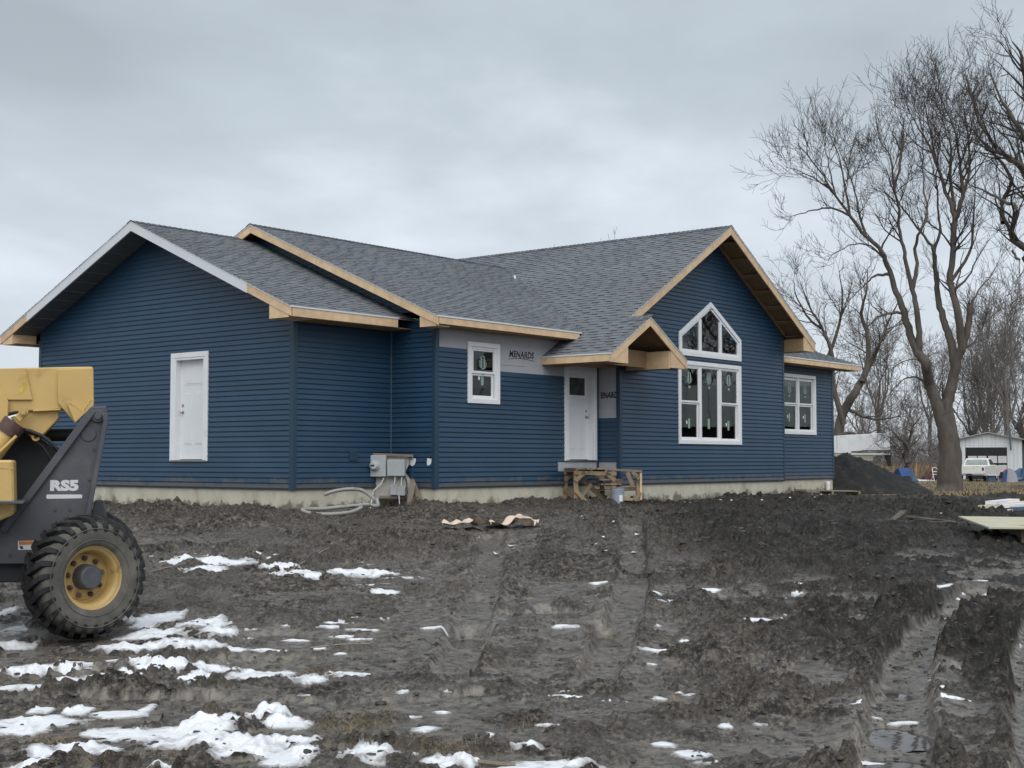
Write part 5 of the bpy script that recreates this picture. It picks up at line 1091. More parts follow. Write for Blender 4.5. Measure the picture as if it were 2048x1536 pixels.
bd('brace', (1152, 948), (1208, 998), .0, .11, .025); bd('brace', (1156, 992), (1178, 968), -.15, .09, .03); bd('brace', (1142, 978), (1150, 978), -.2, .10, .04)
for a, b in ((1136, 1156), (1158, 1178), (1180, 1200)):
    mb = MB(); mb.box(X(a), X(b)-.01, -.45, .45, Zf(939), Zf(936)); mb.build('top_slat', pallet_m, stp)
for a in (1137, 1167, 1197):
    mb = MB(); mb.box(X(a), X(a)+.05, -.42, .42, Zf(944), Zf(939.2)); mb.build('stringer', oldwood_m, stp)
for (y, dx, zt_) in ((-.3, 8, 958), (-.3, 12, 967), (-.3, 20, 979)):
    for j in range(3): mb = MB(); mb.box(X(1178+dx), X(1228+dx*.4), -.40+j*.22, -.22+j*.22, Zf(zt_+2.5), Zf(zt_)); mb.build('tread', pallet_m, stp)
bd('handrail', (1190, 938), (1279, 943), -.30, .05, .10, oldwood_m); bd('side_post', (1277, 943), (1277, 1000), -.30, .05, .06, wood_m); bd('side_post', (1271, 944), (1271, 1000), -.26, .05, .06, pallet_m); bd('side_brace', (1247, 945), (1259, 972), -.34, .10, .02, pallet_m); bd('corner_brace', (1258, 944), (1272, 958), -.36, .09, .02); bd('corner_brace', (1262, 1001), (1274, 984), -.36, .09, .02); bd('rail', (1232, 978), (1274, 978), -.1, .09, .03, oldwood_m); bd('rail', (1228, 965), (1248, 963), -.1, .09, .03, oldwood_m); bd('rail', (1240, 998), (1276, 999), -.28, .06, .04, card_m)
# bucket
Db = st(7.9, -3.1)[0]; P = at(1235, 1008, Db); kb = st(P.x, P.y)[0]/FPX
bk = empty('bucket', P, FR, 'grey plastic bucket standing in front of the pallet steps', 'bucket')
buck_m = mat('grey_plastic_bucket', (0.30, 0.335, 0.39), .4, .08, 5, col2=(.2, .21, .22), c2scale=4, c2lo=.55, c2hi=.75)
mb = MB(); mb.lathe([(0, 0), (.125, 0), (.135, .01), (.146, .26), (.152, .262), (.152, .275), (.147, .277), (.148, .305), (.154, .307), (.154, .32), (.149, .322), (.150, .345), (.158, .347), (.158, .36), (.147, .36), (.128, .02), (0, .02)], 28); mb.build('bucket_body', buck_m, bk, smooth=True)
mb = MB(); mb.tube([(.155*math.cos(a), -.02-.05*math.sin(a), .29-.12*math.sin(a)) for a in np.linspace(0, math.pi, 14)], .004, 6); mb.build('bail', metal_m, bk)
q = MB()
for (a0, a1, z0, z1, r_) in ((-1.35, -.75, .06, .20, .1445),): 
    n = 6; q.add([(r_*math.cos(a0+(a1-a0)*i/n), r_*math.sin(a0+(a1-a0)*i/n), z) for z in (z0, z1) for i in range(n+1)], [(i, i+1, n+2+i, n+1+i) for i in range(n)])
q.build('paper_label', white_m, bk)
board_on_ground('wood_strip', (1212, 1010), (1250, 1012), .07, .02, pallet_m, 'short scrap board on the mud in front of the bucket', 'board')
# pallet and pipe by the wing
P = gp(1652, 992); k = st(P.x, P.y)[0]/FPX
pl = empty('pallet', P, FR+.1, 'dark weathered pallet lying flat at the wing corner', 'pallet')
for i in range(6): mb = MB(); mb.box(-.75, .85, -.5+i*.18, -.5+i*.18+.12, .145, .17, Matrix.Rotation(.02, 4, 'Y')); mb.build('slat', oldwood_m, pl)
for x in (-.75, 0, .78): mb = MB(); mb.box(x, x+.06, -.5, .55, .02, .145); mb.build('stringer', oldwood_m, pl)
for i in (0, 3, 5): mb = MB(); mb.box(-.75, .85, -.5+i*.18, -.5+i*.18+.12, .0, .02); mb.build('slat', oldwood_m, pl)
P = gp(1656, 985); P = at(1656, 984, st(20.7, G_-.25)[0])
pp_ = empty('drain_pipe', (P.x, P.y, gz(P.x, P.y)-.1), 0, 'white capped plastic pipe standing out of the ground at the wing corner', 'pipe')
mb = MB(); mb.lathe([(.062, -.1), (.062, .42)], 20); mb.build('pipe_body', white_m, pp_, smooth=True)
mb = MB(); mb.lathe([(.068, .40), (.068, .48), (.060, .50), (0, .50)], 20); mb.build('pipe_cap', white_m, pp_, smooth=True)
# lumber at the right edge
P = gp(2010, 1028); k = st(P.x, P.y)[0]/FPX
lb_m = mat('pale_lumber', (0.60, 0.53, 0.40), .65, .1, 6, rnd=.1); wb_m = mat('white_primed_board', (.70, .72, .74), .5, .05, 5); bb_m = mat('blue_backed_board', (.09, .12, .18), .5, .1, 5)
LB = 'boards stacked at the right edge'
for i, (a, b, zz_, wd, m_, lab) in enumerate((((1972, 1026), (2048, 1012), .0, .30, lb_m, 'lowest pale board of the stack at the right edge'), ((1970, 1021), (2030, 1006), .09, .28, lb_m, 'upper pale board of the stack, shorter and pointing left'), ((1982, 1014), (2028, 1004), .17, .22, wb_m, 'white-faced board topmost on the lumber stack'), ((1995, 1028), (2090, 1016), .10, .14, wb_m, 'long white trim board lying askew across the stack'), ((2020, 1022), (2100, 1014), .05, .34, bb_m, 'dark blue backed board in the stack at the frame edge'), ((2000, 1012), (2080, 1002), .13, .20, lb_m, 'pale board behind the white trim board in the stack'))):
    pa = at(a[0], a[1], st(P.x, P.y)[0]-.2+i*.1); pb = at(b[0], b[1], st(P.x, P.y)[0]+.7+i*.1); mid = (pa+pb)/2; mid.z = gz(mid.x, mid.y)+zz_
    d = Vector((pb.x-pa.x, pb.y-pa.y, 0.02)); mb = MB(); mb.bar(-d/2+Vector((0, 0, .05)), d/2+Vector((0, 0, .05)), wd, .07); o = mb.build('lumber_board', m_, bevel=.003); o.location = mid; tag(o, lab, 'board', LB)
# plywood sheet on a pallet
A4 = [at(1917, 1035, 21.7), at(1978, 1057.5, 20.0), at(2190, 1060, 19.8), at(2130, 1038, 21.5)]
zp_ = sum(p.z for p in A4)/4; cpt = sum(A4, Vector())/4
ply = tag(MB().prism([(p.x-cpt.x, p.y-cpt.y, p.z-zp_) for p in A4], [(p.x-cpt.x, p.y-cpt.y, p.z-zp_+.022) for p in A4]).build('plywood_sheet', mat('wet_plywood', (0.48, 0.44, 0.32), .6, .12, 3, col2=(.42, .46, .42), c2scale=1.8)), 'pale plywood sheet lying across a pallet at the right edge', 'plywood'); ply.location = (cpt.x, cpt.y, zp_)
gq = gz(cpt.x, cpt.y)
p2_ = empty('pallet', (cpt.x, cpt.y, gq), FR, 'pallet carrying the plywood sheet at the right edge', 'pallet')
hh = zp_-gq-.002
for x in (-.28, .25, .75): mb = MB(); mb.box(x, x+.07, -.55, .5, -.05, hh-.02); mb.build('stringer', oldwood_m, p2_)
for y in (-.55, -.1, .4): mb = MB(); mb.box(-.28, 1.1, y, y+.1, hh-.02, hh); mb.build('slat', oldwood_m, p2_)
board_on_ground('muddy_plank', (1815, 1043), (1915, 1049), .16, .03, mudwood_m, 'long muddy plank half sunk in the mud left of the plywood', 'board')
board_on_ground('muddy_plank', (1850, 1051), (1930, 1056), .10, .025, mudwood_m, 'short muddy plank in front of the plywood sheet', 'board')
board_on_ground('muddy_plank', (1785, 1043), (1808, 1038), .12, .06, mudwood_m, 'muddy wooden block sticking out of the ground, left of the planks', 'board', None, .0, .06)
# litter: white scraps and twigs
scrap_m = mat('white_scrap', (.72, .72, .72), .6, .08, 8)
n = 90; px_ = np.concatenate([rng.uniform(1280, 1750, 55), rng.uniform(900, 1300, 25), rng.uniform(1800, 2040, 10)]); py_ = np.concatenate([rng.uniform(994, 1012, 55), rng.uniform(1006, 1100, 25), rng.uniform(1000, 1050, 10)])
pts = [gp(a, b) for a, b in zip(px_, py_)]; pts = [p for p in pts if not ((p.x > C_-.2 and p.y > D_-.2) or (p.x > A_-.1 and p.y > B_-.2))]
xx = np.array([p.x for p in pts]); yy = np.array([p.y for p in pts]); zz = zat(xx, yy)
inst_mesh('white_scraps', [(-1, -.6, 0), (.8, -1, .3), (1, .7, .1), (-.5, 1, .5)], [(0, 1, 2), (0, 2, 3)], np.stack([xx, yy, zz+.02], -1), rng.random(len(xx))*6.3, np.stack([.02+.06*rng.random(len(xx)), .02+.05*rng.random(len(xx)), .02+.06*rng.random(len(xx))], -1), scrap_m, 'small white scraps of wrap and foam littering the mud', 'litter')
def stick(pts, r, label, m=None):
    P3 = [gp(*q) for q in pts]
    for q in P3: q.z = float(zat([q.x], [q.y])[0])+.012
    o0 = P3[0].copy(); mb = MB(); mb.tube([q-o0 for q in P3], r, 6); o = mb.build('fallen_branch', m or oldwood_m); o.location = o0; tag(o, label, 'branch', 'fallen branches')
stick([(570, 1150), (610, 1128), (655, 1093), (690, 1060), (702, 1048)], .010, 'long thin fallen branch pointing from the snow towards the conduit')
stick([(620, 1287), (680, 1283), (740, 1279)], .009, 'dark fallen branch on the mud right of the large wheel')
stick([(955, 1522), (1000, 1523), (1030, 1524)], .016, 'short dark stick on the snow at the bottom edge')
stick([(300, 1143), (330, 1135), (370, 1130)], .012, 'short fallen branch on the snow behind the wheel')

# ---------------------------------------------------------------- dirt pile
random.seed(21)
pile_m = mat('black_topsoil', (0.010, 0.0095, 0.009), .85, .35, 4, .8, 30, col2=(0.036, 0.032, 0.026), c2scale=2.5, c2lo=.5, c2hi=.7)
PD = at(1672, 986, 45.5); n = 110; xs = np.linspace(-4.2, 4.6, 150); ys = np.linspace(-3.0, 3.4, n); XX, YY = np.meshgrid(xs, ys)
rr_ = np.sqrt((np.where(XX > 0, XX/3.35, XX/3.6))**2 + (YY/2.5)**2) + .16*(fbm(XX*.9+3, YY*.9, 71, 4)-.5)
hh_ = 1.52*np.clip(1-rr_, 0, 1)**.92*(1-.14*sstep(.0, .35, .35-rr_)) + (.42*(fbm(XX*2.2, YY*2.2, 72, 5, .72)-.5)+.34*np.abs(fbm(XX*5.5, YY*5.5, 73, 4, .65)-.5))*np.clip(1.25-rr_, 0, 1) - .12*(rr_ > 1)*np.clip(rr_-1, 0, 1)
q = np.arange(n*150).reshape(n, 150); F = np.stack([q[:-1, :-1], q[:-1, 1:], q[1:, 1:], q[1:, :-1]], -1).reshape(-1, 4)
me = bpy.data.meshes.new('dirt_pile'); me.from_pydata(np.stack([XX.ravel(), YY.ravel(), hh_.ravel()-.03], -1).tolist(), [], F.tolist()); me.update()
dp = link('dirt_pile', me, pile_m, smooth=True); dp.location = (PD.x, PD.y, gz(PD.x, PD.y)); dp.rotation_euler = (0, 0, FR); tag(dp, 'large heap of black soil behind the right end of the house', 'dirt pile')

# ---------------------------------------------------------------- trees
def tube_groups(groups):
    V, F = [], []; off = 0
    for (n, k), L_ in groups.items():
        P = np.array([p for p, r in L_], np.float32); Rd = np.array([r for p, r in L_], np.float32); B = len(P)
        T = np.empty_like(P); T[:, 1:-1] = P[:, 2:]-P[:, :-2]; T[:, 0] = P[:, 1]-P[:, 0]; T[:, -1] = P[:, -1]-P[:, -2]; T /= np.linalg.norm(T, axis=2, keepdims=True)+1e-9
        ref = np.where(np.abs(T[:, :1, 2:3]) > .9, np.array([1., 0, 0], np.float32), np.array([0, 0, 1.], np.float32)); X = np.cross(T, np.broadcast_to(ref, T.shape)); X /= np.linalg.norm(X, axis=2, keepdims=True)+1e-9; Y = np.cross(T, X)
        a = np.arange(k)*2*np.pi/k
        co = P[:, :, None] + Rd[:, :, None, None]*(X[:, :, None]*np.cos(a)[None, None, :, None] + Y[:, :, None]*np.sin(a)[None, None, :, None])
        idx = np.arange(B*n*k).reshape(B, n, k)+off; nx = np.roll(idx, -1, 2)
        f = np.stack([idx[:, :-1], nx[:, :-1], nx[:, 1:], idx[:, 1:]], -1).reshape(-1, 4); V.append(co.reshape(-1, 3)); F.append(f); off += B*n*k
    return np.concatenate(V), np.concatenate(F)
def mesh_np(name, V, F, smooth=True):
    me = bpy.data.meshes.new(name); me.vertices.add(len(V)); me.vertices.foreach_set('co', V.astype(np.float32).ravel()); me.loops.add(F.size); me.loops.foreach_set('vertex_index', F.ravel().astype(np.int32)); me.polygons.add(len(F))
    me.polygons.foreach_set('loop_start', np.arange(0, F.size, 4, dtype=np.int32)); me.polygons.foreach_set('loop_total', np.full(len(F), 4, np.int32)); me.polygons.foreach_set('use_smooth', np.full(len(F), smooth, bool)); me.update(calc_edges=True); return me
bark_m = mat('grey_bark', (0.100, 0.086, 0.073), .9, .3, 3.0, 1.0, 14, col2=(0.085, 0.070, 0.058), c2scale=5, c2lo=.42, c2hi=.62, stretch=(1, 1, .25))
twig_m = mat('bare_twigs', (0.052, 0.045, 0.041), .9, .2, 1.0)
def catmull(P, R, m):
    P = [np.array(p, float) for p in P]; out, ro = [], []
    for i in range(len(P)-1):
        p0, p1, p2, p3 = P[max(i-1, 0)], P[i], P[i+1], P[min(i+2, len(P)-1)]
        for j in range(m):
            t = j/m; out.append(.5*((2*p1)+(p2-p0)*t+(2*p0-5*p1+4*p2-p3)*t*t+(3*p1-p0-3*p2+p3)*t**3)); ro.append(R[i]+(R[i+1]-R[i])*t)
    out.append(P[-1]); ro.append(R[-1]); return np.array(out), np.array(ro)
class Tree:
    def __init__(s, seed, up=.30, dens=(1.5, 2.6, 4.2), lens=(2.6, 1.15, .48), rmin=.007, ang=(30, 62), wob=.16):
        s.r = np.random.default_rng(seed); s.trunk = {}; s.crown = {}; s.up, s.dens, s.lens, s.rmin, s.ang, s.wob = up, dens, lens, rmin, ang, wob
    def limb(s, pts, radii, t0=.15, sides=8, scale=1.0):
        P, R = catmull(pts, radii, 4); P[1:-1] += s.r.normal(0, .02, P[1:-1].shape)
        s.trunk.setdefault((len(P), sides), []).append((P, np.maximum(R, .01))); s.spawn(P, R, 0, t0, scale)
    def spawn(s, P, R, lev, t0, scale=1.0):
        seg = np.linalg.norm(np.diff(P, axis=0), axis=1); cum = np.concatenate([[0], np.cumsum(seg)]); Lt = cum[-1]; n = s.r.poisson(max(Lt*(1-t0)*s.dens[lev], .6)) + (2 if lev < 2 else 1)
        for j in range(n):
            t = t0+(1-t0)*(s.r.random()**.8 if lev else s.r.random()**.75); 
            if j == 0: t = 1.0
            d_ = t*Lt; i = min(np.searchsorted(cum, d_)-1, len(seg)-1); i = max(i, 0); f = (d_-cum[i])/max(seg[i], 1e-6); p = P[i]+(P[i+1]-P[i])*f; r0 = R[i]+(R[i+1]-R[i])*f
            T = (P[i+1]-P[i])/max(seg[i], 1e-6); a = math.radians(s.r.uniform(*s.ang))*(0.35 if j == 0 else 1); v = s.r.normal(size=3); v -= T*v.dot(T); v /= np.linalg.norm(v)+1e-9
            d = T*math.cos(a)+v*math.sin(a); d[2] += s.up*s.r.uniform(.2, 1.2); d /= np.linalg.norm(d)
            ln = s.lens[lev]*scale*s.r.uniform(.45, 1.25)*(1.15-.45*t if lev == 0 else 1.0)
            m = (6, 5, 4)[lev]; Q = [p]; dd = d.copy()
            for q in range(m-1):
                dd = dd + s.r.normal(0, s.wob, 3); dd[2] += s.up*.18; dd /= np.linalg.norm(dd); Q.append(Q[-1]+dd*ln/(m-1))
            Q = np.array(Q); rb = max(min(r0*.55, (.055, .020, .0105)[lev]*scale), s.rmin); RR_ = np.linspace(rb, max(s.rmin*.75, rb*.22), m)
            s.crown.setdefault((m, (5, 4, 3)[lev]), []).append((Q, RR_))
            if lev < 2: s.spawn(Q, RR_, lev+1, .18, scale)
    def build(s, name, loc, label, group=None, rz=0, meshes=None):
        o = empty(name, loc, rz, label, 'tree', group)
        if meshes is None:
            meshes = (mesh_np('trunk', *tube_groups(s.trunk)), mesh_np('crown', *tube_groups(s.crown), smooth=False))
        link('trunk', meshes[0], bark_m, o); link('crown', meshes[1], twig_m, o); return o, meshes
def local(base, D, pts, jit=0.0, seed=0):
    """pixels of the photograph (at distance D) to metres from the base, x right, y away, with some depth"""
    k = D/FPX; rs = np.random.default_rng(seed); out = []; y = 0
    for i, q in enumerate(pts):
        px, py = q[:2]; y = q[2] if len(q) > 2 else y + rs.normal(0, jit)
        out.append(((px-base[0])*k*(1+y/D), y, (base[1]-py)*k + 0))
    return out
def cr(x, y): return (1520+x/1.807, 50+y/1.807)
# the big tree on the lawn
D1 = 62; gb = at(1897, 982, D1); b1 = (1897, 982)
T1 = Tree(101, up=.34, dens=(2.1, 2.9, 4.4), lens=(2.4, 1.15, .52), rmin=.0072)
REG = []
def L1(pts, r0, r1, seed, jit=.5, y0=0, t0=.2, scale=1.0, sides=8):
    P = local(b1, D1, [cr(p[0], p[1] if p[1] > 450 else 450-(450-p[1])*.74) for p in pts], 0, seed); rs = np.random.default_rng(seed); y = y0; out = []
    if REG:                                                       # a limb leaves its parent where the two meet
        A = np.concatenate(REG); q = np.argmin((A[:, 0]-P[0][0])**2 + (A[:, 2]-P[0][2])**2); y = A[q, 1]; r0 = min(r0, A[q, 3]*.92)
    for i, p in enumerate(P):
        out.append((p[0]*(1+y/D1), y, p[2])); y += rs.normal(0, jit)*min(1, .35*i)
    _c, _r = catmull(out, [r1+(r0-r1)*(1-i/(len(out)-1))**1.35 for i in range(len(out))], 4); REG.append(np.concatenate([_c, _r[:, None]], 1))
    T1.limb(out, [r1+(r0-r1)*(1-i/(len(out)-1))**(1.35 if t0 < 1 else 1) for i in range(len(out))], t0, sides, scale)
    return out
L1([(682, 1690), (686, 1640), (690, 1536), (680, 1450), (672, 1390)], .62, .38, 1, .0, 0, 2.0, 1, 14)
T1.trunk[(17, 14)][0][1][:3] *= np.array([1.38, 1.16, 1.06])
def F(*pts): return [((x-1520)*1.807, (y-50)*1.807) for x, y in pts]
L1(F((1893, 862), (1880, 812), (1871, 787), (1859, 757), (1845, 722), (1834, 693), (1822, 649), (1810, 607), (1797, 565), (1785, 520), (1768, 488), (1742, 460), (1711, 420), (1681, 378), (1655, 342), (1630, 305), (1606, 268)), .31, .022, 2, .25, 0, .50)
L1(F((1838, 702), (1838, 658), (1830, 614), (1824, 577), (1812, 535), (1803, 490), (1795, 450), (1786, 410), (1777, 375), (1768, 318), (1760, 270), (1752, 205)), .16, .018, 3, .25, 0, .40)
L1(F((1777, 380), (1789, 340), (1795, 295), (1799, 250)), .10, .07, 4, .1, 0, .6, .6)
L1(F((1824, 574), (1832, 535), (1834, 490), (1835, 462), (1852, 430), (1850, 380), (1853, 320), (1858, 250), (1866, 150)), .13, .015, 6, .25, 0, .35)
L1(F((1895, 866), (1896, 815), (1903, 780), (1912, 740), (1918, 705), (1926, 688), (1918, 644), (1910, 594), (1906, 557), (1911, 490), (1914, 432)), .31, .13, 7, .2, 0, .55)
L1(F((1914, 432), (1902, 392), (1880, 330), (1852, 270), (1830, 225), (1795, 165)), .12, .015, 8, .3, 0, .10)
L1(F((1914, 432), (1930, 385), (1926, 325), (1916, 262), (1900, 185), (1882, 110)), .12, .015, 9, .3, 0, .10)
L1(F((1930, 388), (1944, 330), (1942, 265), (1934, 190), (1934, 130)), .08, .013, 10, .3, 0, .10)
L1(F((1914, 735), (1906, 678), (1896, 639), (1889, 594), (1884, 557), (1879, 520), (1874, 490), (1858, 462), (1832, 428), (1808, 385), (1780, 330)), .23, .02, 11, .3, 0, .40)
L1(F((1880, 525), (1880, 490), (1893, 450), (1890, 400), (1893, 330), (1905, 250), (1912, 160)), .13, .016, 12, .3, 0, .25)
L1(F((1926, 690), (1934, 665), (1940, 631), (1942, 605)), .17, .14, 13, .05, 0, .6, .5)
L1(F((1941, 612), (1960, 575), (1985, 545), (1996, 520)), .05, .012, 14, .3, 0, .10, .7)
L1(F((1815, 620), (1780, 620), (1752, 632), (1733, 660), (1725, 690)), .075, .013, 15, .3, 0, .20, .7)
L1(F((1787, 540), (1758, 543), (1736, 565), (1702, 598)), .08, .013, 16, .3, 0, .20, .7)
L1(F((1908, 575), (1940, 548), (1962, 505), (1985, 470)), .07, .013, 17, .3, 0, .20, .8)
L1(F((1862, 765), (1830, 747), (1802, 758), (1780, 786)), .06, .012, 18, .3, 0, .20, .7)
L1(F((1850, 735), (1830, 714), (1797, 720), (1763, 747)), .05, .012, 19, .3, 0, .20, .7)
L1(F((1926, 697), (1957, 670), (1979, 625), (1990, 580)), .06, .012, 20, .3, 0, .20, .7)
L1(F((1783, 515), (1758, 487), (1730, 476), (1686, 492), (1669, 509)), .06, .012, 21, .3, 0, .15, .7)
L1(F((1711, 420), (1675, 404), (1635, 410), (1600, 420), (1582, 426)), .06, .012, 22, .3, 0, .15, .7)
L1(F((1742, 460), (1728, 400), (1715, 340), (1690, 270)), .07, .012, 23, .3, 0, .15, .9)
L1(F((1681, 378), (1668, 320), (1660, 260)), .05, .012, 24, .3, 0, .15, .9)
L1(F((1914, 434), (1908, 360), (1904, 290), (1893, 220), (1884, 140)), .10, .013, 26, .3, 0, .10)
L1(F((1926, 325), (1944, 262), (1956, 200), (1960, 150)), .06, .012, 27, .3, 0, .10)
L1(F((1880, 330), (1868, 262), (1858, 190), (1852, 125)), .07, .012, 28, .3, 0, .10)
L1(F((1681, 378), (1650, 350), (1610, 330), (1580, 320)), .05, .012, 29, .3, 0, .10)
L1(F((1711, 420), (1700, 350), (1690, 290), (1670, 235)), .06, .012, 32, .3, 0, .10)
L1(F((1853, 320), (1838, 250), (1822, 180)), .06, .012, 30, .3, 0, .12)
L1(F((1906, 557), (1945, 500), (1955, 430), (1962, 360), (1958, 290)), .09, .012, 31, .3, 0, .2)
tree1, m1 = T1.build('bare_tree', (gb.x, gb.y, gz(gb.x, gb.y)-.15), 'tall bare tree with forked trunk and broken stub on the lawn', rz=FR)
# tree whose limbs reach in from the right edge
D2 = 50; b2 = (2125, 996); gb2 = at(*b2, D2); T2 = Tree(202, up=.30, dens=(1.8, 2.7, 4.2), lens=(2.3, 1.05, .45), rmin=.0065)
def L2(pts, r0, r1, seed, y0=0, t0=.15, sides=8, scale=1.0):
    P = local(b2, D2, pts); rs = np.random.default_rng(seed); y = y0; out = []
    for p in P: out.append((p[0], y, p[2])); y += rs.normal(0, .3)
    T2.limb(out, list(np.linspace(r0, r1, len(out))), t0, sides, scale)
L2([(2125, 1000), (2118, 900), (2105, 780), (2110, 640), (2095, 560), (2075, 505)], .55, .30, 1, 0, 2, 12)
L2([(2110, 560), (2080, 505), (2048, 488), (2028, 470), (2028, 430), (2012, 405), (1985, 382), (1950, 370)], .16, .02, 2)
L2([(2026, 440), (2038, 395), (2040, 350), (2010, 300), (1965, 255), (1935, 225)], .10, .015, 3, .4)
L2([(2080, 505), (2068, 400), (2048, 338), (2008, 298), (1975, 235), (1945, 170), (1938, 150)], .14, .015, 4, -.4)
L2([(2090, 540), (2085, 360), (2060, 280), (2030, 230), (2010, 190), (1995, 120)], .16, .015, 5, .3)
L2([(2090, 540), (2100, 300), (2085, 180), (2060, 110), (2040, 75)], .18, .018, 6, -.2)
L2([(2095, 540), (2140, 400), (2190, 250), (2220, 120)], .18, .018, 7, .4); L2([(2040, 500), (2036, 515), (2034, 525)], .05, .03, 8, .2, .8)
L2([(2110, 640), (2150, 560), (2200, 480), (2260, 440)], .15, .015, 9, .2)
T2.build('bare_tree', (gb2.x, gb2.y, gz(gb2.x, gb2.y)-.1), 'bare tree whose limbs hang in over the right edge of the picture', rz=FR)
# leaning tree behind the wing and the little tree in the yard
D3 = 105; b3 = (1672, 957); gb3 = at(*b3, D3); T3 = Tree(303, up=.26, dens=(1.0, 2.0, 3.0), lens=(3.0, 1.35, .6), rmin=.011)
def L3(pts, r0, r1, seed, y0=0, t0=.2, sides=8, scale=1.0):
    P = local(b3, D3, [cr(*q) for q in pts]); rs = np.random.default_rng(seed); y = y0; out = []
    for p in P: out.append((p[0], y, p[2])); y += rs.normal(0, .5)
    T3.limb(out, list(np.linspace(r0, r1, len(out))), t0, sides, scale)
L3([(265, 1660), (275, 1560), (290, 1470), (315, 1390), (345, 1330), (375, 1285)], .46, .28, 1, 0, 1.5, 10)
L3([(375, 1285), (395, 1220), (395, 1120), (370, 1040), (375, 960), (390, 880)], .26, .03, 2)
L3([(375, 1285), (430, 1200), (440, 1150), (480, 1060), (520, 980)], .24, .03, 3, .5)
L3([(300, 1440), (260, 1300), (255, 1180), (230, 1090), (190, 1010), (150, 930)], .24, .025, 4, -.5)
L3([(258, 1190), (290, 1090), (300, 1000), (290, 900)], .16, .02, 5, .4)
L3([(320, 1385), (380, 1410), (440, 1420), (510, 1410)], .16, .03, 6, -.3)
L3([(290, 1480), (340, 1470), (400, 1510), (450, 1540)], .14, .02, 7, .2); L3([(230, 1090), (180, 1060), (130, 990), (110, 930)], .12, .02, 8, .2)
T3.build('bare_tree', (gb3.x, gb3.y, gz(gb3.x, gb3.y)-.1), 'bare leaning tree standing behind the white trailer', rz=FR)
D4 = 92; b4 = (1820, 962); gb4 = at(*b4, D4); T4 = Tree(404, up=.10, dens=(1.5, 2.4, 3.4), lens=(1.9, .95, .45), rmin=.0095, ang=(35, 75), wob=.24)
def c6b(x, y): return (1650+x/7.585, 840+y/7.585)
def L4(pts, r0, r1, seed, y0=0, t0=.2, sides=7, scale=1.0):
    P = local(b4, D4, [c6b(*q) for q in pts]); rs = np.random.default_rng(seed); y = y0; out = []
    for p in P: out.append((p[0], y, p[2])); y += rs.normal(0, .3)
    T4.limb(out, list(np.linspace(r0, r1, len(out))), t0, sides, scale)
L4([(1285, 930), (1275, 780), (1270, 680)], .26, .20, 1, 0, 2); L4([(1265, 690), (1240, 560), (1265, 430), (1290, 250), (1280, 100), (1300, -60)], .15, .02, 2, .1)
L4([(1250, 640), (1215, 540), (1160, 480), (1060, 450), (1000, 390)], .09, .015, 3, -.2); L4([(1285, 660), (1340, 560), (1400, 470), (1450, 425), (1560, 440)], .09, .015, 4, .2)
L4([(1265, 420), (1200, 340), (1080, 260), (960, 150), (800, 40), (660, -40)], .10, .015, 5, -.3); L4([(1285, 300), (1360, 180), (1430, 60), (1500, -80)], .09, .015, 6, .3); L4([(1245, 600), (1180, 420), (1120, 330), (1000, 240)], .07, .012, 7, .4)
T4.build('yard_tree', (gb4.x, gb4.y, gz(gb4.x, gb4.y)-.1), 'low spreading bare tree in the yard beside the blue junk', rz=FR)
# background trees: three grown forms, each tree placed by itself
hazed_bark_m = mat('hazed_far_bark', (0.145, 0.130, 0.118), .95, .2, 1.0); hazed_twig_m = mat('hazed_far_twigs', (0.150, 0.136, 0.128), .95, .15, .5)  # distance haze mixed into both colours, paler and greyer than the near tree
forms = []
for sd in (11, 12, 13):
    T = Tree(500+sd, up=.30, dens=(1.2, 2.0, 2.6), lens=(3.2, 1.5, .7), rmin=.014); r_ = T.r
    Ht = r_.uniform(11, 14); P0 = [np.array([0, 0, -.3])]
    d = np.array([r_.normal(0, .08), r_.normal(0, .08), 1.])
    for i in range(4): d = d+r_.normal(0, .06, 3); d /= np.linalg.norm(d); P0.append(P0[-1]+d*Ht*.11)
    T.limb(P0, list(np.linspace(.30, .20, 5)), .6, 8)
    for j in range(6):
        a = 2*math.pi*j/6+r_.uniform(-.4, .4); d = np.array([math.cos(a)*.45, math.sin(a)*.45, 1.]); P = [P0[r_.integers(2, 5)]]
        for i in range(6): d = d+r_.normal(0, .12, 3); d[2] += .08; d /= np.linalg.norm(d); P.append(P[-1]+d*Ht*.115)
        T.limb(P, [.02+.11*(1-i/6)**1.4 for i in range(7)], .15, 6)
    forms.append((mesh_np('trunk', *tube_groups(T.trunk)), mesh_np('crown', *tube_groups(T.crown), smooth=False))); forms[-1][0].materials.append(hazed_bark_m); forms[-1][1].materials.append(hazed_twig_m)
BG = [(1758, 150, 1.05, 0, 'slim bare tree in the gap left of the big trunk'), (1930, 125, .95, 1, 'bare tree just right of the big trunk, behind the shed roof'), (1968, 118, 1.0, 2, 'bare tree rising over the left slope of the shed roof'),
      (2018, 112, 1.0, 0, 'thick bare tree behind the shed stovepipe'), (2052, 130, 1.05, 1, 'bare tree at the right edge behind the shed'), (1985, 160, 1.1, 2, 'distant bare tree above the shed ridge'), (1715, 170, 1.0, 1, 'distant bare tree above the white trailer'),
      (1860, 165, 1.0, 0, 'distant bare tree seen right behind the big trunk'), (1180, 118, 1.27, 2, 'bare tree of which only twigs show over the roof ridge'), (2095, 150, 1.1, 0, 'bare tree beyond the right edge'), (1800, 190, .95, 1, 'far bare tree over the dry field')]
for i, (px, D, sc, f, lab) in enumerate(BG):
    p = at(px, 921, D); o, _m = Tree(1).build('background_tree', (p.x, p.y, gz(p.x, p.y)), lab, 'bare trees behind the yard', FR+i*1.3, forms[f]); o.scale = (sc, sc, sc)
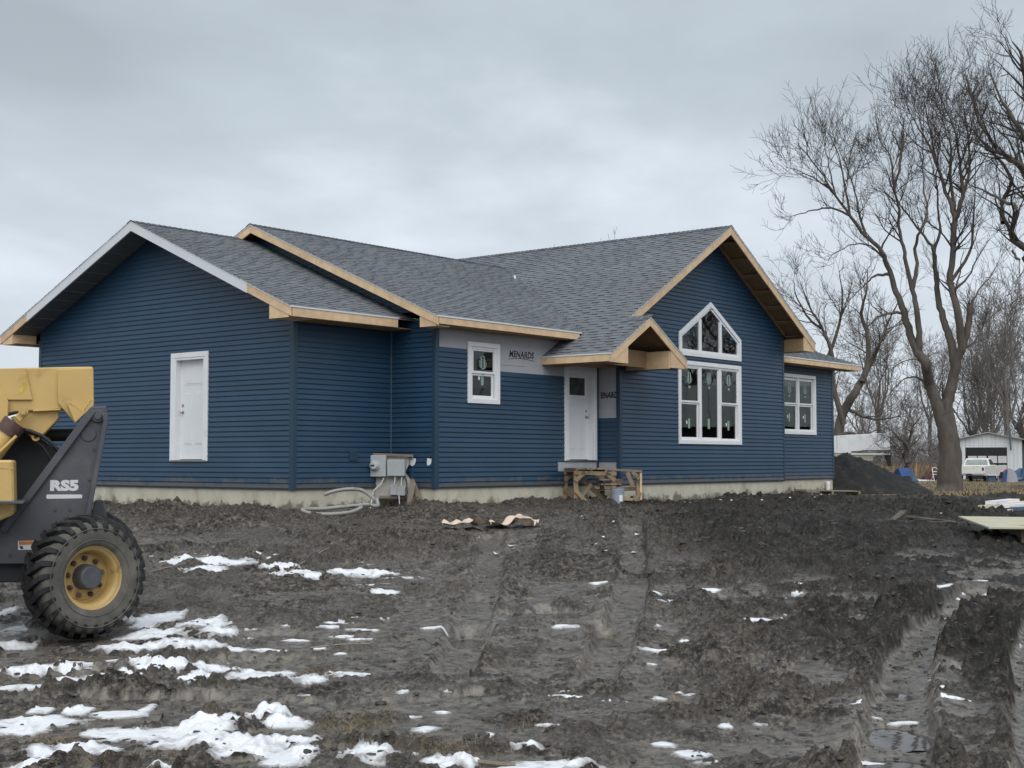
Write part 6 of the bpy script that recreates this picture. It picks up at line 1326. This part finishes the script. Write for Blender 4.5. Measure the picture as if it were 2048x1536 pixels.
# trees and a barn across the road, seen only mirrored in the window glass
for i, (x, y, f, sc, lab) in enumerate(((70, -33, 0, 1.2, 'bare tree behind the roadside barn, nearest the house'), (78, -44, 1, 1.3, 'bare tree behind the middle of the roadside barn'), (62, -46, 2, 1.25, 'bare tree behind the far end of the roadside barn'))):
    o, _m = Tree(1).build('roadside_tree', (x, y, gz(x, y)), lab, 'trees across the road', i*2., forms[f]); o.scale = (sc, sc, sc)
bn = empty('barn', (46, -22.5, gz(46, -22.5)), math.radians(-31), 'long low barn with a pale ribbed metal roof across the road', 'barn')
ribm = mat('pale_ribbed_metal', (.45, .48, .47), .5, .1, .6)
mb = MB(); mb.box(-3, 6, -12, 9, 0, 3.0); mb.build('wall', mat('barn_wall', (.12, .11, .10), .8), bn)
mb = MB(); mb.add([(-3.8, -12.5, 2.9), (-3.8, 9.5, 2.9), (1.5, 9.5, 5.3), (1.5, -12.5, 5.3), (6.6, 9.5, 2.9), (6.6, -12.5, 2.9)], [(0, 1, 2, 3), (3, 2, 4, 5)]); rf = mb.build('roof', ribm, bn)
for i in range(36): mb = MB(); y = -12.4+i*.61; mb.bar((-3.8, y, 2.93), (1.5, y, 5.33), .05, .06); mb.build('roof_rib', ribm, rf)
# brush and dry field behind the yard
def brush(n, pxr, Dr, hr, name, label, seed, m, rad, sub=5):
    rs = np.random.default_rng(seed); g = {}
    for i in range(n):
        D = rs.uniform(*Dr); p = at(rs.uniform(*pxr), 921, D); h = rs.uniform(*hr)*(.5+.8*rs.random()); b = np.array([p.x, p.y, gz(p.x, p.y)-.1]); d = np.array([rs.normal(0, .22), rs.normal(0, .22), 1.]); Q = [b]
        for k in range(4): d = d+rs.normal(0, .16, 3); d[2] = max(d[2], .25); d /= np.linalg.norm(d); Q.append(Q[-1]+d*h/4)
        g.setdefault((5, 3), []).append((np.array(Q), np.linspace(rad, rad*.4, 5)))
        for q in range(sub):
            k = rs.integers(1, 5); d2 = np.array([rs.normal(0, .8), rs.normal(0, .8), rs.uniform(.1, 1.)]); d2 /= np.linalg.norm(d2); l = h*rs.uniform(.15, .38); Q2 = [Q[k], Q[k]+d2*l*.5, Q[k]+d2*l+rs.normal(0, .12*l, 3)]
            g.setdefault((3, 3), []).append((np.array(Q2), np.linspace(rad*.7, rad*.35, 3)))
    o = link(name, mesh_np(name, *tube_groups(g), smooth=False), m); return tag(o, label, 'brush', kind='stuff')
brush_m = mat('winter_brush', (0.165, 0.146, 0.135), .95, .25, .3)
brush(2600, (1560, 2200), (125, 210), (2.5, 6.5), 'winter_brush', 'tangle of bare brush along the edge of the dry field', 9, brush_m, .022, 7)
field_m = mat('dry_field_grass', (0.26, 0.190, 0.115), .9, .3, .4, col2=(.19, .135, .085), c2scale=.3)
n = 9000; D = rng.uniform(112, 230, n); px_ = rng.uniform(1580, 2250, n); dd = [at(a, 921, b) for a, b in zip(px_, D)]
xx = np.array([p.x for p in dd]); yy = np.array([p.y for p in dd]); 
inst_mesh('field_grass', blade_v, [(0, 1, 2), (0, 2, 3), (3, 2, 4)], np.stack([xx, yy, np.full(n, -.84)], -1), rng.random(n)*6.3, np.stack([.10+.18*rng.random(n), .5*rng.random(n), .6+.7*rng.random(n)], -1), field_m, 'tall dry grass of the field beyond the yard', 'grass')
n = 14000; px_ = rng.uniform(1690, 2300, n); D = np.where(px_ < 1870, 52, 39.5) + rng.random(n)**1.5*60; dd = [at(a, 921, b) for a, b in zip(px_, D)]
xx = np.array([p.x for p in dd]); yy = np.array([p.y for p in dd]); lawn_m = mat('dead_lawn', (0.25, 0.195, 0.115), .9, .3, .5, col2=(.17, .135, .075), c2scale=.25)
inst_mesh('lawn_grass', blade_v, [(0, 1, 2), (0, 2, 3), (3, 2, 4)], np.stack([xx, yy, base_z(xx, yy)-.02], -1), rng.random(n)*6.3, np.stack([.03+.05*rng.random(n), .12*rng.random(n), .05+.08*rng.random(n)], -1), lawn_m, 'short dead lawn grass around the big tree', 'grass')
# ---------------------------------------------------------------- far yard: shed, pickup, trailer, odds and ends
shw_m = mat('white_metal_cladding', (.62, .66, .68), .45, .05, .8, rnd=.03); shd_m = mat('dark_shed_metal', (.10, .105, .11), .6, .1, 2); blk_m = mat('black_door_paint', (.012, .013, .016), .4, .1, 3); pane_m = mat('papered_pane', (.55, .55, .55), .3, .12, 2)
def frame_at(name, px, py, D, label, cat, rz=0, zoff=0):
    p = at(px, py, D); o = empty(name, (p.x, p.y, gz(p.x, p.y)+zoff), FR+rz, label, cat); return o, D/FPX
sh, k = frame_at('shed', 1979, 958.7, 100, 'white metal shed with a black overhead door', 'shed', -.42)
SX = lambda px: (px-1979)*k
SZ = lambda py: (958.7-py)*k
xl, xr, zl, zr_, xp, zpk = SX(1918), SX(2041), SZ(879), SZ(879.5), SX(1978), SZ(866.5)
dl, dr, dz = SX(1934), SX(2013), SZ(895)
nseg = 15
for i in range(nseg):                                                     # front clad in upright metal sheets, cut round the door
    a = xl+(xr-xl)*i/nseg; b = xl+(xr-xl)*(i+1)/nseg; top = lambda x: zl+(zpk-zl)*(x-xl)/(xp-xl) if x < xp else zpk+(zr_-zpk)*(x-xp)/(xr-xp)
    for (p, q, z0) in [(a, min(b, dl), -.1)] if b <= dl else [(a, b, dz)] if a >= dl and b <= dr else [(a, b, -.1)] if a >= dr else ([(a, dl, -.1), (dl, b, dz)] if a < dl else [(a, dr, dz), (dr, b, -.1)]):
        if q-p < .01: continue
        mb = MB(); mb.prism([(p+.006, 0, z0), (q-.006, 0, z0), (q-.006, 0, top(q)), (p+.006, 0, top(p))], [(p+.006, .06, z0), (q-.006, .06, z0), (q-.006, .06, top(q)), (p+.006, .06, top(p))]); mb.build('wall_panel', shw_m, sh)
mb = MB(); mb.prism([(xl, .07, -.1), (dl, .07, -.1), (dl, .07, dz), (dr, .07, dz), (dr, .07, -.1), (xr, .07, -.1), (xr, .07, zr_), (xp, .07, zpk-.01), (xl, .07, zl)], [(xl, .1, -.1), (dl, .1, -.1), (dl, .1, dz), (dr, .1, dz), (dr, .1, -.1), (xr, .1, -.1), (xr, .1, zr_), (xp, .1, zpk-.01), (xl, .1, zl)]); mb.build('wall_frame', shw_m, sh)
mb = MB(); mb.box(xr-.02, xr+.05, .02, 9, -.1, zr_-.02); mb.box(xl-.02, xl, .1, 9, -.1, zl-.02); mb.box(xl, xr, 8.9, 9, -.1, zl); mb.build('side_wall', shd_m, sh)
mb = MB(); mb.box(xr+.06, xr+3.2, .3, 8, -.1, zr_-.25); mb.build('lean_to', shd_m, sh)
mb = MB(); o_ = .35
mb.prism([(xl-.25, -o_, zl-.05), (xp, -o_, zpk+.02), (xr+3.4, -o_, zpk-(xr+3.4-xp)*(zpk-zr_)/(xr-xp)), (xr+3.4, -o_, zpk-(xr+3.4-xp)*(zpk-zr_)/(xr-xp)+.05), (xp, -o_, zpk+.08), (xl-.25, -o_, zl+.0)], [(xl-.25, 9.2, zl-.05), (xp, 9.2, zpk+.02), (xr+3.4, 9.2, zpk-(xr+3.4-xp)*(zpk-zr_)/(xr-xp)), (xr+3.4, 9.2, zpk-(xr+3.4-xp)*(zpk-zr_)/(xr-xp)+.05), (xp, 9.2, zpk+.08), (xl-.25, 9.2, zl+.0)]); mb.build('roof', mat('grey_shed_roof', (.33, .35, .36), .45, .1, 1), sh)
mb = MB(); mb.box(dl, dr, .02, .06, -.1, dz); dd_ = mb.build('overhead_door', blk_m, sh)
for (c0, c1) in ((1939, 1955.5), (1957.5, 1974), (1977.5, 1994), (1996, 2012)):
    for (r0, r1) in ((912, 926), (930, 944)): mb = MB(); mb.box(SX(c0), SX(c1), .0, .03, SZ(r1), SZ(r0)); mb.build('door_pane', pane_m, dd_)
mb = MB(); mb.tube([(SX(2021), -.45, SZ(901)), (SX(2020), -.45, SZ(860))], .065, 10); mb.build('stovepipe', shd_m, sh)
# pickup
tr, k = frame_at('pickup_truck', 1940, 963, 90, 'old white pickup with a rusty tailgate parked behind the big tree', 'pickup', -.53)
tw_m = mat('faded_white_paint', (.66, .66, .62), .4, .05, 3, col2=(.50, .48, .40), c2scale=2, c2lo=.5, c2hi=.75); tg_m = mat('rusty_white_paint', (.66, .65, .58), .5, .05, 3, col2=(.14, .11, .09), c2scale=2.6, c2lo=.60, c2hi=.66); chr_m = mat('dull_chrome', (.45, .46, .48), .25, .1, 4, metallic=.8)
hw = .95
def prof(pts, x0, x1, name, m, parent=tr, bevel=.03): mb = MB(); mb.prism([(x0, y, z) for y, z in pts], [(x1, y, z) for y, z in pts]); return mb.build(name, m, parent, bevel=bevel)
body = prof([(0, .45), (0, 1.0), (.03, 1.04), (2.0, 1.04), (2.0, 1.06), (3.6, 1.08), (3.7, 1.04), (5.0, .98), (5.08, .85), (5.08, .42), (4.6, .38), (.5, .38)], -hw, hw, 'body', tw_m)
prof([(-.012, .50), (-.012, 1.0), (0, 1.0), (0, .50)], -hw+.18, hw-.18, 'tailgate', tg_m, bevel=.01)
cabm = MB(); cabm.prism([(-.86, 2.05, 1.05), (.86, 2.05, 1.05), (.70, 2.32, 1.52), (-.70, 2.32, 1.52)], [(-.88, 3.75, 1.05), (.88, 3.75, 1.05), (.68, 3.15, 1.54), (-.68, 3.15, 1.54)]); cab = cabm.build('cab', tw_m, tr, bevel=.02)
mb = MB(); mb.prism([(-.74, 2.06, 1.10), (.74, 2.06, 1.10), (.64, 2.24, 1.43), (-.64, 2.24, 1.43)], [(-.74, 2.05, 1.10), (.74, 2.05, 1.10), (.64, 2.225, 1.43), (-.64, 2.225, 1.43)]); mb.build('rear_window', mat('truck_glass', (.16, .20, .20), .1, .4, 3), cab)
for sg in (-1, 1):
    mb = MB(); mb.prism([(sg*.875, 2.3, 1.10), (sg*.885, 3.5, 1.10), (sg*.74, 3.1, 1.46), (sg*.75, 2.42, 1.46)], [(sg*.865, 2.3, 1.10), (sg*.875, 3.5, 1.10), (sg*.73, 3.1, 1.46), (sg*.74, 2.42, 1.46)]); mb.build('side_window', dark_m, cab)
    mb = MB(); mb.box(sg*.84-.06, sg*.84+.06, -.02, .02, .72, .92); mb.build('tail_light', mat('tail_lamp', (.10, .05, .045), .3) if 'tail_lamp' not in MATS else MATS['tail_lamp'], tr)
    for yy_ in (.95, 4.15):
        mb = MB(); Mx = Matrix.Translation(Vector((sg*.80, yy_, .34))) @ Matrix.Rotation(math.pi/2, 4, 'Y'); mb.lathe([(.0, .10), (.2, .10), (.33, .10), (.35, .06), (.35, -.06), (.33, -.10), (0, -.10)], 24, Mx); wo = mb.build('wheel', dark_m, tr, smooth=True)
        mb = MB(); mb.lathe([(0, .115*sg), (.17, .11*sg), (.19, .10*sg)], 18, Mx); mb.build('hubcap', pane_m, wo)
prof([(-.16, .40), (-.16, .54), (-.04, .56), (-.04, .40)], -hw-.02, hw+.02, 'rear_bumper', chr_m, bevel=.02)
mb = MB(); mb.box(-.22, .18, -.17, -.155, .43, .52); mb.build('number_plate_recess', dark_m, tr)
# trailer
tl, k = frame_at('gooseneck_trailer', 1725, 960, 95, 'white box trailer with a raised gooseneck nose behind the soil heap', 'trailer', -.22)
TX = lambda px: (px-1725)*k
TZ = lambda py: (960-py)*k
tlw = mat('white_trailer_skin', (.66, .68, .70), .4, .05, 1.5, col2=(.52, .52, .50), c2scale=1.2)
mb = MB(); mb.prism([(TX(1600), 0, TZ(905)), (TX(1704), 0, TZ(906)), (TX(1704), 0, TZ(902)), (TX(1779), 0, TZ(899)), (TX(1778), 0, TZ(865)), (TX(1600), 0, TZ(875))], [(TX(1600), 2.3, TZ(905)), (TX(1704), 2.3, TZ(906)), (TX(1704), 2.3, TZ(902)), (TX(1779), 2.3, TZ(899)), (TX(1778), 2.3, TZ(865)), (TX(1600), 2.3, TZ(875))]); tb = mb.build('trailer_box', tlw, tl, bevel=.02)
mb = MB(); mb.prism([(TX(1600), .05, TZ(950)), (TX(1700), .05, TZ(950)), (TX(1744), .05, TZ(925)), (TX(1748), .05, TZ(906)), (TX(1600), .05, TZ(905))], [(TX(1600), 2.2, TZ(950)), (TX(1700), 2.2, TZ(950)), (TX(1744), 2.2, TZ(925)), (TX(1748), 2.2, TZ(906)), (TX(1600), 2.2, TZ(905))]); mb.build('lower_body', mat('beige_trailer_front', (.36, .33, .27), .6), tl)
mb = MB(); mb.box(TX(1704), TX(1779), -.03, 2.3, TZ(909), TZ(906)); mb.build('nose_frame', shw_m, tl)
mb = MB(); mb.box(TX(1724), TX(1780), -.05, -.0, TZ(901.5), TZ(899.5)); mb.build('rub_rail', shd_m, tl)
for px in (1676, 1700, 1721, 1740): mb = MB(); mb.box(TX(px), TX(px)+.02, -.012, 0, TZ(898), TZ(870)); mb.build('panel_seam', shd_m if px == 1676 else pane_m, tb)
for yy_ in (.1, 2.0):
    mb = MB(); mb.prism([(TX(1770), yy_, TZ(909)), (TX(1780), yy_, TZ(909)), (TX(1781), yy_, TZ(930)), (TX(1777), yy_, TZ(930))], [(TX(1770), yy_+.2, TZ(909)), (TX(1780), yy_+.2, TZ(909)), (TX(1781), yy_+.2, TZ(930)), (TX(1777), yy_+.2, TZ(930))]); mb.build('landing_leg', dark_m, tl)
    mb = MB(); mb.box(TX(1775), TX(1784), yy_-.05, yy_+.25, TZ(931.5), TZ(930)); mb.build('leg_foot', dark_m, tl)
for px in (1620, 1650): mb = MB(); mb.lathe([(0, .12), (.33, .12), (.36, .06), (.36, -.1), (0, -.1)], 20, Matrix.Translation(Vector((TX(px), .1, .36))) @ Matrix.Rotation(math.pi/2, 4, 'X')); mb.build('wheel', dark_m, tl)
# folding chair
ch, k = frame_at('folding_chair', 1872, 962, 91, 'white metal folding chair standing left of the big trunk', 'chair', .3)
for sg in (-1, 1):
    mb = MB(); mb.tube([(sg*.22, -.15, 0), (sg*.2, .02, .45), (sg*.2, .12, .75), (sg*.14, .14, .88), (0, .15, .92)], .022, 8); mb.build('frame_tube', white_m, ch)
    mb = MB(); mb.tube([(sg*.22, .25, 0), (sg*.2, -.02, .46)], .022, 8); mb.build('leg', white_m, ch)
mb = MB(); mb.box(-.2, .2, -.2, .18, .44, .47); mb.build('seat', white_m, ch, bevel=.01)
mb = MB(); mb.box(-.18, .18, .08, .10, .62, .66); mb.build('back_slat', white_m, ch)
# blue wheelbarrow and junk
bl_m = mat('blue_plastic', (.022, .07, .22), .45, .1, 5); rd_m = mat('red_plastic', (.45, .06, .045), .45, .1, 5); gyp_m = mat('grey_plastic', (.33, .35, .38), .5, .1, 5); teal_m = mat('blue_grey_tarp', (.045, .09, .16), .6, .25, 3)
wbw, k = frame_at('wheelbarrow', 1806, 961, 88, 'blue wheelbarrow tipped against the yard tree', 'wheelbarrow', .3)
mb = MB(); mb.prism([(-.35, -.4, .35), (.35, -.4, .35), (.25, .1, .30), (-.25, .1, .30)], [(-.5, -.2, .95), (.45, -.25, .9), (.5, .5, .55), (-.4, .55, .6)]); mb.build('tray', bl_m, wbw, bevel=.03)
for sg in (-1, 1): mb = MB(); mb.tube([(sg*.15, -.7, .15), (sg*.25, 0, .3), (sg*.3, .9, .5)], .02, 8); mb.build('handle', metal_m, wbw); mb = MB(); mb.tube([(sg*.25, .3, .3), (sg*.3, .35, 0)], .02, 8); mb.build('leg', metal_m, wbw)
mb = MB(); mb.lathe([(0, .05), (.16, .05), (.18, 0), (.16, -.05), (0, -.05)], 18, Matrix.Translation(Vector((0, -.75, .18))) @ Matrix.Rotation(math.pi/2, 4, 'Y')); mb.build('wheel', dark_m, wbw)
def heap(name, px, py, D, w, h, m, label, cat, seed):
    p = at(px, py, D); nn_, mm_ = 20, 12; V, F = [], []
    for j in range(mm_):
        for i in range(nn_):
            a = 2*math.pi*i/nn_; b = (math.pi/2)*j/(mm_-1); q = 1+.5*(float(fbm(np.array([math.cos(a)*1.5+seed]), np.array([math.sin(a)*1.5+b*2]), seed, 3)[0])-.5)*2
            V.append((w/2*q*math.cos(a)*math.cos(b), w/3*q*math.sin(a)*math.cos(b), h*q*math.sin(b)-.03))
    for j in range(mm_-1):
        for i in range(nn_): F.append((j*nn_+i, j*nn_+(i+1) % nn_, (j+1)*nn_+(i+1) % nn_, (j+1)*nn_+i))
    mb = MB(); mb.add(V, F); o = mb.build(name, m, smooth=False); o.location = (p.x, p.y, gz(p.x, p.y)); o.rotation_euler = (0, 0, FR); return tag(o, label, cat)
heap('tarp_heap', 1822, 958, 89, 1.1, .5, teal_m, 'dark blue tarp heap at the foot of the yard tree', 'tarp', 4); heap('leaf_bag', 1862, 962, 93, 1.3, .55, mat('dark_red_bag', (.06, .022, .022), .6, .3, 4), 'dark reddish bag heap behind the white chair', 'bag', 6); heap('tarp_heap', 2045, 962, 88, 2.0, .75, teal_m, 'grey-blue tarp heap at the right edge beside the toy tent', 'tarp', 8)
toy, k = frame_at('toy_tent', 2018, 963, 87, 'small red, white and blue toy hoop tent on the lawn by the shed', 'toy tent', .0)
for j, (m_, y) in enumerate(((bl_m, -.25), (gyp_m, -.1), (rd_m, .12))):
    arc = [(math.cos(a)*(.50-.02*j)*1.0+.06*j, math.sin(a)*.82) for a in np.linspace(0, math.pi, 14)]
    if m_ is bl_m: arc = [(-.52, 0), (-.42, .5), (-.25, .80), (-.15, .74), (-.22, .3), (-.25, 0)]
    if m_ is rd_m: arc = [(math.cos(a)*.55+.05, math.sin(a)*.86) for a in np.linspace(.45, 2.3, 10)]+[(math.cos(a)*.44+.05, math.sin(a)*.70) for a in np.linspace(2.3, .45, 10)]
    mb = MB(); mb.prism([(x, y, z) for x, z in arc], [(x, y+.12, z) for x, z in arc]); mb.build(('blue_panel', 'grey_panel', 'red_hoop')[j], m_, toy)
tb_, k = frame_at('play_table', 1984, 963, 87.5, 'small blue play table beside the pickup wheel', 'table', .2)
mb = MB(); mb.box(-.42, .36, -.3, .3, .42, .46); mb.build('table_top', white_m, tb_, bevel=.01)
mb = MB(); mb.prism([(-.33, -.22, 0), (.22, -.22, 0), (.10, -.18, .42), (-.25, -.18, .42)], [(-.33, .22, 0), (.22, .22, 0), (.10, .18, .42), (-.25, .18, .42)]); mb.build('table_base', teal_m, tb_, bevel=.02)
mb = MB(); mb.tube([(.25, -.25, .42), (.33, -.28, 0)], .03, 8); mb.build('leg', gyp_m, tb_)
mb = MB(); mb.box(.30, .75, -.2, .0, .15, .22); mb.build('side_tray', rd_m, tb_)
# strips of snow left along the field edge
V, F = [], []
for (x0, x1, py, D) in ((1818, 1900, 946, 140), (1810, 1870, 962, 93), (1905, 1925, 950, 120)):
    for i in range(24):
        f = i/23; px = x0+(x1-x0)*f; w = D*.03*(.5+float(vnoise(np.array([f*7.]), np.array([D]), 3)[0]))*math.sin(math.pi*min(max(f, .04), .96))**.5; a = at(px, py, D-w); b = at(px, py, D+w); m_ = at(px, py, D); i0 = len(V)
        V += [(a.x, a.y, gz(a.x, a.y)-.02), (m_.x, m_.y, gz(m_.x, m_.y)+.10), (b.x, b.y, gz(b.x, b.y)-.02)]
        if i: F += [(i0-3, i0, i0+1, i0-2), (i0-2, i0+1, i0+2, i0-1)]
me = bpy.data.meshes.new('snow_strip'); me.from_pydata(V, [], F); me.update(); tag(link('snow_strip', me, MATS['old_snow']), 'thin strips of old snow along the edge of the yard', 'snow', kind='stuff')
board_on_ground('railway_sleeper', (2032, 978), (2080, 979), .25, .22, oldwood_m, 'dark square timber lying on the lawn at the right edge', 'timber')
